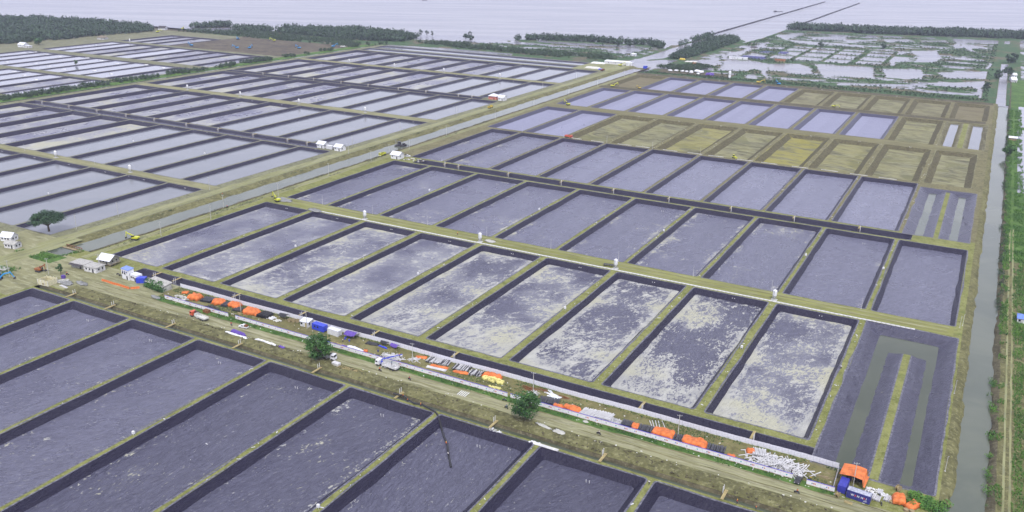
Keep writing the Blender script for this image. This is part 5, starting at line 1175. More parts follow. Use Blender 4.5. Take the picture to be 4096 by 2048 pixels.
# ================================================================== fences
def hoarding(label, x0, x1, y=-26.0):
    t = thing('hoarding', label, 'fence', (x0, y, 0)); n = max(1, round((x1-x0)/3.6)); w_ = (x1-x0)/n
    mb = MB(); mb.mi(0).box((0, 0, 0.95), (w_-0.04, 0.06, 1.66)); mb.mi(1).box((0, 0, 1.86), (w_-0.04, 0.09, 0.16)); mb.mi(2).box((0, -0.033, 0.2), (w_-0.05, 0.02, 0.06)).box((0, -0.033, 1.66), (w_-0.05, 0.02, 0.05)); pm = mb.mesh('panel', [white, bluep, redm])
    lg = []
    a = MB(); a.mi(0).box((-0.5, 0, 0), (0.16, 0.02, 0.42)).box((-0.28, 0, 0.1), (0.3, 0.02, 0.1), 0).box((-0.28, 0, -0.1), (0.3, 0.02, 0.1)); a.mi(1).box((0.1, 0, 0), (0.3, 0.02, 0.4)).box((0.52, 0, 0), (0.34, 0.02, 0.44)); a.mi(2).box((0.52, -0.005, 0), (0.2, 0.02, 0.12)); lg.append(a.mesh('logo', [navy, redm, white]))
    def disc(mb_, x, r): mb_.prism([(x+r*math.cos(q*PI/5), r*math.sin(q*PI/5)) for q in range(10)], 0, 2, (-0.01, 0.01))
    b = MB(); b.mi(0); disc(b, -0.28, 0.19); b.mi(1); disc(b, 0.28, 0.21); lg.append(b.mesh('logo', [bluep, orange]))
    c = MB(); c.mi(0); disc(c, 0, 0.24); lg.append(c.mesh('logo', [greym])); d = MB(); d.mi(0); disc(d, 0, 0.24); lg.append(d.mesh('logo', [teal])); rs = random.Random(int(x0))
    for k in range(n):
        p = place('panel', pm, t, (w_*(k+0.5), 0.12*math.sin(k*1.3)*0.3, 0), rz=rs.uniform(-0.015, 0.015)); place('logo', lg[k % 4], p, (0, -0.05, 1.0))
        if k % 2 == 0: MB().box((w_*k, 0.12, 0.95), (0.1, 0.1, 1.9)).build('post', greym, t)
    return t
hoarding('white hoarding with blue top edge beside the first orange heaps', 34.8, 75.0)
hoarding('long white hoarding with logos from the purple shelter past the round tree', 79.2, 215.8)
hoarding('longest white hoarding in front of the orange and black pipe stacks', 217.0, 318.2)
hoarding('short end piece of white hoarding beside the navy container', 322.6, 331.0, -26.8)
def back_fence(label, x0, x1, y):
    t = thing('corrugated_fence', label, 'fence', (x0, y, 0)); n = round((x1-x0)/2.0); mb = MB(); pr = []
    for k in range(13): pr.append((-0.98+1.96*k/12, 0.03 if k % 2 else -0.03))
    mb.prism(pr+[(a, b+0.03) for a, b in reversed(pr)], 0, 1, (0.05, 2.0)); pm = mb.mesh('panel', offw_f); po = MB().tube((0, 0.08, 0), (0, 0.08, 2.1), 0.045, None, 5).mesh('post', greym); rs = random.Random(2)
    for k in range(n):
        place('panel', pm, t, (1+2.0*k, 0.25*math.sin(k*0.23), rs.uniform(-0.05, 0.03)), rz=0.05*math.cos(k*0.23)); place('post', po, t, (2.0*k, 0.25*math.sin((k-0.5)*0.23), 0))
    return t
offw_f = plain('fence_sheet', (0.60, 0.60, 0.68), 0.55, 0.35, 0.1)
back_fence('long pale corrugated fence between the yard and the black channel', 30, 330, -12.7)
f2_ = back_fence('short return of corrugated fence beside the orange tarp roof', 0, 12, 0); f2_.location = (330.4, -26.4, 0); f2_.rotation_euler = (0, 0, PI/2)
# ================================================================== storage yard
TG = 'orange tarpaulin heaps in the yard'
tarp('small crumpled orange tarpaulin at the village end of the yard', (37.5, -16.5, 0), 0.3, 3.2, 2.4, 0.9, orange, 1, group=TG)
tarp('tall orange tarpaulin heap beside the pale sacks', (46.5, -18.6, 0), 0.1, 6.2, 5.2, 2.4, orange, 2, group=TG)
tarp('orange tarpaulin heap between two black pipe stacks', (60, -17.2, 0), 0.2, 6.6, 4.6, 2.1, orange, 3, group=TG)
tarp('orange tarpaulin heap against the corrugated fence behind the rusty bin', (68.5, -16.2, 0), 0.15, 6.4, 4.2, 1.9, orange, 4, group=TG)
tarp('long orange tarpaulin heap next to the black rolls', (80.6, -17.6, 0), 0.1, 8.4, 5.2, 2.2, orange, 5, group=TG)
tarp('orange tarpaulin scrap lying by the utility pole and white pipes', (170.4, -15.6, 0), 0.4, 4.8, 2.2, 0.5, orange, 6, group=TG)
tarp('thin orange tarpaulin strip in front of the first white pipe stack', (181, -18.6, 0), 0.1, 8.0, 1.5, 0.4, orange, 7, group=TG)
tarp('orange tarpaulin strip in front of the second white pipe stack', (191, -18.4, 0), 0.15, 7.0, 2.0, 0.5, orange, 8, group=TG)
tarp('orange tarpaulin draped behind the yellow blocks', (203, -15.2, 0), 0.1, 8.2, 3.0, 1.5, orange, 9, group=TG)
tarp('small orange tarpaulin between black pipes and the flat orange heap', (235, -23.2, 0), 0.1, 4.2, 2.0, 1.2, orange, 10, group=TG)
tarp('flat orange tarpaulin beside the big white pipe stack', (240.2, -22.4, 0), 0.0, 7.6, 3.2, 1.6, orange, 11, group=TG)
tarp('narrow orange tarpaulin squeezed between two black pipe stacks', (264.3, -22.4, 0), 0.1, 3.0, 3.4, 1.6, orange, 12, group=TG)
tarp('bulging orange tarpaulin heap in front of the utility pole', (274.2, -21.8, 0), 0.0, 8.6, 4.4, 2.1, orange, 13, group=TG)
tarp('largest orange tarpaulin heap behind the longest hoarding', (285, -21.9, 0), 0.0, 9.6, 4.6, 2.1, orange, 14, group=TG)
tarp('orange tarpaulin scrap at the end of the last black stack', (298, -23.4, 0), 0.1, 3.0, 2.2, 0.9, orange, 15, group=TG)
tarp('orange tarpaulin scrap on top of the scattered white pipes', (303, -17.6, 0), 0.5, 3.2, 2.6, 1.6, orange, 16, group=TG)
tarp('orange tarpaulin thrown over goods beside the green bush', (348.8, -21.8, 0.3), 0.2, 4.2, 4.6, 1.9, orange, 17, group=TG)
tarp('orange tarpaulin trailing to the bush from the last heap', (352.8, -22.4, 0.1), -0.5, 3.0, 5.4, 1.4, orange, 18, group=TG)
pipe_pile('black pipe stack between the first two orange heaps', (53.4, -17.6, 0), 0.15, 5.6, 16, 4.6, 0.20, blackpipe, 3, seed=1)
pipe_pile('black pipe stack behind the third orange heap', (64.6, -17.2, 0), 0.15, 3.4, 10, 4.4, 0.20, blackpipe, 3, seed=2)
pipe_pile('black pipe stack in front of the fourth orange heap', (73.0, -18.4, 0), 0.1, 4.0, 11, 3.6, 0.18, blackpipe, 2, seed=3)
pipe_pile('loose black rolls next to the long orange heap', (88.2, -17.2, 0), 0.1, 5.4, 13, 4.8, 0.26, black, 3, 0.12, seed=4)
heap_of('scrap_heap', 'scrap', 'black plastic scrap strewn behind the first hoarding', 'scrap', (62, -22.4, 0), (9, 2.6), 46, (0.9, 0.5, 0.35), [black, blackpipe], 5, 0.5)
heap_of('sack_heap', 'sack', 'pale grey sacks piled at the village end of the yard', 'sacks', (41, -22.0, 0), (8.6, 3.4), 44, (1.1, 0.8, 0.5), [sackm, concrete], 6, 0.8)
heap_of('sack_heap', 'sack', 'white sacks between the black rolls and the dark shelter', 'sacks', (92.6, -17.6, 0), (3.6, 2.6), 22, (1.0, 0.7, 0.4), [white], 7, 0.9)
heap_of('sack_heap', 'sack', 'greenish grey sacks in front of the dark shelter', 'sacks', (96.6, -18.4, 0), (3.2, 2.0), 18, (1.0, 0.7, 0.4), [sackm], 8, 0.7)
canopy('dark tarp shelter between the sacks and the cable drums', (97.4, -15.2, 0), 0.05, 4.2, 2.8, 1.9, black, 9)
for k, (x, y) in enumerate(((101.6, -16.2), (103.3, -15.6), (105.2, -15.2))): drum(('wooden cable drum nearest the dark shelter', 'middle one of three wooden cable drums by the white shed', 'wooden cable drum touching the white shed')[k], (x, y, 0.03), 0.3*k, 0.85, 0.8)
house('tool_shed', 'small white tin shed between the cable drums and blue cabin', (110.4, -15.4, 0.02), 0.1, 4.2, 3.2, 2.4, offw, roof_w, 'lean', 0.4, 0.25, True, 1, cat='shed', wf=wood)
container('bright blue cabin container with two windows', (118.6, -16.2, 0.25), -0.06, bluep, 6.8, 2.6, 2.7, 2)
container('grey storage container beside the blue cabin', (126.8, -16.4, 0.05), -0.06, greyc := plain('container_grey', (0.52, 0.53, 0.56), 0.55, 0.4, 0.12), 6.06, 2.44, 2.6, 0, roof_w)
canopy('purple tarp shelter with timber posts beside the grey container', (135.2, -15.6, 0), 0.1, 5.2, 4.2, 2.3, purple, 10)
for k, (x, y) in enumerate(((133.6, -18.0), (136.2, -18.4), (133.0, -16.6))): MBo = prop(MB().lathe([(0.28, 0), (0.3, 0.3), (0.28, 0.32), (0.3, 0.6), (0.28, 0.85), (0.05, 0.86)], 12).build('barrel', bluep, None, (x, y, 0.03)), ('blue barrel under the purple shelter beside its post', 'blue barrel at the open side of the purple shelter', 'blue barrel at the back of the purple shelter')[k], 'barrel', 'blue barrels')
tarp('black tarpaulin spread in front of the corrugated fence', (146, -15.6, 0), 0.1, 6.0, 2.6, 0.6, black, 21)
canopy('low dark tarp lean-to against the corrugated fence', (151, -13.9, 0), 0.0, 3.4, 1.8, 1.2, black, 22)
tarp('long blue bundle lying beside the dark lean-to', (151.6, -16.0, 0), -0.15, 5.0, 0.9, 0.6, bluep, 23)
canopy('purple tarp tied to the corrugated fence', (156.4, -14.2, 0), -0.1, 3.8, 2.2, 1.3, purple, 24)
tarp('white and purple wrapped rolls behind the hoarding', (142.6, -23.2, 0), -0.03, 9.0, 1.8, 1.0, white, 25, name='wrapped_rolls', cat='rolls')
tarp('purple wrapped roll in front of the white rolls', (138.6, -23.9, 0), 0.0, 4.6, 0.9, 0.9, purple, 26, name='wrapped_rolls', cat='rolls')
tarp('orange bundle at the end of the white wrapped rolls', (148.0, -22.6, 0), 0.4, 1.8, 1.4, 1.2, orange, 27, group=TG)
prop(MB().lathe([(0.28, 0), (0.3, 0.3), (0.28, 0.32), (0.3, 0.6), (0.28, 0.85), (0.05, 0.86)], 12).build('barrel', navy, None, (152.4, -20.2, 0.03)), 'navy barrel standing alone in the middle of the yard', 'barrel')
heap_of('timber_heap', 'plank', 'yellow timber planks heaped inside the yard by the round tree', 'timber', (133.4, -23.0, 0), (5.6, 2.0), 26, (2.8, 0.2, 0.07), [wood], 28, 0.7, True)
heap_of('timber_heap', 'plank', 'yellow pallets boards near the gap in the hoarding', 'timber', (77.2, -21.0, 0), (4.6, 2.2), 20, (1.8, 0.25, 0.08), [wood], 29, 0.6, True)
heap_of('timber_heap', 'plank', 'yellow timber offcuts scattered on the bank below the tank', 'timber', (150, -38.6, 0.4), (6.4, 2.0), 28, (1.5, 0.14, 0.06), [wood], 30, 0.3, True)
heap_of('timber_heap', 'plank', 'second scatter of yellow offcuts on the road bank', 'timber', (156.4, -38.2, 0.4), (3.6, 1.6), 16, (1.2, 0.14, 0.06), [wood], 31, 0.3, True)
pipe_scatter('heap of white pipes behind the white crane truck', (160.6, -21.6, 0), (10.5, 5.0), 70, 4.6, 0.13, pvc, 32, 1.3)
pipe_scatter('loose white pipes lying flat near the yard pole', (169.2, -18.4, 0), (5.0, 2.6), 16, 4.0, 0.11, pvc, 33, 0.3)
pipe_pile('white and black pipe stack along the corrugated fence', (178.6, -15.4, 0), 0.12, 9.6, 36, 4.4, 0.14, pvc, 3, 0.09, blackpipe, 34)
pipe_pile('shorter white and black pipe stack along the fence', (189.4, -15.6, 0), 0.12, 6.6, 24, 4.2, 0.14, pvc, 3, 0.09, blackpipe, 35)
pipe_pile('last mixed pipe stack before the yellow blocks', (196.4, -16.4, 0), 0.12, 5.0, 18, 4.0, 0.14, pvc, 3, 0.12, blackpipe, 36)
pipe_pile('row of long white pipes lying along the yard', (181.0, -20.6, 0), PI/2+0.05, 1.6, 7, 8.6, 0.15, pvc, 1, 0.03, seed=37)
heap_of('block_stack', 'block', 'stack of yellow wrapped blocks below the orange sheet', 'blocks', (205.0, -17.8, 0), (8.6, 2.6), 64, (0.9, 0.75, 0.6), [foam_y], 38, 1.3, True)
heap_of('block_stack', 'block', 'few yellow wrapped blocks beside the hoarding', 'blocks', (208.4, -22.8, 0), (4.6, 1.4), 14, (0.8, 0.6, 0.5), [foam_y], 39, 0.4, True)
heap_of('rebar_frame', 'bar', 'rusty steel frames lying near the yard pole', 'steel frames', (219.6, -16.4, 0), (4.6, 2.4), 30, (3.4, 0.1, 0.1), [rust], 40, 0.7, True)
heap_of('rebar_frame', 'bar', 'second bundle of rusty frames by the corrugated fence', 'steel frames', (224.2, -15.2, 0), (3.4, 2.0), 22, (2.6, 0.1, 0.1), [rust, wood_d], 41, 0.7, True)
heap_of('board_stack', 'board', 'pale roofing boards lying behind the second round tree', 'boards', (229.6, -16.2, 0), (4.0, 2.2), 12, (4.2, 0.7, 0.05), [roof_w], 42, 0.4, True, rz=-0.4)
heap_of('timber_heap', 'plank', 'brown timber frames beside the pale boards', 'timber', (234.4, -16.2, 0), (3.8, 2.4), 20, (2.6, 0.14, 0.1), [wood_d, rust], 43, 0.5, True)
pipe_scatter('loose white pipes beside the rusty frames', (223.0, -18.6, 0), (4.2, 2.0), 18, 3.6, 0.1, pvc, 44, 0.5)
pipe_pile('grey pipe stack just beyond the second round tree', (230.6, -21.9, 0), 0.18, 7.4, 20, 4.4, 0.21, blackpipe, 3, 0.04, seed=45)
pipe_pile('big white pipe stack behind the longest hoarding', (249.4, -21.8, 0), 0.12, 11.0, 44, 5.0, 0.15, pvc, 4, 0.10, seed=46, skew=-0.15)
pipe_pile('white pipes running out thin at the end of the big stack', (256.8, -22.4, 0), 0.1, 4.4, 18, 3.6, 0.12, pvc, 2, 0.16, greym, 47)
pipe_pile('black pipe stack after the white stack', (261.2, -22.2, 0), 0.12, 4.0, 10, 3.8, 0.22, blackpipe, 3, 0.04, seed=48)
pipe_pile('black pipe stack before the bulging orange heap', (268.2, -22.2, 0), 0.12, 5.6, 14, 4.0, 0.22, blackpipe, 3, 0.04, seed=49)
pipe_pile('short black pipe stack between the two biggest orange heaps', (279.6, -22.2, 0), 0.12, 3.2, 8, 4.0, 0.22, blackpipe, 3, 0.04, seed=50)
pipe_pile('last black pipe stack before the scattered white pipes', (292.6, -22.2, 0), 0.12, 6.0, 15, 4.0, 0.22, blackpipe, 3, 0.04, seed=51)
pipe_pile('white beams on the grass near the corrugated fence', (270, -16.6, 0), 0.5, 5.6, 5, 4.6, 0.16, pvc, 1, 0.05, seed=52)
pipe_pile('low white pipe stack under the big orange heaps', (239.6, -24.6, 0), PI/2, 0.7, 4, 8.0, 0.1, pvc, 2, 0.02, seed=53)
pipe_scatter('largest heap of scattered white pipes at the yard end', (313, -20.6, 0), (22, 9.0), 190, 5.2, 0.16, pvc, 54, 1.9)
pipe_pile('neat white pipe stack on top of the scattered heap', (305.6, -17.4, 0.3), 0.2, 4.2, 14, 4.4, 0.16, pvc, 3, 0.05, seed=55)
heap_of('rebar_frame', 'bar', 'timber frame lying on the ground beside the return fence', 'frames', (327.6, -19.6, 0), (3.6, 4.2), 12, (3.2, 0.1, 0.1), [wood_d], 56, 0.2, True)
prop(MB().box((0, 0, 0.65), (3.0, 1.8, 1.3)).box((0, 0.92, 0.65), (2.8, 0.06, 0.9)).box((-0.8, -0.93, 0.65), (0.1, 0.06, 1.2)).box((0.8, -0.93, 0.65), (0.1, 0.06, 1.2)).build('skip_bin', rust, None, (63.2, -27.4, 0.05), -0.05), 'rusty open skip bin standing on the verge by the hoarding', 'skip bin')
# corner works at the end of the site road
t = thing('tarp_roofed_store', 'open store with bright orange tarp roof beside the corrugated fence', 'shelter', (335.2, -17.6, 0.02), -0.06)
for x in (-3.4, 0, 3.4):
    for y in (-3.0, 3.0): MB().tube((x, y, 0), (x, y, 3.2), 0.07, None, 6).build('post', wood_d, t)
nx, ny = 16, 14; X, Y = np.meshgrid(np.linspace(-1, 1, nx), np.linspace(-1, 1, ny)); Z = 3.3+0.5*(1-np.abs(X))+0.25*(fbm(X*3, Y*3, 3)-0.5); Z = np.where((X > 0.86), Z-2.2, Z)
idx = np.arange(nx*ny).reshape(ny, nx); F = np.stack([idx[:-1, :-1], idx[:-1, 1:], idx[1:, 1:], idx[1:, :-1]], -1).reshape(-1, 4)
place('roof_sheet', np_mesh('roof_sheet', np.column_stack([(X*3.9).ravel(), (Y*3.5).ravel(), Z.ravel()]), F, orange, True), t)
MB().box((0, 3.2, 1.5), (7.0, 0.08, 3.0)).build('rear_wall', wood_d, t); MB().box((-0.8, 0.5, 0.5), (3.0, 1.6, 1.0)).box((1.8, 1.2, 0.4), (1.4, 1.4, 0.8)).build('workbench', darkm, t)
container('blue container standing end-on under the orange tarp roof', (333.0, -23.6, 0.05), PI/2-0.06, bluec := plain('container_blue', (0.03, 0.035, 0.30), 0.5, 0.4, 0.15), 5.6, 2.44, 2.6, 0)
wh = container('navy container with white and red lettering on its side', (338.0, -26.6, 0.05), -0.09, navy, 6.9, 2.5, 2.7, 0, plain('worn_roof', (0.36, 0.38, 0.46), 0.6, 0.35, 0.3, 2.0))
def lettering(parent, txt, size, loc, rot, mats, gap=0.92):
    x = 0.0
    for k, ch in enumerate(txt):
        if ch != ' ':
            cu = bpy.data.curves.new('letter', 'FONT'); cu.body = ch; cu.size = size; cu.extrude = 0.012; cu.fill_mode = 'BOTH'; cu.offset = 0.02
            tmp = bpy.data.objects.new('tmp', cu); COL.objects.link(tmp); bpy.context.view_layer.update()
            me = bpy.data.meshes.new_from_object(tmp.evaluated_get(bpy.context.evaluated_depsgraph_get())); bpy.data.objects.remove(tmp)
            me.materials.clear(); me.materials.append(mats[1] if ch == 'A' else mats[0]); me.name = 'letter'
            o = place('letter', me, parent, (loc[0]+x, loc[1], loc[2])); o.rotation_euler = rot; wdt = max(v.co.x for v in me.vertices)
        else: wdt = size*0.3
        x += wdt+size*0.1
lettering(wh, 'WAN HAI', 0.92, (-2.2, -1.31, 1.25), (PI/2, 0, 0), (white, redm))
for k in range(3): MB().box((2.0+k*0.1, -1.285, 0.55+0.2*k), (1.0-0.2*k, 0.02, 0.06)).build('marking', white, wh)
drum('wooden cable drum standing in front of the blue container', (332.2, -28.6, 0.03), 1.2, 0.9, 0.8)
drum('wooden cable drum beside the sack stack near the reservoir bank', (348.0, -16.0, 0.03), 0.9, 1.0, 0.9)
for k, (x, y) in enumerate(((351.2, -25.6), (352.8, -25.4), (347.0, -23.6), (354.6, -26.2))): drum(('wooden cable drum lying flat below the orange sheet', 'second flat cable drum below the orange sheet', 'small drum at the edge of the orange goods heap', 'outermost flat cable drum near the green bush')[k], (x, y, 0.03), 0.3, 0.75, 0.55, True)
heap_of('sack_heap', 'sack', 'heap of white sacks beside the orange tarp roof', 'sacks', (340.8, -20.6, 0), (3.4, 3.0), 44, (0.8, 0.6, 0.4), [white, sackm], 60, 1.2)
pipe_pile('pale blue pipe bundle next to the white sacks', (343.2, -19.6, 0), 0.0, 1.6, 7, 2.6, 0.12, greyc, 2, 0.04, seed=61)
heap_of('foam_heap', 'box', 'white foam boxes beside the pale blue pipes', 'boxes', (344.4, -20.8, 0), (2.0, 1.4), 18, (0.5, 0.4, 0.35), [white], 62, 0.6, True)
pipe_pile('white pipe bundle behind the navy container', (342.6, -23.6, 0), -0.15, 2.6, 9, 2.8, 0.15, pvc, 2, 0.04, seed=63)
pipe_pile('second white pipe bundle near the orange goods heap', (345.9, -22.2, 0), -0.1, 2.4, 9, 3.2, 0.15, pvc, 2, 0.04, seed=64)
pt = thing('pallet', 'yellow timber pallet lying in front of the navy container', 'pallet', (335.6, -30.2, 0.04), -0.1)
for k in range(7): MB().box((0, -0.55+k*0.18, 0.13), (2.4, 0.13, 0.03)).build('slat', wood, pt)
for k in range(3): MB().box((-1.0+k*1.0, 0, 0.06), (0.1, 1.2, 0.1)).build('bearer', wood, pt)
# ================================================================== vehicles and machines
crane_truck('orange cab flatbed crane truck on the site road by the rusty skip', (65, -33.6, 0.05), PI-0.12, red_t, sackm, darkm, (-2.6, 0.6, 3.6))
ct = crane_truck('white crane truck with raised blue boom loaded with white pipes', (163.6, -29.6, 0.05), PI-0.05, white, offw, bluep, (-5.6, -3.2, 6.0))
lo = pipe_scatter('white pipes loaded on the bed of the white crane truck', (165.7, -29.7, 1.25), (6.0, 1.9), 22, 3.6, 0.11, pvc, 71, 0.4)
wt = dump_truck('white tipper truck half hidden by the round roadside tree', (139.6, -35.2, 0.06), 0.1, white, greym)
pickup('small white pickup loaded with dark goods on the site road', (89.2, -31.0, 0.05), PI+0.1, white, rust)
pickup('dark pickup carrying white pipes at the gap in the hoarding', (320.2, -26.6, 0.06), -PI/2-0.1, darkm, pvc)
dump_truck('lime yellow tipper truck on the canal path near the white pump house', (-49.6, 251.5, 0.04), PI+1.6, yellow_e, yellow_e)
pickup('white pickup parked behind the white pump house', (-31, 259, 0.04), 0.3, white, darkm)
dump_truck('orange tipper truck on the white pipe line track', (45.5, 387.4, 0.04), -0.1, red_t, red_t)
dump_truck('small tipper on the canal road near the sluice station', (-90, 775, 0.04), 1.4, rust, brown_e)
dump_truck('white tipper parked at the head of the western canal', (-521, 782, 0.04), 0.5, white, offw)
dump_truck('yellow tipper on the canal road beyond the pink house', (-80, 470, 0.04), 1.57, yellow_o, yellow_o)
tr = thing('flatbed_trailer', 'dark flatbed trailer with yellow marks beside the third silo', 'trailer', (194.5, 119.3, 0.04), 0.12)
MB().box((0, 0, 0.8), (5.2, 2.2, 0.18)).build('deck', darkm, tr); MB().box((3.4, 0, 0.7), (1.8, 0.12, 0.12)).build('drawbar', darkm, tr)
for x in (-1.0, -1.9):
    for s in (-1, 1): wheel(tr, x, s*0.95, 0.4, 0.25)
for k in range(6): MB().box((-2.2+k*0.9, -1.12, 0.8), (0.35, 0.03, 0.14)).build('marker', yellow_e, tr)
mb0 = make_motorbike()
BIKES = [(83, -32, 0.04, -0.4, 'black motorbike on the road behind the white pickup', 'red'), (163.2, -33.2, 0.05, -0.2, 'motorbike passing in front of the white crane truck', 'or'), (177.2, -33.4, 0.05, 2.8, 'motorbike with a red-shirted rider past the crane truck', 're'),
         (255, -32.6, 0.05, 3.0, 'black motorbike ridden below the long hoarding', 'wh'), (321, -33.0, 0.05, 3.1, 'motorbike on the road below the dark pickup', 'or'), (344.4, -26.2, 0.05, 1.9, 'motorbike parked between the white pipe bundles and drums', None),
         (343.4, -22.0, 0.05, 1.7, 'motorbike parked behind the navy container', None), (216.2, -29.0, 0.05, 0.2, 'motorbike parked against the hoarding beside the round tree', None), (219.4, -33.4, 0.05, 2.9, 'motorbike half hidden by the second round tree', 'bl'),
         (-9, -17.0, 0.04, 0.3, 'motorbike parked beside the white cabin', None), (-6.4, -17.6, 0.04, 0.5, 'second motorbike parked beside the white cabin', None), (-30, -29.6, 0.05, 0.4, 'motorbike near the small village tree', 'or'), (-48, 92, 0.05, 1.5, 'motorbike on the canal path with an orange rider', 'or')]
SH = {'red': hi_re, 're': hi_re, 'or': hi_or, 'wh': sh_wh, 'bl': sh_bl}
for x, y, z, r, l, s in BIKES:
    put(mb0, 'mb', (x, y, z), r, l, 'motorbikes')
    if s: person({'red': 'rider in red', 're': 'rider in red', 'or': 'rider in orange', 'wh': 'rider in white', 'bl': 'rider in blue'}[s]+' on the '+l.split('motorbike', 1)[1].strip().replace('with a red-shirted rider', 'motorbike').replace('with an orange rider', '').strip()+' motorbike', (x-0.22*math.cos(r), y-0.22*math.sin(r), z-0.06), r, 'ride', SH[s])
excavator('lime yellow excavator working beside the main canal', (-45.5, 22.5, 0.04), PI+0.25, yellow_e, (50, -80))
excavator('lime yellow excavator parked where the silo road meets the canal path', (-31.5, 118, 0.04), PI-0.5, yellow_e, (72, -70), 0.3)
excavator('blue excavator reaching over the village water', (-52.5, -50.5, 0.02), 0.75, blue_e, (42, -62), 0, 1.05)
excavator('rust brown excavator beside the half-built house', (-45.6, -33.8, 0.04), 0.1, brown_e, (62, -88), 0, 0.95)
excavator('yellow excavator on the brown pond nearest the sluice', (-29, 662, 0.04), 0.6, yellow_e, (58, -80), 0, 1.15)
excavator('yellow excavator at the canal end of the second farm road', (-22, 527, 0.04), PI-0.4, yellow_e, (58, -80), 0, 1.1)
excavator('small ochre excavator on the farm road by the first fresh liners', (2, 666, 0.04), 2.6, yellow_o, (50, -70), 0, 0.9)
excavator('ochre excavator digging on the marsh bank', (108, 786, 0.04), 0.2, yellow_o, (48, -70), 0, 1.2)
excavator('blue excavator on the marsh bank at the pool edge', (131, 788, 0.04), 2.4, blue_e, (60, -85), 0, 1.1)
excavator('small yellow excavator on the farm road beside bare ponds', (214, 668.5, 0.04), -0.2, yellow_e, (40, -60), 0, 0.9)
for x, y, m, l in ((-563, 731, blue_e, 'blue excavator in the dark spoil of the brown flats'), (-535, 776, blue_e, 'blue excavator at the canal end of the brown flats'), (-662, 783, yellow_e, 'yellow excavator at the back of the brown flats'), (-715, 663, blue_e, 'blue excavator beside the track below the brown flats'),
                   (-724, 767, blue_e, 'blue excavator under the shrub belt'), (-638, 680, blue_e, 'blue excavator on the inner brown flats'), (-622, 690, blue_e, 'second blue excavator on the inner brown flats'), (-909, 765, yellow_e, 'yellow excavator beside the lone shore house'), (-925, 832, yellow_e, 'yellow excavator out on the shore point')):
    excavator(l, (x, y, 0.04 if y < 800 else -0.6), random.Random(x).uniform(0, 6), m, (58, -75), 0, 1.25)
bd = thing('bulldozer', 'yellow bulldozer on the bare pond beside the pipe line', 'bulldozer', (185, 395, -1.0), -0.3)
for s in (-1, 1): MB().prism([(-1.4, 0.2), (-1.1, 0), (1.1, 0), (1.4, 0.2), (1.4, 0.6), (1.1, 0.8), (-1.1, 0.8), (-1.4, 0.6)], 0, 2, (s*0.9-0.25, s*0.9+0.25)).build('track', darkm, bd)
MB().prism([(-1.2, 0.7), (1.5, 0.7), (1.5, 1.5), (0.2, 1.6), (-1.2, 1.5)], 0, 2, (-0.6, 0.6)).build('body', yellow_e, bd); MB().box((-0.5, 0, 2.0), (1.2, 1.2, 1.0)).build('cab', glass, bd); MB().box((-0.5, 0, 2.55), (1.4, 1.4, 0.1)).build('cab_roof', yellow_e, bd)
MB().prism([(1.9, 0.1), (2.1, 0.05), (2.0, 0.5), (2.1, 1.0), (1.9, 1.0)], 0, 2, (-1.5, 1.5)).build('blade', yellow_e, bd)
for s in (-1, 1): MB().tube((0.4, s*1.18, 0.5), (1.95, s*1.18, 0.5), 0.08, None, 6).build('push_arm', yellow_e, bd)
dg = thing('dredger', 'black floating dredger moored in the main canal', 'dredger', (-60.5, 291, WATER_Z), 0.4)
for s in (-1, 1): MB().box((0, s*2.0, 0.35), (9, 1.3, 0.9)).build('pontoon', darkm, dg)
MB().box((0, 0, 0.9), (7, 4.6, 0.2)).build('deck', darkm, dg); MB().box((-1, 0, 2.2), (2.6, 2.4, 2.4)).build('cabin', darkm, dg); MB().box((-1, 0, 3.5), (3.0, 2.8, 0.12)).build('cabin_roof', black, dg); MB().box((2.4, 0, 1.7), (1.8, 2.0, 1.4)).build('pump', black, dg)
MB().tube((3, 0, 2.2), (7.2, 0, 0.3), 0.25, None, 8).build('suction_arm', darkm, dg)
for s in (-1, 1): MB().tube((-4, s*1.6, 0.5), (-4, s*1.6, 5.5), 0.12, None, 6).build('spud', greym, dg)
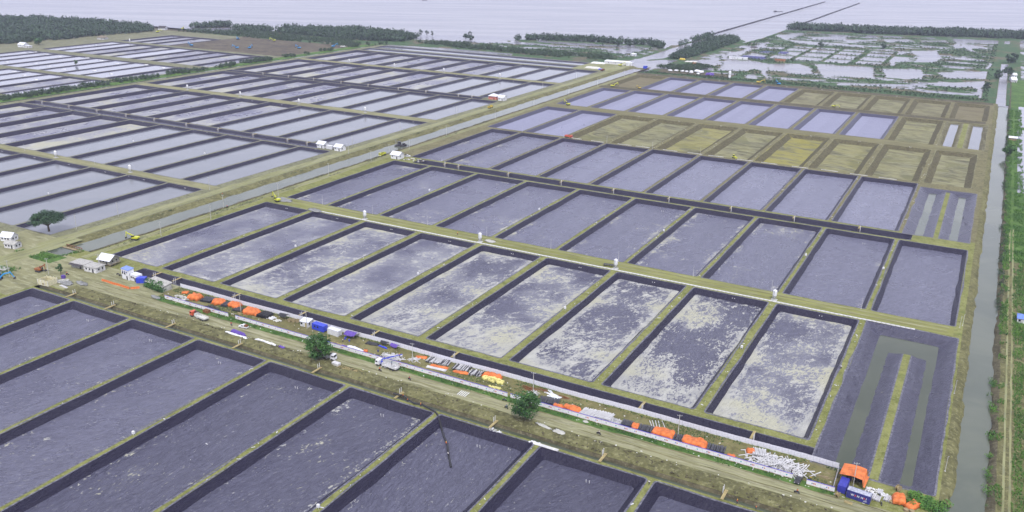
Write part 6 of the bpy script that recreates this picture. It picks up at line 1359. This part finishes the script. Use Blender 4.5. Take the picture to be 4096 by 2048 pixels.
# ================================================================== people
for k, (x, y, z, r, p, sh, hat, l) in enumerate(((183.2, -45.9, 0.05, 0.6, 'carry', hi_or, hel_y, 'worker in orange holding the hose by the plank jetty'), (186.4, -47.6, 0.05, 0.2, 'carry', hi_or, None, 'second worker carrying the black hose along the ditch'), (192.4, -47.9, 0.05, 0.1, 'carry', hi_or, hel_y, 'worker with yellow helmet where the hose bends'),
        (212.0, -61.5, -2.3, 1.0, 'stand', hi_or, hel_y, 'worker with yellow helmet standing by the hose in the pond'), (216.0, -66.5, -2.3, 1.2, 'stand', sh_wh, None, 'worker in white near the end of the hose'), (306.5, -47.6, 0.05, 0.4, 'walk', hi_re, hel_y, 'worker in red with yellow helmet walking by the ditch'),
        (312.2, -47.7, 0.05, 0.2, 'stand', hi_or, None, 'worker in orange standing at the ditch edge'), (280.2, -51.6, 0.03, 1.2, 'walk', sh_wh, None, 'person in white on the dike end south of the ditch'), (163.4, -20.6, 0.4, 2.0, 'stand', hi_or, hel_y, 'worker with yellow helmet behind the white pipe heap'),
        (134.6, -20.6, 0.04, 0.8, 'walk', sh_wh, None, 'person walking across the yard below the purple shelter'), (135.6, -16.6, 0.04, 2.8, 'stand', sh_bl, None, 'person in blue under the purple shelter'), (166.2, -29.6, 1.55, 0.6, 'stand', sh_bl, None, 'worker standing on the load of the white crane truck'),
        (341.2, -25.6, 0.04, 0.3, 'walk', trous, None, 'person in dark clothes between the navy container and the drums'), (101.4, 121.0, 0.04, 0.8, 'walk', hi_or, hel_y, 'worker in orange walking on the silo road'), (323.4, -24.6, 0.3, 2.0, 'carry', yellow_o, None, 'worker in yellow pulling pipes behind the dark pickup'),
        (317.4, -23.8, 0.3, 0.5, 'carry', trous, None, 'worker in dark clothes at the tail of the dark pickup'), (319.0, 60, 0.04, 1.5, 'walk', sh_wh, None, 'person in white walking on the dike beside the reservoir'), (376.8, 232, 0.08, 1.5, 'walk', trous, None, 'person on the path across the boundary canal'),
        (-92.5, -13.5, 0.03, 0.3, 'stand', sh_wh, None, 'person standing in front of the grey village house'), (-71, 110, 0.06, 0.3, 'stand', hi_or, None, 'person in orange on the western canal bank'), (30, 452, -2.2, 0.3, 'walk', trous, None, 'worker walking on the second fresh liner'), (18, 430, -2.2, 0.9, 'stand', sh_bl, None, 'worker standing in the second fresh liner pond'))):
    person(l, (x, y, z), r, p, sh, None, hat)
# the black hose carried from the ditch into the pond
hm_ = prop(MB().path([(178.6, -45.6, .5), (181, -46.0, .9), (183.4, -45.8, 1.2), (186.6, -47.4, 1.15), (189.5, -47.9, .7), (192.6, -47.7, 1.2), (196, -48.1, .7), (198.6, -48.3, .35), (200.4, -49.4, .3), (202.6, -51.2, -0.9), (205, -53.6, -2.1), (208.6, -57.6, -2.05), (212.2, -61.2, -1.6), (215.4, -65.4, -2.05), (217.6, -68.2, -2.0), (220.4, -71.6, -2.05)], [0.3]*5+[0.34]*5+[0.36]*6, 7).build('black_hose', black, None), 'long black hose carried by workers from the ditch into the pond', 'hose')
# ================================================================== village corner
sheet('village_yard', [(-112, 30, -42.6, -12.0), (-100, -31, -60, -42.6), (-112, -76, -12, 3)], 0.010, road_e)
wavy_sheet('village_road', 'y', -46, 8, -82, -70, 0.022, canal_road_e, 0.8, seed=41)
house('white_house', 'white gabled house at the edge beside the rain tree', (-103, -12.5, 0), 0.25, 7, 5, 2.7, white, roof_w, 'gable', 1.9, 0.5, True, 2)
house('grey_house', 'small weathered grey house in front of the white gabled house', (-90.5, -18.5, 0), 0.2, 7, 4.6, 2.6, offw, roof_g, 'gable', 1.0, 0.4, True, 2)
house('stilt_house', 'unfinished stilt house with pale roof behind the concrete sheds', (-25, -9.5, 0), 0.12, 7.4, 6.4, 2.5, plain('grey_block', (0.27, 0.26, 0.23), 0.9, 0.15, 0.25), roof_w, 'gable', 1.9, 0.7, True, 2, 1.2)
house('concrete_shed', 'low concrete shed with flat roof and awning', (-34, -18.5, 0), 0.1, 8.6, 5.4, 2.5, concrete, roof_g, 'flat', 0, 0.5, True, 2, cat='shed')
house('concrete_shed', 'second low concrete shed with white walls', (-23.8, -18.8, 0), 0.1, 8.0, 5.6, 2.7, offw, roof_g, 'flat', 0, 0.4, True, 2, cat='shed')
MB().prism([(-4.6, 2.1), (-2.7, 2.6), (-2.7, 2.68), (-4.6, 2.18)], 1, 2, (-4.2, 4.2)).build('awning', roof_d, bpy.data.objects['concrete_shed'])
hb = thing('half_built_house', 'roofless cream half-built house with white posts', 'house', (-27.6, -41.6, 0), 0.12)
for s in (-1, 1): MB().box((0, s*2.6, 1.3), (6.4, 0.16, 2.6)).build('wall', cream, hb); MB().box((s*3.2, 0, 1.3), (0.16, 5.0, 2.6)).build('wall', cream, hb)
for k in range(4):
    for s in (-1, 1): MB().box((-3.2+k*2.13, s*2.72, 1.45), (0.18, 0.1, 2.9)).build('post', white, hb)
MB().box((0, 0, 2.66), (6.6, 0.16, 0.16)).build('ring_beam', wood, hb); MB().box((0.4, -2.7, 0.9), (1.5, 0.06, 0.7)).build('wall_board', wood_d, hb)
for s in (-1, 1): MB().tube((-2.6, s*2.5, 2.6), (-2.9, s*3.6, 0), 0.05, None, 5).build('prop', wood, hb)
of = house('site_office', 'two-storey white site office with small blue windows and roof', (-0.6, -17.6, 0), -0.06, 5.6, 3.0, 5.2, white, plain('sky_blue_roof', (0.16, 0.24, 0.55), 0.5, 0.4), 'lean', 0.35, 0.25, True, 2, cat='office')
for k in range(3): MB().box((-1.6+k*1.4, -1.52, 3.9), (0.7, 0.05, 0.8)).build('window', navy, of)
house('site_cabin', 'white single-storey cabin joined to the site office', (4.8, -17.2, 0), -0.06, 5.0, 3.2, 3.2, white, roof_w, 'flat', 0, 0.1, True, 2, cat='cabin')
container('bright blue tarp-covered box at the end of the white cabin', (9.0, -17.6, 0), 0.5, bluep, 4.4, 3.0, 2.6, 0)
br = thing('barrier_row', 'row of orange water barriers in front of the site office', 'barriers', (0, 0, 0.02))
bmx = MB().prism([(-0.3, 0), (0.3, 0), (0.12, 0.5), (0.1, 0.95), (-0.1, 0.95), (-0.12, 0.5)], 1, 2, (-0.72, 0.72)).mesh('barrier', orange)
for k in range(13): place('barrier', bmx, br, (-8.4+k*1.55, -26.0-0.02*k+0.1*math.sin(k), 0), rz=0.05*math.sin(k*2))
for k in range(3): place('barrier', bmx, br, (12.0+k*0.9, -25.6+k*0.9, 0), rz=0.75)
for k, (x, y, sx_, sy, m, l) in enumerate(((-21, -36.8, 4.5, 2.0, gravel, 'flat grey gravel heap beside the half-built house'), (-14, -33.4, 4, 1.6, gravel, 'second grey gravel spread on the village road'), (30, -27.2, 3, 1.2, gravel, 'gravel spread at the start of the hoarding'), (-24, -36.2, 3, 2.4, chalk, 'pale sand heap near the purple tank'),
          (243.0, -38.8, 2.2, 1.2, chalk, 'white lime spill on the bank below the second round tree'), (236.5, -38.0, 3.2, 0.7, chalk, 'white lime trail beside the second round tree'), (247.8, -27.4, 1.0, 0.8, chalk, 'small white lump on the verge of the hoarding'), (-30, 122.5, 7, 3, gravel, 'row of pale rubble at the canal end of the silo road'), (1.5, 115.2, 5, 2.4, gravel, 'grey gravel heap on the edge of the silo road'), (123, 121, 3.4, 2.0, chalk, 'pale cement spill beside the second silo'))):
    rs = random.Random(k+90); o = place('gravel_heap', blob_mesh(rs, sx_, sy, 0.45 if m is gravel else 0.3, m, 'gravel_heap', 7, 18, 0.34), None, (x, y, 0.4 if y < -36.9 and x > 0 else 0.0), rz=-0.2); prop(o, l, 'heap')
prop(MB().box((0, 0, 0.75), (1.6, 1.4, 1.5)).box((0, 0, 1.55), (1.4, 1.2, 0.12)).build('tank', purple, None, (-27.6, -33.4, 0.03), 0.1), 'purple covered tank below the small village tree', 'tank')
cs = thing('overgrown_shed', 'shed swallowed by green creepers at the start of the fence', 'shed', (21.5, -18.0, 0), -0.1)
MB().box((0, 0, 1.3), (13, 4.6, 2.6)).build('walls', concrete, cs); MB().prism([(-2.9, 2.5), (2.9, 3.3), (2.9, 3.4), (-2.9, 2.6)], 1, 2, (-6.9, 6.9)).build('roof', roof_g, cs)
leafy(cs, 'creeper', [(-6+k*1.0, -1.6+1.2*math.sin(k), 2.0+0.5*math.cos(k*1.7), 2.0, 1.5) for k in range(12)]+[(-6+k*1.2, -2.6, 1.0, 1.6, 1.1) for k in range(11)], 110, 0.42, leaf_tree, 5)
tk = thing('concrete_tank', 'pale concrete box lying on the road bank by the tree', 'tank', (145.6, -38.0, 0.3), -0.1)
for k in range(3): MB().box((-1.1+k*1.1, 0, 0.45), (1.0, 1.9, 0.9)).build('chamber', concrete, tk); MB().box((-1.1+k*1.1, 0, 0.94), (1.04, 1.9, 0.08)).build('cover', offw, tk)
tarp('long purple tarpaulin over goods on the road bank', (91.6, -36.6, 0.2), -0.04, 9.0, 1.7, 1.3, purple, 81)
tarp('white plastic sheet spread beside the purple tarpaulin', (92, -38.0, 0.3), -0.02, 13, 1.4, 0.25, white, 82)
tarp('white and purple wrapped pipe lying along the road bank', (107.6, -37.0, 0.25), -0.03, 12, 1.1, 0.6, white, 83, name='wrapped_pipe', cat='pipe')
tarp('small purple bundle at the end of the wrapped pipe', (116.4, -37.2, 0.2), 0.0, 3.2, 1.1, 0.7, purple, 84)
pipe_pile('white pipes lying at the dike end south of the ditch', (243.0, -48.6, 0), PI/2+0.02, 1.2, 6, 9.0, 0.16, pvc, 1, 0.03, seed=85)
heap_of('sack_heap', 'sack', 'white sacks beside the pipes south of the ditch', 'sacks', (238.4, -48.4, 0), (4.4, 1.2), 12, (0.9, 0.6, 0.35), [white], 86, 0.3)
heap_of('sack_heap', 'sack', 'white pipe offcuts and sacks beside a ditch jetty', 'sacks', (223.4, -48.2, 0), (5.0, 1.6), 16, (1.4, 0.3, 0.25), [white, pvc], 87, 0.3)
pipe_pile('white poles lying beside the half-built house', (-17.6, -40.2, 0), PI/2-0.1, 1.2, 4, 6.0, 0.15, pvc, 1, 0.03, seed=88)
zs_ = thing('road_bars', 'five white bars painted across the site road', 'marking', (200.4, -32.0, 0.062), 0.0)
for k in range(5): MB().box((-1.6+k*0.8, 0, 0), (0.28, 3.4, 0.012)).build('bar', white, zs_)
# sluice at the village end of the canal
sg = thing('sluice', 'timber and steel sluice across the village end of the canal', 'sluice', (-61, -3.4, 0))
for k in range(7): MB().box((-6+k*2.0, 0, -0.2), (0.22, 0.22, 3.0)).build('pile', rust, sg)
MB().box((0, 0, 1.3), (13, 0.3, 0.25)).build('beam', rust, sg); MB().box((0, -1.4, 0.25), (14.5, 1.4, 0.18)).build('walkway', wood_d, sg)
for k in range(6): MB().box((-5+k*2.0, 0.12, -0.6), (1.7, 0.08, 1.6)).build('gate_board', rust, sg)
sheet('village_pool', [(-72, -56, -14, -5.2), (-70, -60, -62, -42)], 0.02, green_w)
sheet('village_plot', [(-69, -52, -24, -14.2)], 0.022, veg_g)
tufts('pool_weeds', 'bright green weeds around the village pool', [(-84, -22), (-58, -24), (-52, -3), (-76, -3)], 0.8, 0.75, 91, leaf_grass, fn=lambda x, y: ((x < -72) | (x > -57) | (y < -14)) & (fbm(x/5, y/5, 3) > 0.42) & (np.abs(x+76) > 5.5))
tufts('ditch_weeds', 'green weeds beside the village bridge', [(-78, -64), (-52, -64), (-54, -36), (-72, -38)], 0.8, 0.8, 92, leaf_grass, fn=lambda x, y: (fbm(x/5, y/5, 3) > 0.44) & ~((x > -70) & (x < -60) & (y < -42)))
vb = thing('small_bridge', 'short concrete bridge over the village water', 'bridge', (-65.5, -41, 0.05), 0.1)
MB().box((0, 0, 0.2), (9, 3.2, 0.25)).build('deck', concrete, vb)
for s in (-1, 1):
    MB().box((0, s*1.5, 0.75), (9, 0.12, 0.12)).build('rail', concrete, vb)
    for k in range(5): MB().box((-4+k*2.0, s*1.5, 0.5), (0.16, 0.14, 0.6)).build('rail_post', concrete, vb)
# ================================================================== pump houses and other buildings
house('pump_house', 'white gabled pump house beside the twin transformer poles', (-106.5, 249.5, 0), 0.0, 7, 6, 3.4, white, roof_w, 'gable', 1.7, 0.6, True, 1)
house('pump_house', 'white gabled pump house nearest the canal road', (-88.2, 248.5, 0), 0.0, 6.6, 6, 3.4, white, roof_w, 'gable', 1.7, 0.6, True, 1)
container('pale grey generator box between the twin pump houses', (-98, 248.0, 0.05), 0.0, greyc, 6.0, 2.6, 2.8, 0, roof_w)
prop(MB().lathe([(0.9, 0), (0.95, 0.1), (0.95, 1.9), (0.6, 2.1), (0.1, 2.15)], 14).build('water_tank', bluep, None, (-93.4, 250.5, 0.03)), 'blue plastic water tank between the twin pump houses', 'water tank')
house('pump_house', 'lone white gabled pump house beside the canal path', (-35, 251.5, 0), 0.0, 7.6, 6.4, 3.4, white, roof_w, 'gable', 1.8, 0.6, True, 1)
heap_of('rubble', 'scrap', 'pipes and rubble strewn beside the lone pump house', 'rubble', (-20, 253, 0), (16, 7), 36, (1.4, 0.5, 0.3), [white, darkm, wood_d, sackm], 93, 0.3, True)
house('pink_house', 'pink house with white hipped roof on the canal road', (-103.5, 517.5, 0), 0.0, 9, 7, 3.4, pink, roof_w, 'hip', 2.4, 0.7, True, 2)
house('pump_house', 'white gabled pump house beside the pink house', (-91.6, 514.5, 0), 0.0, 6.5, 6.5, 3.6, white, roof_w, 'gable', 2.0, 0.5, True, 1)
house('farm_house', 'white farmhouse at the end of the old pond track', (-899, 517, 0), 0.1, 12, 9, 4.0, white, roof_w, 'gable', 2.6, 0.6, True, 2)
house('farm_annexe', 'low white annexe beside the white farmhouse', (-886, 516, 0), 0.1, 9, 6, 2.8, offw, roof_w, 'flat', 0, 0.4, True, 1, cat='shed')
house('thatched_hut', 'brown roofed hut under the mangrove wood', (-897, 648, 0), 0.1, 13, 10, 3.0, offw, plain('thatch', (0.20, 0.17, 0.13), 0.9, 0.1), 'hip', 3.0, 1.0, True, 1)
house('shore_house', 'lone white house with dark roof on the shore', (-941, 803, 0), 0.3, 13, 8, 3.6, white, roof_d, 'gable', 3.0, 0.6, True, 2)
house('sluice_station', 'long white roofed pump station at the canal mouth', (-99, 846, 0.0), 0.05, 34, 9, 3.6, offw, white, 'lean', 0.8, 0.4, True, 3)
house('station_annexe', 'white block at the canal end of the pump station', (-79.5, 843, 0.0), 0.05, 8, 8, 4.2, white, roof_w, 'flat', 0, 0.2, True, 1, cat='building')
tarp('big white tarpaulin beside the pump station', (-124, 838, 0.0), 0.1, 20, 9, 1.8, white, 94)
tarp('pale tarp shelter on the track below the pump station', (-110, 789, 0.0), 0.1, 22, 8, 2.4, sackm, 95)
tarp('blue tarp at the end of the track shelter', (-95.5, 783, 0.0), 0.1, 8, 4, 1.6, bluep, 96)
prop(MB().box((0, 0, 1.5), (4.6, 4, 3.0)).box((0, 0, 3.1), (5, 4.4, 0.2)).build('kiosk', bluep, None, (-52, 829, 0.0)), 'blue kiosk on the dike across the canal mouth', 'kiosk')
for k in range(5): dup(wp, (-94+k*2.6, 822, 0), 0, '%s slim post in front of the pump station' % nth(k), 'posts at the pump station')
sheet('station_yard', [(-135, -75.6, 776, 842)], 0.06, canal_road_e)
strip('canal_dam', 'x', -78, -48, 3, [(826, -2, .5), (828, -0.3, 1), (831, -0.2, 1), (833, -2, .5)], bank_e, 0.5, seed=44)
excavator('yellow excavator in front of the pump station', (-88, 830, 0.1), 0.5, yellow_e, (55, -80), 0, 1.2)
tarp('yellow roofed shelter at the foot of the mangrove tongue', (-40, 946, -0.5), 0.2, 9, 4, 2.6, yellow_o, 97)
tarp('pale rubble sheets below the mangrove tongue', (-22, 932, -0.5), 0.3, 18, 8, 1.2, sackm, 98)
tarp('orange sheet lying by the pale rubble', (-14, 920, -0.5), 0.3, 5, 3, 1.0, orange, 99, group=TG)
TN = [(-16, 824), (-9, 828), (-1, 828), (5, 827), (13, 822), (17, 834), (24, 828), (24, 816), (10, 832)]
sheet('camp_ground', [(-30, 66, 806, 842)], -0.30, mudbank_e)
for k, (x, y) in enumerate(TN):
    big_ = k in (5, 6); s_ = 4.2 if big_ else 3.2
    rs = random.Random(k+140); o = place('white_tent', blob_mesh(rs, s_, s_*0.7, 3.6 if big_ else 2.2, white, 'white_tent', 5, 10), None, (x, y, -0.3), rz=k*0.7)
    prop(o, '%s white tarp mound from the canal in the camp under the marsh' % nth(k), 'tent', 'white mounds in the camp')
tarp('dark blue tarp heap at the end of the white mounds', (38, 820, -0.3), 0.2, 12, 7, 3.0, purple, 101)
prop(MB().lathe([(1.6, 0), (1.7, 2.6), (1.2, 4.6), (1.7, 5.0), (1.7, 8.0), (0.3, 9.2)], 12).build('water_tower', white, None, (67, 806, -0.3)), 'white water tower at the end of the camp', 'water tower')
house('pen_house', 'white jetty house among the dark fish pens', (25, 1004, -1.0), 0.25, 26, 5, 3.0, white, roof_w, 'flat', 0, 0.3, True, 3)
house('pen_house', 'brown jetty house beside the white one', (84, 1006, -1.0), 0.25, 14, 6, 3.0, wood_d, rust, 'gable', 1.6, 0.4, True, 2)
house('pen_hut', 'small hut at the corner of the fish pens', (12, 1143, -1.0), 0.2, 9, 6, 2.8, offw, roof_d, 'gable', 1.6, 0.4, True, 1)
for r_, (px, py, nx_, ny_) in enumerate(((22, 1024, 8, 3), (30, 1120, 9, 2))):
    pn = thing('fish_pens', ('dark netted fish pens beside the white jetty house', 'rows of dark netted fish pens beyond the jetty house')[r_], 'fish pens', (px, py, WATER_Z))
    fm = MB().box((0, 0, 0.3), (3.4, 10, 0.5)).mesh('pen', navy)
    for i in range(nx_):
        for j in range(ny_): place('pen', fm, pn, (i*4.6, j*13, 0))
house('bank_house', 'white roofed houses on the grassy bank by the marsh canal', (375.6, 990, -0.3), 0.1, 6, 30, 3.2, offw, roof_w, 'gable', 1.8, 0.4, True, 2)
house('bank_house', 'smaller pale house beyond the grassy bank houses', (376.4, 1034, -0.3), 0.1, 5, 18, 3.2, offw, roof_w, 'gable', 1.6, 0.4, True, 1)
house('field_hut', 'pale roofed field hut by the flooded paddies', (376.8, 588, 0.0), 0.0, 6, 7, 2.4, wood_d, roof_w, 'gable', 0.8, 0.5, False, 0)
house('blue_roof_house', 'small white house with blue roof across the boundary canal', (382.6, 150, 0.0), 0.0, 5, 6, 2.4, offw, plain('blue_roof', (0.12, 0.20, 0.55), 0.5, 0.4), 'gable', 1.0, 0.4, True, 1)
house('spit_hut', 'small white hut at the base of the spit', (-115, 948, -0.6), 0.1, 8, 6, 3.0, white, roof_w, 'hip', 1.4, 0.4, True, 1)
# ================================================================== trees standing alone
tree('wide rain tree spreading beside the village houses', (-99, 8, 0), 13.0, 9.8, 201, leaf_rain, True, 80, 110, 0.42, 0.5)
tree('round dark green tree beside the white tipper on the road bank', (137, -38.4, 0.2), 11.2, 5.8, 202, leaf_tree, False, 34, 90, 0.42, 0.34, 0.14)
tree('round dark green tree standing before the end of the hoarding', (228.6, -36.6, 0.2), 10.6, 5.4, 203, leaf_tree, False, 34, 95, 0.40, 0.32, 0.10)
tree('small slender tree on the village road', (-33, -31, 0), 5.8, 1.7, 204, leaf_tree, False, 12, 60, 0.28, 0.12, 0.3)
bu = thing('big_bush', 'large bright green bush beside the end of the boundary canal', 'bush', (356.5, -19.5, -0.4))
rs = random.Random(205); leafy(bu, 'foliage', [(rs.uniform(-5.2, 5.2), rs.uniform(-3.2, 3.4), rs.uniform(0.3, 1.4), rs.uniform(1.1, 1.8), rs.uniform(0.8, 1.3)) for _ in range(40)], 90, 0.32, leaf_grass, 206)
MB().tube((0, 0, -0.5), (0.1, 0, 1.2), 0.12, 0.06, 6).build('stem', bark, bu)
for k, (x, y, h, r, l) in enumerate(((-526, 996, 10.5, 4, 'first slim shore tree past the long mangrove block'), (-517, 1003, 9.5, 3.6, 'second slim shore tree past the long mangrove block'), (-506, 1002, 9, 3, 'third slim shore tree past the long mangrove block'), (-435, 996, 10, 6, 'broad lone tree on the open shore'), (-436, 1013, 12, 4, 'tall tree behind the broad shore tree'), (-418, 985, 8, 6, 'low rounded tree near the broad shore tree'),
        (-179, 1048, 10, 5, 'rounded tree standing in the shore ponds'), (-160, 1045, 9, 4.6, 'second rounded tree standing in the shore ponds'), (-206, 1045, 4, 2.2, 'tiny tree in the shore pond'), (372, 1193, 14, 10, 'broad tree on the far grassy bank'), (349, 884, 10, 5, 'bushy tree on the point between marsh channels'), (358, 1002, 13, 7, 'dark tree beside the grassy bank houses'), (369.5, 1030, 13, 7, 'second dark tree beside the grassy bank houses'), (98, 1239, 8, 5, 'small tree on the marsh dike'), (189, 1270, 9, 6, 'second small tree on the marsh dike'), (373.5, 519, 11, 5.5, 'leafy tree leaning over the canal below the field hut'), (-676, 441, 6, 3, 'lone dark tree on a dike between old ponds'), (-905, 545, 10, 8, 'dark tree behind the white farmhouse'))):
    tree(l, (x, y, -0.8 if y > 790 else 0), h, r, 210+k, leaf_mang if y > 790 else leaf_tree, False, 12, 40, r*0.16, 0.25, 0.15)
# ================================================================== sea works, aerators, small clutter
for x, y0, y1, l in ((-112, 1310, 2470, 'long timber breakwater running from the spit into the sea'), (-18, 1585, 2480, 'second long timber breakwater beyond the mangroves')):
    bk = thing('breakwater', l, 'breakwater', (x, y0, WATER_Z)); n = int((y1-y0)/8)
    MB().box((0, (y1-y0)/2, 1.5), (1.6, y1-y0, 0.5)).build('walkway', darkm, bk)
    pm = MB().box((0, 0, 0.2), (2.4, 1.2, 3.0)).mesh('pile', darkm)
    for k in range(n): place('pile', pm, bk, (random.Random(k).uniform(-0.3, 0.3), k*8, random.Random(k+7).uniform(-0.3, 0.5)))
strip('sunken_bund', 'y', 1330, 2460, 12, [(-100, -1.6, .5), (-97.5, -1.22, 1), (-95, -1.6, .5)], mudbank_e, 1.6, seed=45)
def boat(label, loc, rz, L, W, m):
    t = thing('barge', label, 'boat', loc, rz)
    MB().prism([(-L/2, 0.2), (-L*0.42, -0.6), (L*0.36, -0.6), (L/2, 0.9), (-L/2, 0.9)], 0, 2, (-W/2, W/2)).build('hull', m, t); MB().box((-L*0.3, 0, 1.7), (L*0.2, W*0.7, 1.8)).build('wheelhouse', m, t); MB().tube((0, 0, 0.9), (0, 0, 4), 0.12, None, 6).build('mast', greym, t)
boat('low dark barge lying off the long breakwater', (-139, 1986, WATER_Z), 0.65, 24, 5, darkm)
boat('small dark boat far out on the open sea', (-1035, 1755, WATER_Z), 0.5, 14, 4, darkm)
ar = thing('aerator', 'x', 'aerator', group='paddle aerators in the old ponds')
for s in (-1, 1): MB().box((0, s*1.1, 0.1), (2.2, 0.5, 0.35)).build('float', white, ar)
for k in range(3): 
    w_ = MB()
    for q in range(8): w_.box((0.0, 0, 0.3), (0.16, 0.7, 0.5), 0, Matrix.Rotation(q*PI/4, 3, 'Y'))
    w_.build('paddle', white, ar, (-0.9+k*0.9, 0, 0.35))
MB().tube((-1.2, 0, 0.35), (1.2, 0, 0.35), 0.06, None, 6).build('shaft', greym, ar)
blob = blob_mesh(random.Random(9), 2.8, 1.2, 0.7, plain('spray_foam', (0.72, 0.73, 0.75), 0.7, 0.3, 0.1), 'spray', 5, 10); place('spray', blob, ar, (1.8, 0, -0.25), rz=0.2)
n = 0
for i in list(range(1, 9)):
    for q in range(2):
        x = (OX[i]+OX[i+1])/2+8*(q-0.5); y = 410+70*q+7*(i % 3)
        put(ar, 'ar', (x, y, -0.9), 0.2*i, '%s paddle aerator at the %s end of a filled old pond between tracks' % (nth(i), ('near', 'far')[q])); n += 1
for i, x in enumerate((-537, -612, -652, -690)):
    put(ar, 'ar', (x, 330+12*i, -0.9), 0.3*i, '%s paddle aerator in the old ponds under the first track' % nth(i))
# white pipe pieces laid along the pipe line track
for k in range(13):
    x = 52+k*20.5+rs_.uniform(-3, 3); o = prop(MB().tube((-6, 0, 0.18), (6, 0, 0.18), 0.2, None, 8).build('long_white_pipe', pvc, None, (x, 387.6+rs_.uniform(-1, 1), 0.03), rs_.uniform(-0.05, 0.05)), '%s long white pipe laid along the pipe line track, counted from the canal' % ORD[min(k, 12)], 'pipe', 'long pipes on the pipe line')
# scraps of white plastic and offcuts on dikes and liners
lit = []; rs2 = np.random.RandomState(77)
for k in range(420):
    i = rs2.randint(0, 9); row = rs2.choice(6, p=[.12, .22, .22, .2, .14, .1]); y0, y1 = ((-120, -50), (2, 112), (130, 243), (262, 383), (391, 508), (530, 649))[row]
    dk = rs2.rand() < 0.85
    x = (EX[i]+40 if dk else EX[i]+6+rs2.rand()*28)+rs2.uniform(-0.8, 0.8); lit.append((x, rs2.uniform(y0, y1), 0.04 if dk else -2.28, rs2.rand()*3.1, 0.25+rs2.rand()**3*1.3))
m = MB()
for x, y, z, a, l in lit: m.box((x, y, z+0.06), (l, 0.12+0.3*rs2.rand(), 0.12), a)
prop(m.build('plastic_scraps', pvc), 'scattered white plastic scraps and offcuts on the dikes', kind='stuff')

# roadside rubble: clods, boards, bags and offcuts along the yard and the road bank
for nm, mm, cnt, lab, sd in (('earth_clods', mudbank_e, 700, 'dark earth clods strewn over the road bank', 301), ('roadside_litter', sackm, 300, 'pale litter and torn sacks along the storage yard', 302), ('timber_offcuts', wood_d, 160, 'weathered timber offcuts along the storage yard', 303)):
    m = MB(); r3 = random.Random(sd)
    for k in range(cnt):
        x = r3.uniform(-10, 332)
        if nm == 'earth_clods': y = r3.uniform(-43, -37); z = 0.35; d = (r3.uniform(.2, .8), r3.uniform(.2, .6), r3.uniform(.1, .4))
        elif nm == 'roadside_litter': x = r3.uniform(30, 342); y = r3.choice((r3.uniform(-25, -13.5), r3.uniform(-28.5, -25.6), r3.uniform(-38, -35))); z = 0.08; d = (r3.uniform(.1, .7), r3.uniform(.1, .5), r3.uniform(.04, .2))
        else: x = r3.uniform(30, 342); y = r3.uniform(-25, -13.5); z = 0.07; d = (r3.uniform(.6, 2.6), r3.uniform(.06, .2), .06)
        m.box((x, y, z), d, r3.uniform(0, 3.1))
    prop(m.build(nm, mm), lab, kind='stuff')
# ------------------------------------------------------------------ the air
hz = MB().box((0, 0, 85), (54000, 54000, 182)).build('haze', [], None); hz['kind'] = 'stuff'
tm = bpy.data.materials.new('haze_air'); tm.use_nodes = True; t_ = tm.node_tree; t_.nodes.clear()
mo = t_.nodes.new('ShaderNodeOutputMaterial'); pv = t_.nodes.new('ShaderNodeVolumePrincipled')
pv.inputs['Color'].default_value = (0.72, 0.75, 1.0, 1); pv.inputs['Density'].default_value = 0.00008; pv.inputs['Anisotropy'].default_value = 0.0
t_.links.new(pv.outputs[0], mo.inputs['Volume']); hz.data.materials.append(tm)
